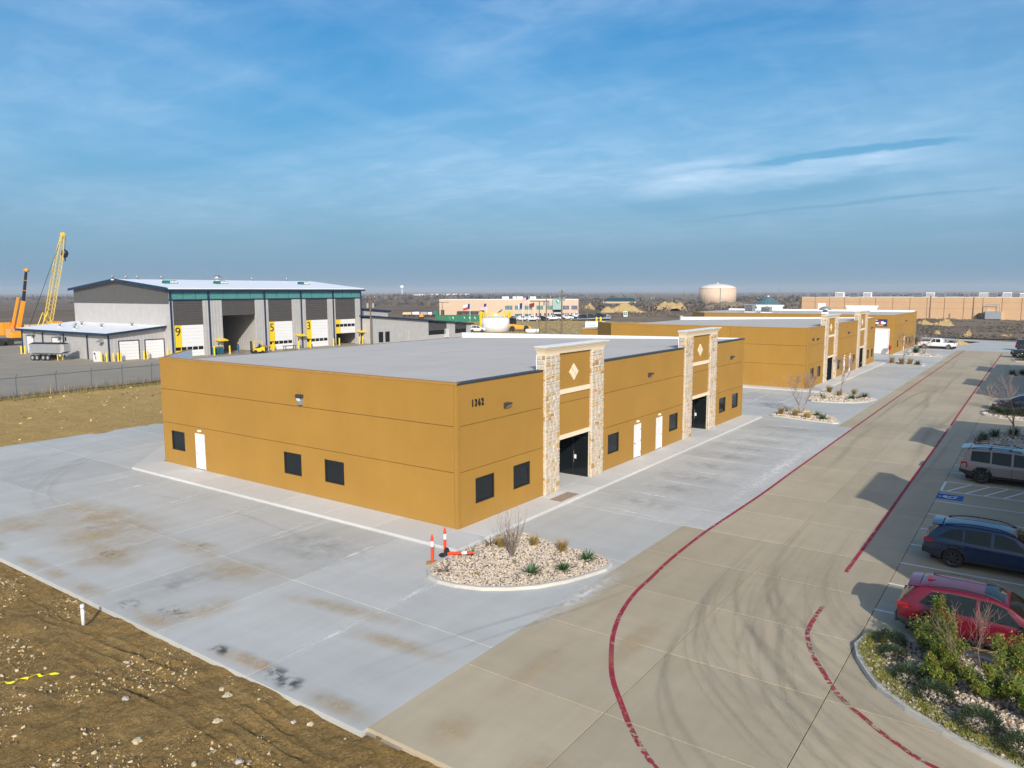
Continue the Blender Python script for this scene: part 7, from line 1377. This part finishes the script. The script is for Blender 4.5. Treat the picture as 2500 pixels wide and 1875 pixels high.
# cars in front of the office
def far_car(kind, m, px, py, label, rz):
    P = gp(px, py)
    if kind == 'pickup': build_car('parked_pickup', label, 'pickup truck', (P[0], P[1], -.05), rz, pk, m, (-1.95, 1.98), .42, PP, (.64, 1.30), None, False, False, 'alloy', hi=False, lamps=(.85, 1.15))
    else: build_car('parked_car', label, 'car', (P[0], P[1], -.05), rz, suv if kind == 'suv' else sal, m, (-1.33, 1.36), .345, PS if kind == 'suv' else PSA, (.60, 1.36) if kind == 'suv' else (.34, 1.12), None, False, False, hi=False)
rc = math.atan2(_r[1], _r[0])
row = [('suv', 'p_black', 1405, 367), ('pickup', 'p_white', 1470, 368), ('pickup', 'p_white', 1560, 368), ('suv', 'p_navy', 1655, 364), ('pickup', 'p_white', 1745, 362), ('suv', 'p_maroon', 1800, 360), ('pickup', 'p_white', 1855, 358), ('suv', 'p_black', 1905, 355), ('pickup', 'p_white', 1945, 340), ('suv', 'p_navy', 2015, 350), ('suv', 'p_black', 2080, 346), ('pickup', 'p_black', 2145, 343), ('suv', 'p_silver', 2195, 338)]
for i, (k, m, x, y) in enumerate(row):
    nm = {'p_black': 'black', 'p_white': 'white', 'p_navy': 'dark blue', 'p_maroon': 'maroon', 'p_silver': 'silver'}[m]; far_car(k, m, *Z3(x, y), '%s %s, %s from the left in the row before the tan office' % (nm, 'pickup' if k == 'pickup' else 'car', ('first', 'second', 'third', 'fourth', 'fifth', 'sixth', 'seventh', 'eighth', 'ninth', 'tenth', 'eleventh', 'twelfth', 'last')[i]), rc+(.5 if i % 2 else .2))
far_car('suv', 'p_white', *Z3(1080, 462), 'white car between the annex end and the white tank', rc+.3)
# green bins
for i, x in enumerate((775, 815, 855, 885, 945, 985, 1030, 1075)):
    px, py = Z3(x, 371); P = gp(px, py); t = thing('waste_skip', '%s green steel skip from the left before the tan office' % ('first', 'second', 'third', 'fourth', 'fifth', 'sixth', 'seventh', 'last')[i], 'skip', (P[0], P[1], -.1), rc, 'green skips'); W_ = 1.9 if i % 4 < 3 else 1.4; mb = MB(); mb.hexa([(-W_, -1, 0), (W_, -1, 0), (W_, 1, 0), (-W_, 1, 0), (-W_-.2, -1.1, 2.3), (W_+.2, -1.1, 2.3), (W_+.2, 1.1, 2.3), (-W_-.2, 1.1, 2.3)]); mb.build('bin', 'green', t)
    for k in (-.9, 0, .9): mb = MB(); mb.box(W_*k-.06, -1.2, .1, W_*k+.06, -1.1, 2.2); mb.build('rib', 'green', t)
    mb = MB(); mb.add([(-.45, -1.13, 1.6), (-.1, -1.13, 1.7), (.15, -1.13, 1.0), (-.05, -1.13, .6), (-.2, -1.13, 1.1)], [(0, 1, 2, 3, 4)]); mb.build('emblem_mark', 'white', t)
# machinery rows left of the office
for i, (x0, x1, y0, y1, m) in enumerate(((435, 515, 330, 292, 'cream'), (520, 590, 332, 285, 'white2'), (590, 650, 332, 290, 'galv'), (655, 700, 330, 288, 'white2'), (700, 750, 330, 280, 'green'), (580, 620, 352, 310, 'orange'))):
    p0, p1 = gp(*Z3(x0, y0)), gp(*Z3(x1, y0)); h = hgt((p0+p1)/2, Z3(0, y1)[1]); W_ = float(np.hypot(*(p1-p0)[:2])); t = thing('parked_trailer', '%s in the crowded yard left of the tan office' % ('cream box trailer', 'white tank trailer', 'grey machine trailer', 'second white tank trailer', 'green trailer', 'orange machine')[i], 'trailer', (p0[0], p0[1], -.1), math.atan2(p1[1]-p0[1], p1[0]-p0[0])); mb = MB()
    if 'tank' in t['label']: mb.lathe([(0, .1), (h*.3, .3), (h*.34, W_-.3), (0, W_-.1)], 14, (0, 0, h*.62), 'x')
    else: mb.hexa([(.1, 0, .9), (W_-.1, 0, .9), (W_-.1, 2.2, .9), (.1, 2.2, .9), (.4, 0, h), (W_-.1, 0, h), (W_-.1, 2.2, h), (.4, 2.2, h)])
    mb.build('hull', m, t); mb = MB(); mb.box(.2, .2, .6, W_-.2, 2., .88); mb.build('chassis', 'black', t)
    for k in (.2, .8): mb = MB(); mb.lathe([(.1, 0), (.5, .02), (.5, .3), (.1, .32)], 10, (W_*k, 0, .5), 'y'); mb.build('wheel', 'rubber', t)
# ------------------------------------------------------------------ big tank, bin roof, long warehouse
c = gp(1751, 739.5); t = thing('water_tank', 'big round tan water tank on the horizon', 'tank', (c[0], c[1], -2)); r0 = 44*dep(c)/CF; h0 = hgt(c, 703)+2; mb = MB(); mb.lathe([(r0, 0), (r0, h0)], 48); mb.build('shell', 'tank', t, smooth=True, fix=False); mb = MB(); mb.lathe([(r0*1.01, h0-.3), (r0*1.01, h0), (r0*.8, h0+1.6), (r0*.45, h0+3.0), (r0*.1, h0+3.6), (0, h0+3.6)], 48); mb.build('dome', plain('tank_top', (.78, .70, .62), .7), t, smooth=True); mb = MB(); mb.lathe([(.5, h0+3.4), (.5, h0+4.6), (0, h0+4.6)], 8); mb.build('vent', 'tpo', t); mb = MB(); mb.tube([(-r0*.9, -r0*.5, 0), (-r0*.9, -r0*.5, h0)], .3, 5); mb.build('ladder', 'galv', t)
c = gp(1875, 735, 0, 152.); c[2] = 0.; t = thing('grain_bin', 'round metal bin with conical green-grey roof behind the white parapet', 'silo', (c[0], c[1], -.1)); px0 = _px(c); s = dep(c)/CF; rr0 = 30*s; hb_ = hgt(c, 742); mb = MB(); mb.lathe([(rr0, 0), (rr0, hb_)], 28); mb.build('shell', plain('bin_steel', (.5, .53, .55), .3, .8), t, smooth=True, fix=False)
for k in range(24):
    a0, a1 = 6.2832*k/24, 6.2832*(k+.96)/24; hc = hgt(c, 723); mb = MB(); e = rr0*1.06; mb.add([(e*math.cos(a0), e*math.sin(a0), hb_-.1), (e*math.cos(a1), e*math.sin(a1), hb_-.1), (.3*math.cos(a1), .3*math.sin(a1), hc), (.3*math.cos(a0), .3*math.sin(a0), hc)], [(0, 1, 2, 3)]); mb.build('roof_sheet', plain('bin_roof', (.16, .27, .28), .35, .4) if k == 0 else bpy.data.materials['bin_roof'], t, fix=False)
mb = MB(); mb.lathe([(.5, hgt(c, 724)), (.4, hgt(c, 721)), (0, hgt(c, 721))], 10); mb.build('cap', 'galv', t)
XW = 302.; t = thing('long_warehouse', 'very long peach tilt-wall warehouse across the right background', 'building', (XW, 63.5, -.3)); HW = 7.9+.3
y = 0.; k = 0; edges_ = [63.7]+[gp(*Z5(x, 400), 0, XW)[1] for x in (120, 262, 413, 566, 722, 895, 1066, 1238, 1412, 1605, 1795, 1988, 2185)]; st_ = edges_[-2]-edges_[-1]
while edges_[-1] > -95: edges_.append(edges_[-1]-st_)
for a, b in zip(edges_[:-1], edges_[1:]):
    for z0, z1 in ((0, HW*.5-.04), (HW*.5, HW*.78-.04), (HW*.78, HW)): mb = MB(); mb.box(0, a-63.5-.08, z0, .4, b-63.5+.08, z1); mb.build('wall_panel', 'peach', t)
mb = MB(); mb.box(.18, edges_[-1]-63.5, 0, .5, .2, HW-.1); mb.build('core_wall', 'brown_wall', t)
mb = MB(); mb.box(.42, edges_[-1]-63.5, HW-.5, 70, .2, HW-.05); mb.build('roof', 'roof', t); mb = MB(); mb.box(.0, .2, 0, 70, .5, HW); mb.build('end_wall', 'brown_wall', t); mb = MB(); mb.box(-.05, edges_[-1]-63.5, HW, .45, .25, HW+.12); mb.build('coping', 'tpo', t)
for x0, x1 in ((147, 228),): p = gp(*Z5(x0, 400), 0, XW), gp(*Z5(x1, 400), 0, XW); mb = MB(); mb.box(-.1, p[0][1]-63.5, HW-5.2, -.001, p[1][1]-63.5, HW-2.4); mb.build('white_door', 'white', t)
for i, (x, w_, yy) in enumerate(((225, 70, 262), (372, 76, 268), (518, 72, 258), (648, 72, 260), (1155, 80, 265), (1278, 72, 250), (1385, 70, 252), (1800, 60, 232), (1905, 70, 232), (2045, 76, 262), (2130, 70, 248), (2195, 60, 252), (1640, 50, 236), (1835, 60, 240))):
    far = 40 if yy < 245 else 16; P = gp(*Z5(x, yy), 0, XW+far); W_ = w_*.244*dep(P)/CF; rooftop_unit((XW+far, P[1], 7.55), W_*.8, W_, 1.2+W_*.35, 'pale rooftop unit on the peach warehouse, %s from the left' % ('first', 'second', 'third', 'fourth', 'fifth', 'sixth', 'seventh', 'ninth', 'eleventh', 'twelfth', 'thirteenth', 'fourteenth', 'eighth', 'tenth')[i], 'tpo' if i % 2 else 'galv')
for i, x in enumerate((1880, 2065, 2200)):
    P = gp(*Z5(x, 486)); t = thing('silver_compactor', '%s silver waste compactor at the foot of the peach warehouse' % ('left', 'middle', 'right')[i], 'compactor', (P[0]-4, P[1], -.2)); mb = MB(); mb.box(-1.5, -3.4, .3, 1.5, 1.6, 3.2); mb.build('container', 'alu', t); mb = MB(); mb.lathe([(0, -1.2), (1.2, -1.1), (1.2, 1.1), (0, 1.2)], 12, (0, 3.2, 1.3), 'x'); mb.build('drum', 'black', t); mb = MB(); mb.tube([(-1.2, -2.8, 3.2), (-1.2, -2.8, 5.6), (-1.2, 1.4, 5.6), (-1.2, 1.4, 3.2)], .15, 5); mb.build('frame', 'galv', t)
# dark shed, signs, small structures
p0, p1 = gp(*Z4(200, 295)), gp(*Z4(505, 295)); t = thing('green_roof_shed', 'long low shed with dark green roof far behind the spoil heaps', 'shed', (p0[0], p0[1], -2), math.atan2(p1[1]-p0[1], p1[0]-p0[0])); W_ = float(np.hypot(*(p1-p0)[:2])); h = hgt(p0, Z4(0, 258)[1])+2; mb = MB(); mb.box(0, 0, 0, W_, 18, h*.55); mb.build('wall', 'tan_wall', t); mb = MB(); mb.hexa([(0, -1, h*.5), (W_, -1, h*.5), (W_*.9, 9, h), (W_*.12, 9, h), (0, 19, h*.5), (W_, 19, h*.5), (W_*.9, 9.2, h), (W_*.12, 9.2, h)]); mb.build('roof', plain('dark_green_roof', (.015, .06, .06), .5), t)
P = gp(*Z4(408, 428)); t = thing('site_sign', 'small white sign with green square and pale mark by the spoil heaps', 'sign', (P[0], P[1], -.1), rc); s = dep(P)/CF; mb = MB(); mb.box(-4.8*s, -.1, 0, 4.8*s, .1, 12.5*s); mb.build('board', 'white', t); mb = MB(); mb.box(-3.6*s, -.14, 2.8*s, 3.6*s, -.101, 11*s); mb.build('green_square', 'green', t); mb = MB(); mb.add([(-1.6*s, -.15, 9*s), (1.2*s, -.15, 9.4*s), (1.4*s, -.15, 6*s), (.4*s, -.15, 4*s), (-.2*s, -.15, 7*s)], [(0, 1, 2, 3, 4)]); mb.build('pale_mark', 'white', t)
P = gp(*Z4(112, 590)); t = thing('tank_trailer', 'white-sided trailer with red stripe peeking past the second ochre building', 'trailer', (P[0]+6, P[1]+3, -.1), rc); mb = MB(); mb.box(-2.6, -1.1, .6, 2.4, 1.1, 2.9); mb.build('box', 'white', t); mb = MB(); mb.box(.6, -1.13, 2.0, 2.1, -1.101, 2.5); mb.build('red_panel', 'red', t); mb = MB(); mb.box(-1.6, -1.13, 1.8, .2, -1.101, 2.1); mb.build('grey_lettering_strip', 'galv', t)
for i in (0, 1): P = gp(*Z4(138, 540)); t = thing('bollard', 'yellow bollard beside the corner of the second ochre building, %s of two' % ('left', 'right')[i], 'bollard', (P[0]+i*1.2*_r[0], P[1]+i*1.2*_r[1], -.1), 0, 'yellow bollards'); mb = MB(); mb.lathe([(.3, 0), (.3, 3.2), (.1, 3.4), (0, 3.4)], 8); mb.build('post', 'yellow', t); mb = MB(); mb.lathe([(.4, 0), (.4, .1), (.3, .12)], 8); mb.build('footing', 'kerb', t)
P = gp(*Z3(1400, 455)); t = thing('yellow_loader', 'yellow and dark machine just right of the white tank', 'loader', (P[0], P[1], -.1), rc); mb = MB(); mb.hexa([(-1.2, -1, .8), (5, -1, .6), (5, 1, .6), (-1.2, 1, .8), (-1.2, -1, 2.0), (4.6, -1, 1.4), (4.6, 1, 1.4), (-1.2, 1, 2.0)]); mb.build('body', 'orange', t); mb = MB(); mb.box(-.9, -.8, 2.0, .9, .8, 3.6); mb.build('cab', 'glass', t)
for x in (-.2, 3.6): mb = MB(); mb.lathe([(.2, -1.2), (.75, -1.2), (.75, 1.2), (.2, 1.2)], 12, (x, 0, .75), 'y'); mb.build('wheel', 'rubber', t)
P = gp(*Z3(1570, 468)); t = thing('white_dome_tank', 'low white rounded tank right of the yellow machine', 'tank', (P[0], P[1], -.1), rc); mb = MB(); mb.lathe([(0, -1.9), (.35, -1.8), (.5, -1.5), (.5, 1.5), (.35, 1.8), (0, 1.9)], 16, (0, 0, .5), 'x'); mb.build('vessel', 'tankw', t, smooth=True); mb = MB(); mb.box(-1.4, -.4, 0, 1.4, .4, .2); mb.build('cradle', 'kerb', t)
for i, x in enumerate((915, 930)): P = gp(*Z4(x, 470)); t = thing('white_frame_gate', 'white frame standing before the brown scrub, %s of two' % ('left', 'right')[i], 'frame', (P[0], P[1], -.1), rc); s = dep(P)/CF; mb = MB(); [mb.box(a*s, -.1, 0, (a+.5)*s, .1, 13*s) for a in (0, 2.6)]; mb.build('upright', 'white', t); mb = MB(); mb.box(.5*s, -.1, 12.5*s, 2.6*s, .1, 13*s); mb.build('rail', 'white', t)
# spoil heaps
MAT['spoil'] = soil('yellow_spoil', [(.42, .30, .13, 1), (.54, .40, .19, 1), (.30, .21, .10, 1), (.60, .47, .26, 1)], .25, .9)
def heap(label, px0, px1, py, top, seed, asp=.6, m='spoil'):
    a, b = gp(px0, py), gp(px1, py); W_ = float(np.hypot(*(b-a)[:2])); c = (a+b)/2; h = max(.5, hgt(c, top)); n = 26
    r1 = np.linspace(-1.1, 1.1, n); X_, Y_ = np.meshgrid(r1, r1, indexing='ij'); wx, wy = c[0]+_r[0]*X_*W_/2+_f[0]*Y_*W_/2*asp, c[1]+_r[1]*X_*W_/2+_f[1]*Y_*W_/2*asp
    d = np.sqrt(X_**2+Y_**2)+fbm(wx, wy, W_*.3, seed, 3)*.5; Zz = -1.2+(h+1.2)*np.clip(1.05-d**1.4, 0, 1)**.7*(1+fbm(wx, wy, W_*.12, seed+5, 3)*.5)
    i = np.arange(n*n).reshape(n, n); f = np.stack([i[:-1, :-1], i[1:, :-1], i[1:, 1:], i[:-1, 1:]], -1).reshape(-1, 4); me = bpy.data.meshes.new('spoil_heap'); me.from_pydata(np.stack([wx-c[0], wy-c[1], Zz], -1).reshape(-1, 3).tolist(), [], f.tolist()); me.materials.append(MAT[m]); me.update()
    tag(obj_of('spoil_heap', me, None, (c[0], c[1], 0)), label, 'spoil heap', 'spoil heaps')
heap('largest yellow spoil heap left of the big tan tank', *[Z4(x, 0)[0] for x in (620, 1000)], Z4(0, 368)[1], Z4(0, 296)[1], 1, .45)
heap('low yellow spoil bank right of the tan office', *[Z4(x, 0)[0] for x in (180, 640)], Z4(0, 385)[1], Z4(0, 322)[1], 2, .3); heap('small yellow spoil heap touching the tan office corner', *[Z4(x, 0)[0] for x in (-10, 150)], Z4(0, 360)[1], Z4(0, 316)[1], 3, .4)
heap('brown bank under the big tan tank', *[Z4(x, 0)[0] for x in (1080, 1640)], Z4(0, 345)[1], Z4(0, 292)[1], 4, .3, 'weeds')
for i, (x0, x1, y0, y1, l) in enumerate(((1130, 1330, 540, 498, 'yellow earth mound left in the weeds before the peach warehouse'), (1290, 1560, 552, 503, 'bigger yellow earth mound in the weeds before the peach warehouse'), (1290, 1400, 635, 598, 'small yellow earth lump by the far street'), (1600, 1700, 660, 600, 'yellow-brown earth hump by the far street, right of the lump'), (1950, 2130, 660, 632, 'flat yellow earth patch by the far street at the right'))): heap(l, Z5(x0, 0)[0], Z5(x1, 0)[0], Z5(0, y0)[1], Z5(0, y1)[1], 20+i, .5)
heap('dry yellow grass mound inside the street bend', Z5(1180, 0)[0], Z5(1760, 0)[0], Z5(0, 738)[1], Z5(0, 722)[1], 30, .35, 'drygrass')
# ------------------------------------------------------------------ scrub, weeds, tree belts (uncountable)
MAT['bushA'] = leafmat('scrub_grey', (.11, .09, .075, 1), (.19, .155, .125, 1)); MAT['bushB'] = leafmat('scrub_brown', (.16, .12, .08, 1), (.25, .19, .125, 1)); MAT['bushC'] = leafmat('scrub_dark', (.055, .048, .042, 1), (.10, .085, .07, 1)); MAT['bushG'] = leafmat('scrub_green', (.03, .04, .02, 1), (.06, .07, .03, 1))
def brush(name, P, size, mats, label, seed, nb=7, wd=.30):
    """clumps of many thin leaf-like faces"""
    r = np.random.default_rng(seed); n = len(P); k = n*nb; C_ = np.repeat(P, nb, 0); s = np.repeat(size, nb); d = r.normal(size=(k, 3)); d[:, 2] = np.abs(d[:, 2])*.9; d /= np.linalg.norm(d, axis=1)[:, None]
    c0 = C_+d*(s*r.uniform(.2, 1, k))[:, None]; t1 = r.normal(size=(k, 3)); t1 -= d*(t1*d).sum(1)[:, None]*.3; t1 /= np.linalg.norm(t1, axis=1)[:, None]; t2 = np.cross(d, t1)
    V = np.stack([c0-t1*(s*wd)[:, None], c0-t2*(s*wd*.8)[:, None]+d*(s*.2)[:, None], c0+t1*(s*wd)[:, None], c0+t2*(s*wd*.8)[:, None]], 1).reshape(-1, 3); F = np.arange(k*4).reshape(-1, 4)
    me = bpy.data.meshes.new(name); me.from_pydata(V.tolist(), [], F.tolist())
    for q in mats: me.materials.append(MAT[q])
    me.polygons.foreach_set('material_index', np.repeat(r.integers(0, len(mats), n), nb).astype(np.int32)); me.update(); return stuff(obj_of(name, me), label, 'vegetation')
def polar(n, d0, d1, a0, a1, seed, thr=None, cell=60, pw=1.):
    r = np.random.default_rng(seed); d = d0*(d1/d0)**(r.random(n)**pw); a = YAW-np.radians(r.uniform(a0, a1, n)); P = np.stack([CAM[0]+d*np.cos(a), CAM[1]+d*np.sin(a)], -1)
    if thr is not None: P = P[fbm(P[:, 0], P[:, 1], cell, seed+7, 3) > thr]
    return P
def clear(P):
    x, y = P[:, 0], P[:, 1]; return P[~((x > 20) & (x < 130) & (y > 85) & (y < 240)) & ~((x > 200) & (x < 275) & (y > 135) & (y < 215)) & ~((x > 294) & (x < 380) & (y < 66))]
q = polar(9000, 420, 2600, -46, 44, 301, .02, 160); q = clear(q); an = np.degrees(YAW-np.arctan2(q[:, 1]-CAM[1], q[:, 0]-CAM[0])); dq = np.hypot(q[:, 0]-CAM[0], q[:, 1]-CAM[1]); q = q[(an > -17) | ((dq > 900) & (fbm(q[:, 0], q[:, 1], 90, 77, 2) > .12))]; brush('scrub_belt', np.stack([q[:, 0], q[:, 1], hfar(q[:, 0], q[:, 1])], -1), 1.2+3.0*np.random.default_rng(1).random(len(q))**1.5, ('bushA', 'bushC', 'bushC', 'bushB'), 'dark leafless scrub and tree belts across the far plain', 5, 18, .24)
q = polar(7000, 1100, 4800, -46, 44, 305, .10, 420); brush('tree_belt', np.stack([q[:, 0], q[:, 1], hfar(q[:, 0], q[:, 1])], -1), 4+5*np.random.default_rng(2).random(len(q)), ('bushC', 'bushC', 'bushA'), 'dark tree belts below the horizon', 6, 14, .34)
q = polar(5200, 330, 640, -4, 30, 311, -.05, 40); q = clear(q); q = q[~((q[:, 0] > 290) & (q[:, 1] < 70))]; brush('brown_scrub', np.stack([q[:, 0], q[:, 1], hfar(q[:, 0], q[:, 1])], -1), .4+.9*np.random.default_rng(3).random(len(q)), ('bushB', 'bushA', 'bushB'), 'brown knee-high scrub around the spoil heaps', 7, 12, .28)
r = np.random.default_rng(71); q = np.stack([r.uniform(173, 296, 14000), r.uniform(-60, 58, 14000)], -1); q = q[fbm(q[:, 0], q[:, 1], 16, 401, 3) > -.12]; brush('weed_field', np.stack([q[:, 0], q[:, 1], hweed(q[:, 0], q[:, 1])-.05], -1), .18+.5*r.random(len(q)), ('bushA', 'bushB', 'bushA', 'bushC'), 'grey-brown dead weeds covering the lot before the peach warehouse', 8, 7, .35)
q = np.stack([r.uniform(118, 214, 3500), r.uniform(40, 170, 3500)], -1); brush('dry_tufts', np.stack([q[:, 0], q[:, 1], np.full(len(q), -.1)], -1), .1+.22*r.random(len(q)), ('straw', 'tuft', 'straw'), 'tawny tufts over the dry grass lot', 9, 6, .4)
# pale far-off buildings along the horizon, water tower, mast
for i, (x, y, w_) in enumerate(((575, 143, 14), (600, 140, 8), (640, 141, 10), (675, 140, 14), (705, 143, 9), (745, 143, 12), (800, 141, 8), (850, 142, 10), (905, 142, 12), (960, 141, 9), (1010, 143, 12))):
    px, py = Z3(x, y); dd = 3300.; d = _f+_r*(px-1250)/CF; d = d/np.hypot(d[0], d[1]); P = np.array([CAM[0]+d[0]*dd, CAM[1]+d[1]*dd]); z = float(hfar(np.array([P[0]]), np.array([P[1]]))[0]); t = thing('far_house', 'tiny pale building far off on the horizon', 'building', (P[0], P[1], z), rc, 'pale buildings on the horizon'); mb = MB(); W_ = w_*.9; mb.box(-W_, -8, 0, W_, 8, 7); mb.build('wall', 'tpo' if i % 3 else 'tan_wall', t); mb = MB(); mb.hexa([(-W_-1, -9, 7), (W_+1, -9, 7), (W_+1, 9, 7), (-W_-1, 9, 7), (-W_, -.5, 11), (W_, -.5, 11), (W_, .5, 11), (-W_, .5, 11)]); mb.build('roof', 'galv', t)
px, py = Z3(450, 130); d = _f+_r*(px-1250)/CF; d = d/np.hypot(d[0], d[1]); P = CAM[:2]+d[:2]*2600; t = thing('water_tower', 'tiny white water tower on the horizon right of the workshop', 'water tower', (P[0], P[1], -6)); mb = MB(); mb.lathe([(1.5, 0), (1.5, 26)], 8); mb.build('shaft', 'tpo', t); mb = MB(); mb.lathe([(1.5, 25), (6, 30), (6.5, 34), (4, 38), (0, 39)], 12); mb.build('bowl', 'tpo', t)
for i, (x, yt, l) in enumerate(((1808, 122, 'thin radio mast right of the big tan tank'),)):
    px, py = Z4(x, 205); d = _f+_r*(px-1250)/CF; d = d/np.hypot(d[0], d[1]); P = CAM[:2]+d[:2]*1800; t = thing('radio_mast', l, 'mast', (P[0], P[1], -6)); mb = MB(); mb.tube([(0, 0, 0), (0, 0, 38)], [.7, .25], 4); mb.build('mast', 'galv', t); mb = MB(); mb.box(-1, -1, 0, 1, 1, 2); mb.build('base', 'kerb', t)
# ------------------------------------------------------------------ air
hzb = MB(); hzb.box(-900, -6500, -40, 9000, 9000, 62); ho = hzb.build('haze', 'kerb'); ho.data.materials.clear(); hm = bpy.data.materials.new('haze_air'); hm.use_nodes = True; hn = hm.node_tree; hn.nodes.clear(); ov = hn.nodes.new('ShaderNodeOutputMaterial'); pv = hn.nodes.new('ShaderNodeVolumePrincipled'); pv.inputs['Color'].default_value = (.82, .88, .95, 1); pv.inputs['Density'].default_value = .00015; hn.links.new(pv.outputs[0], ov.inputs['Volume']); ho.data.materials.append(hm); stuff(ho, 'thin pale blue haze over the plain', 'haze')
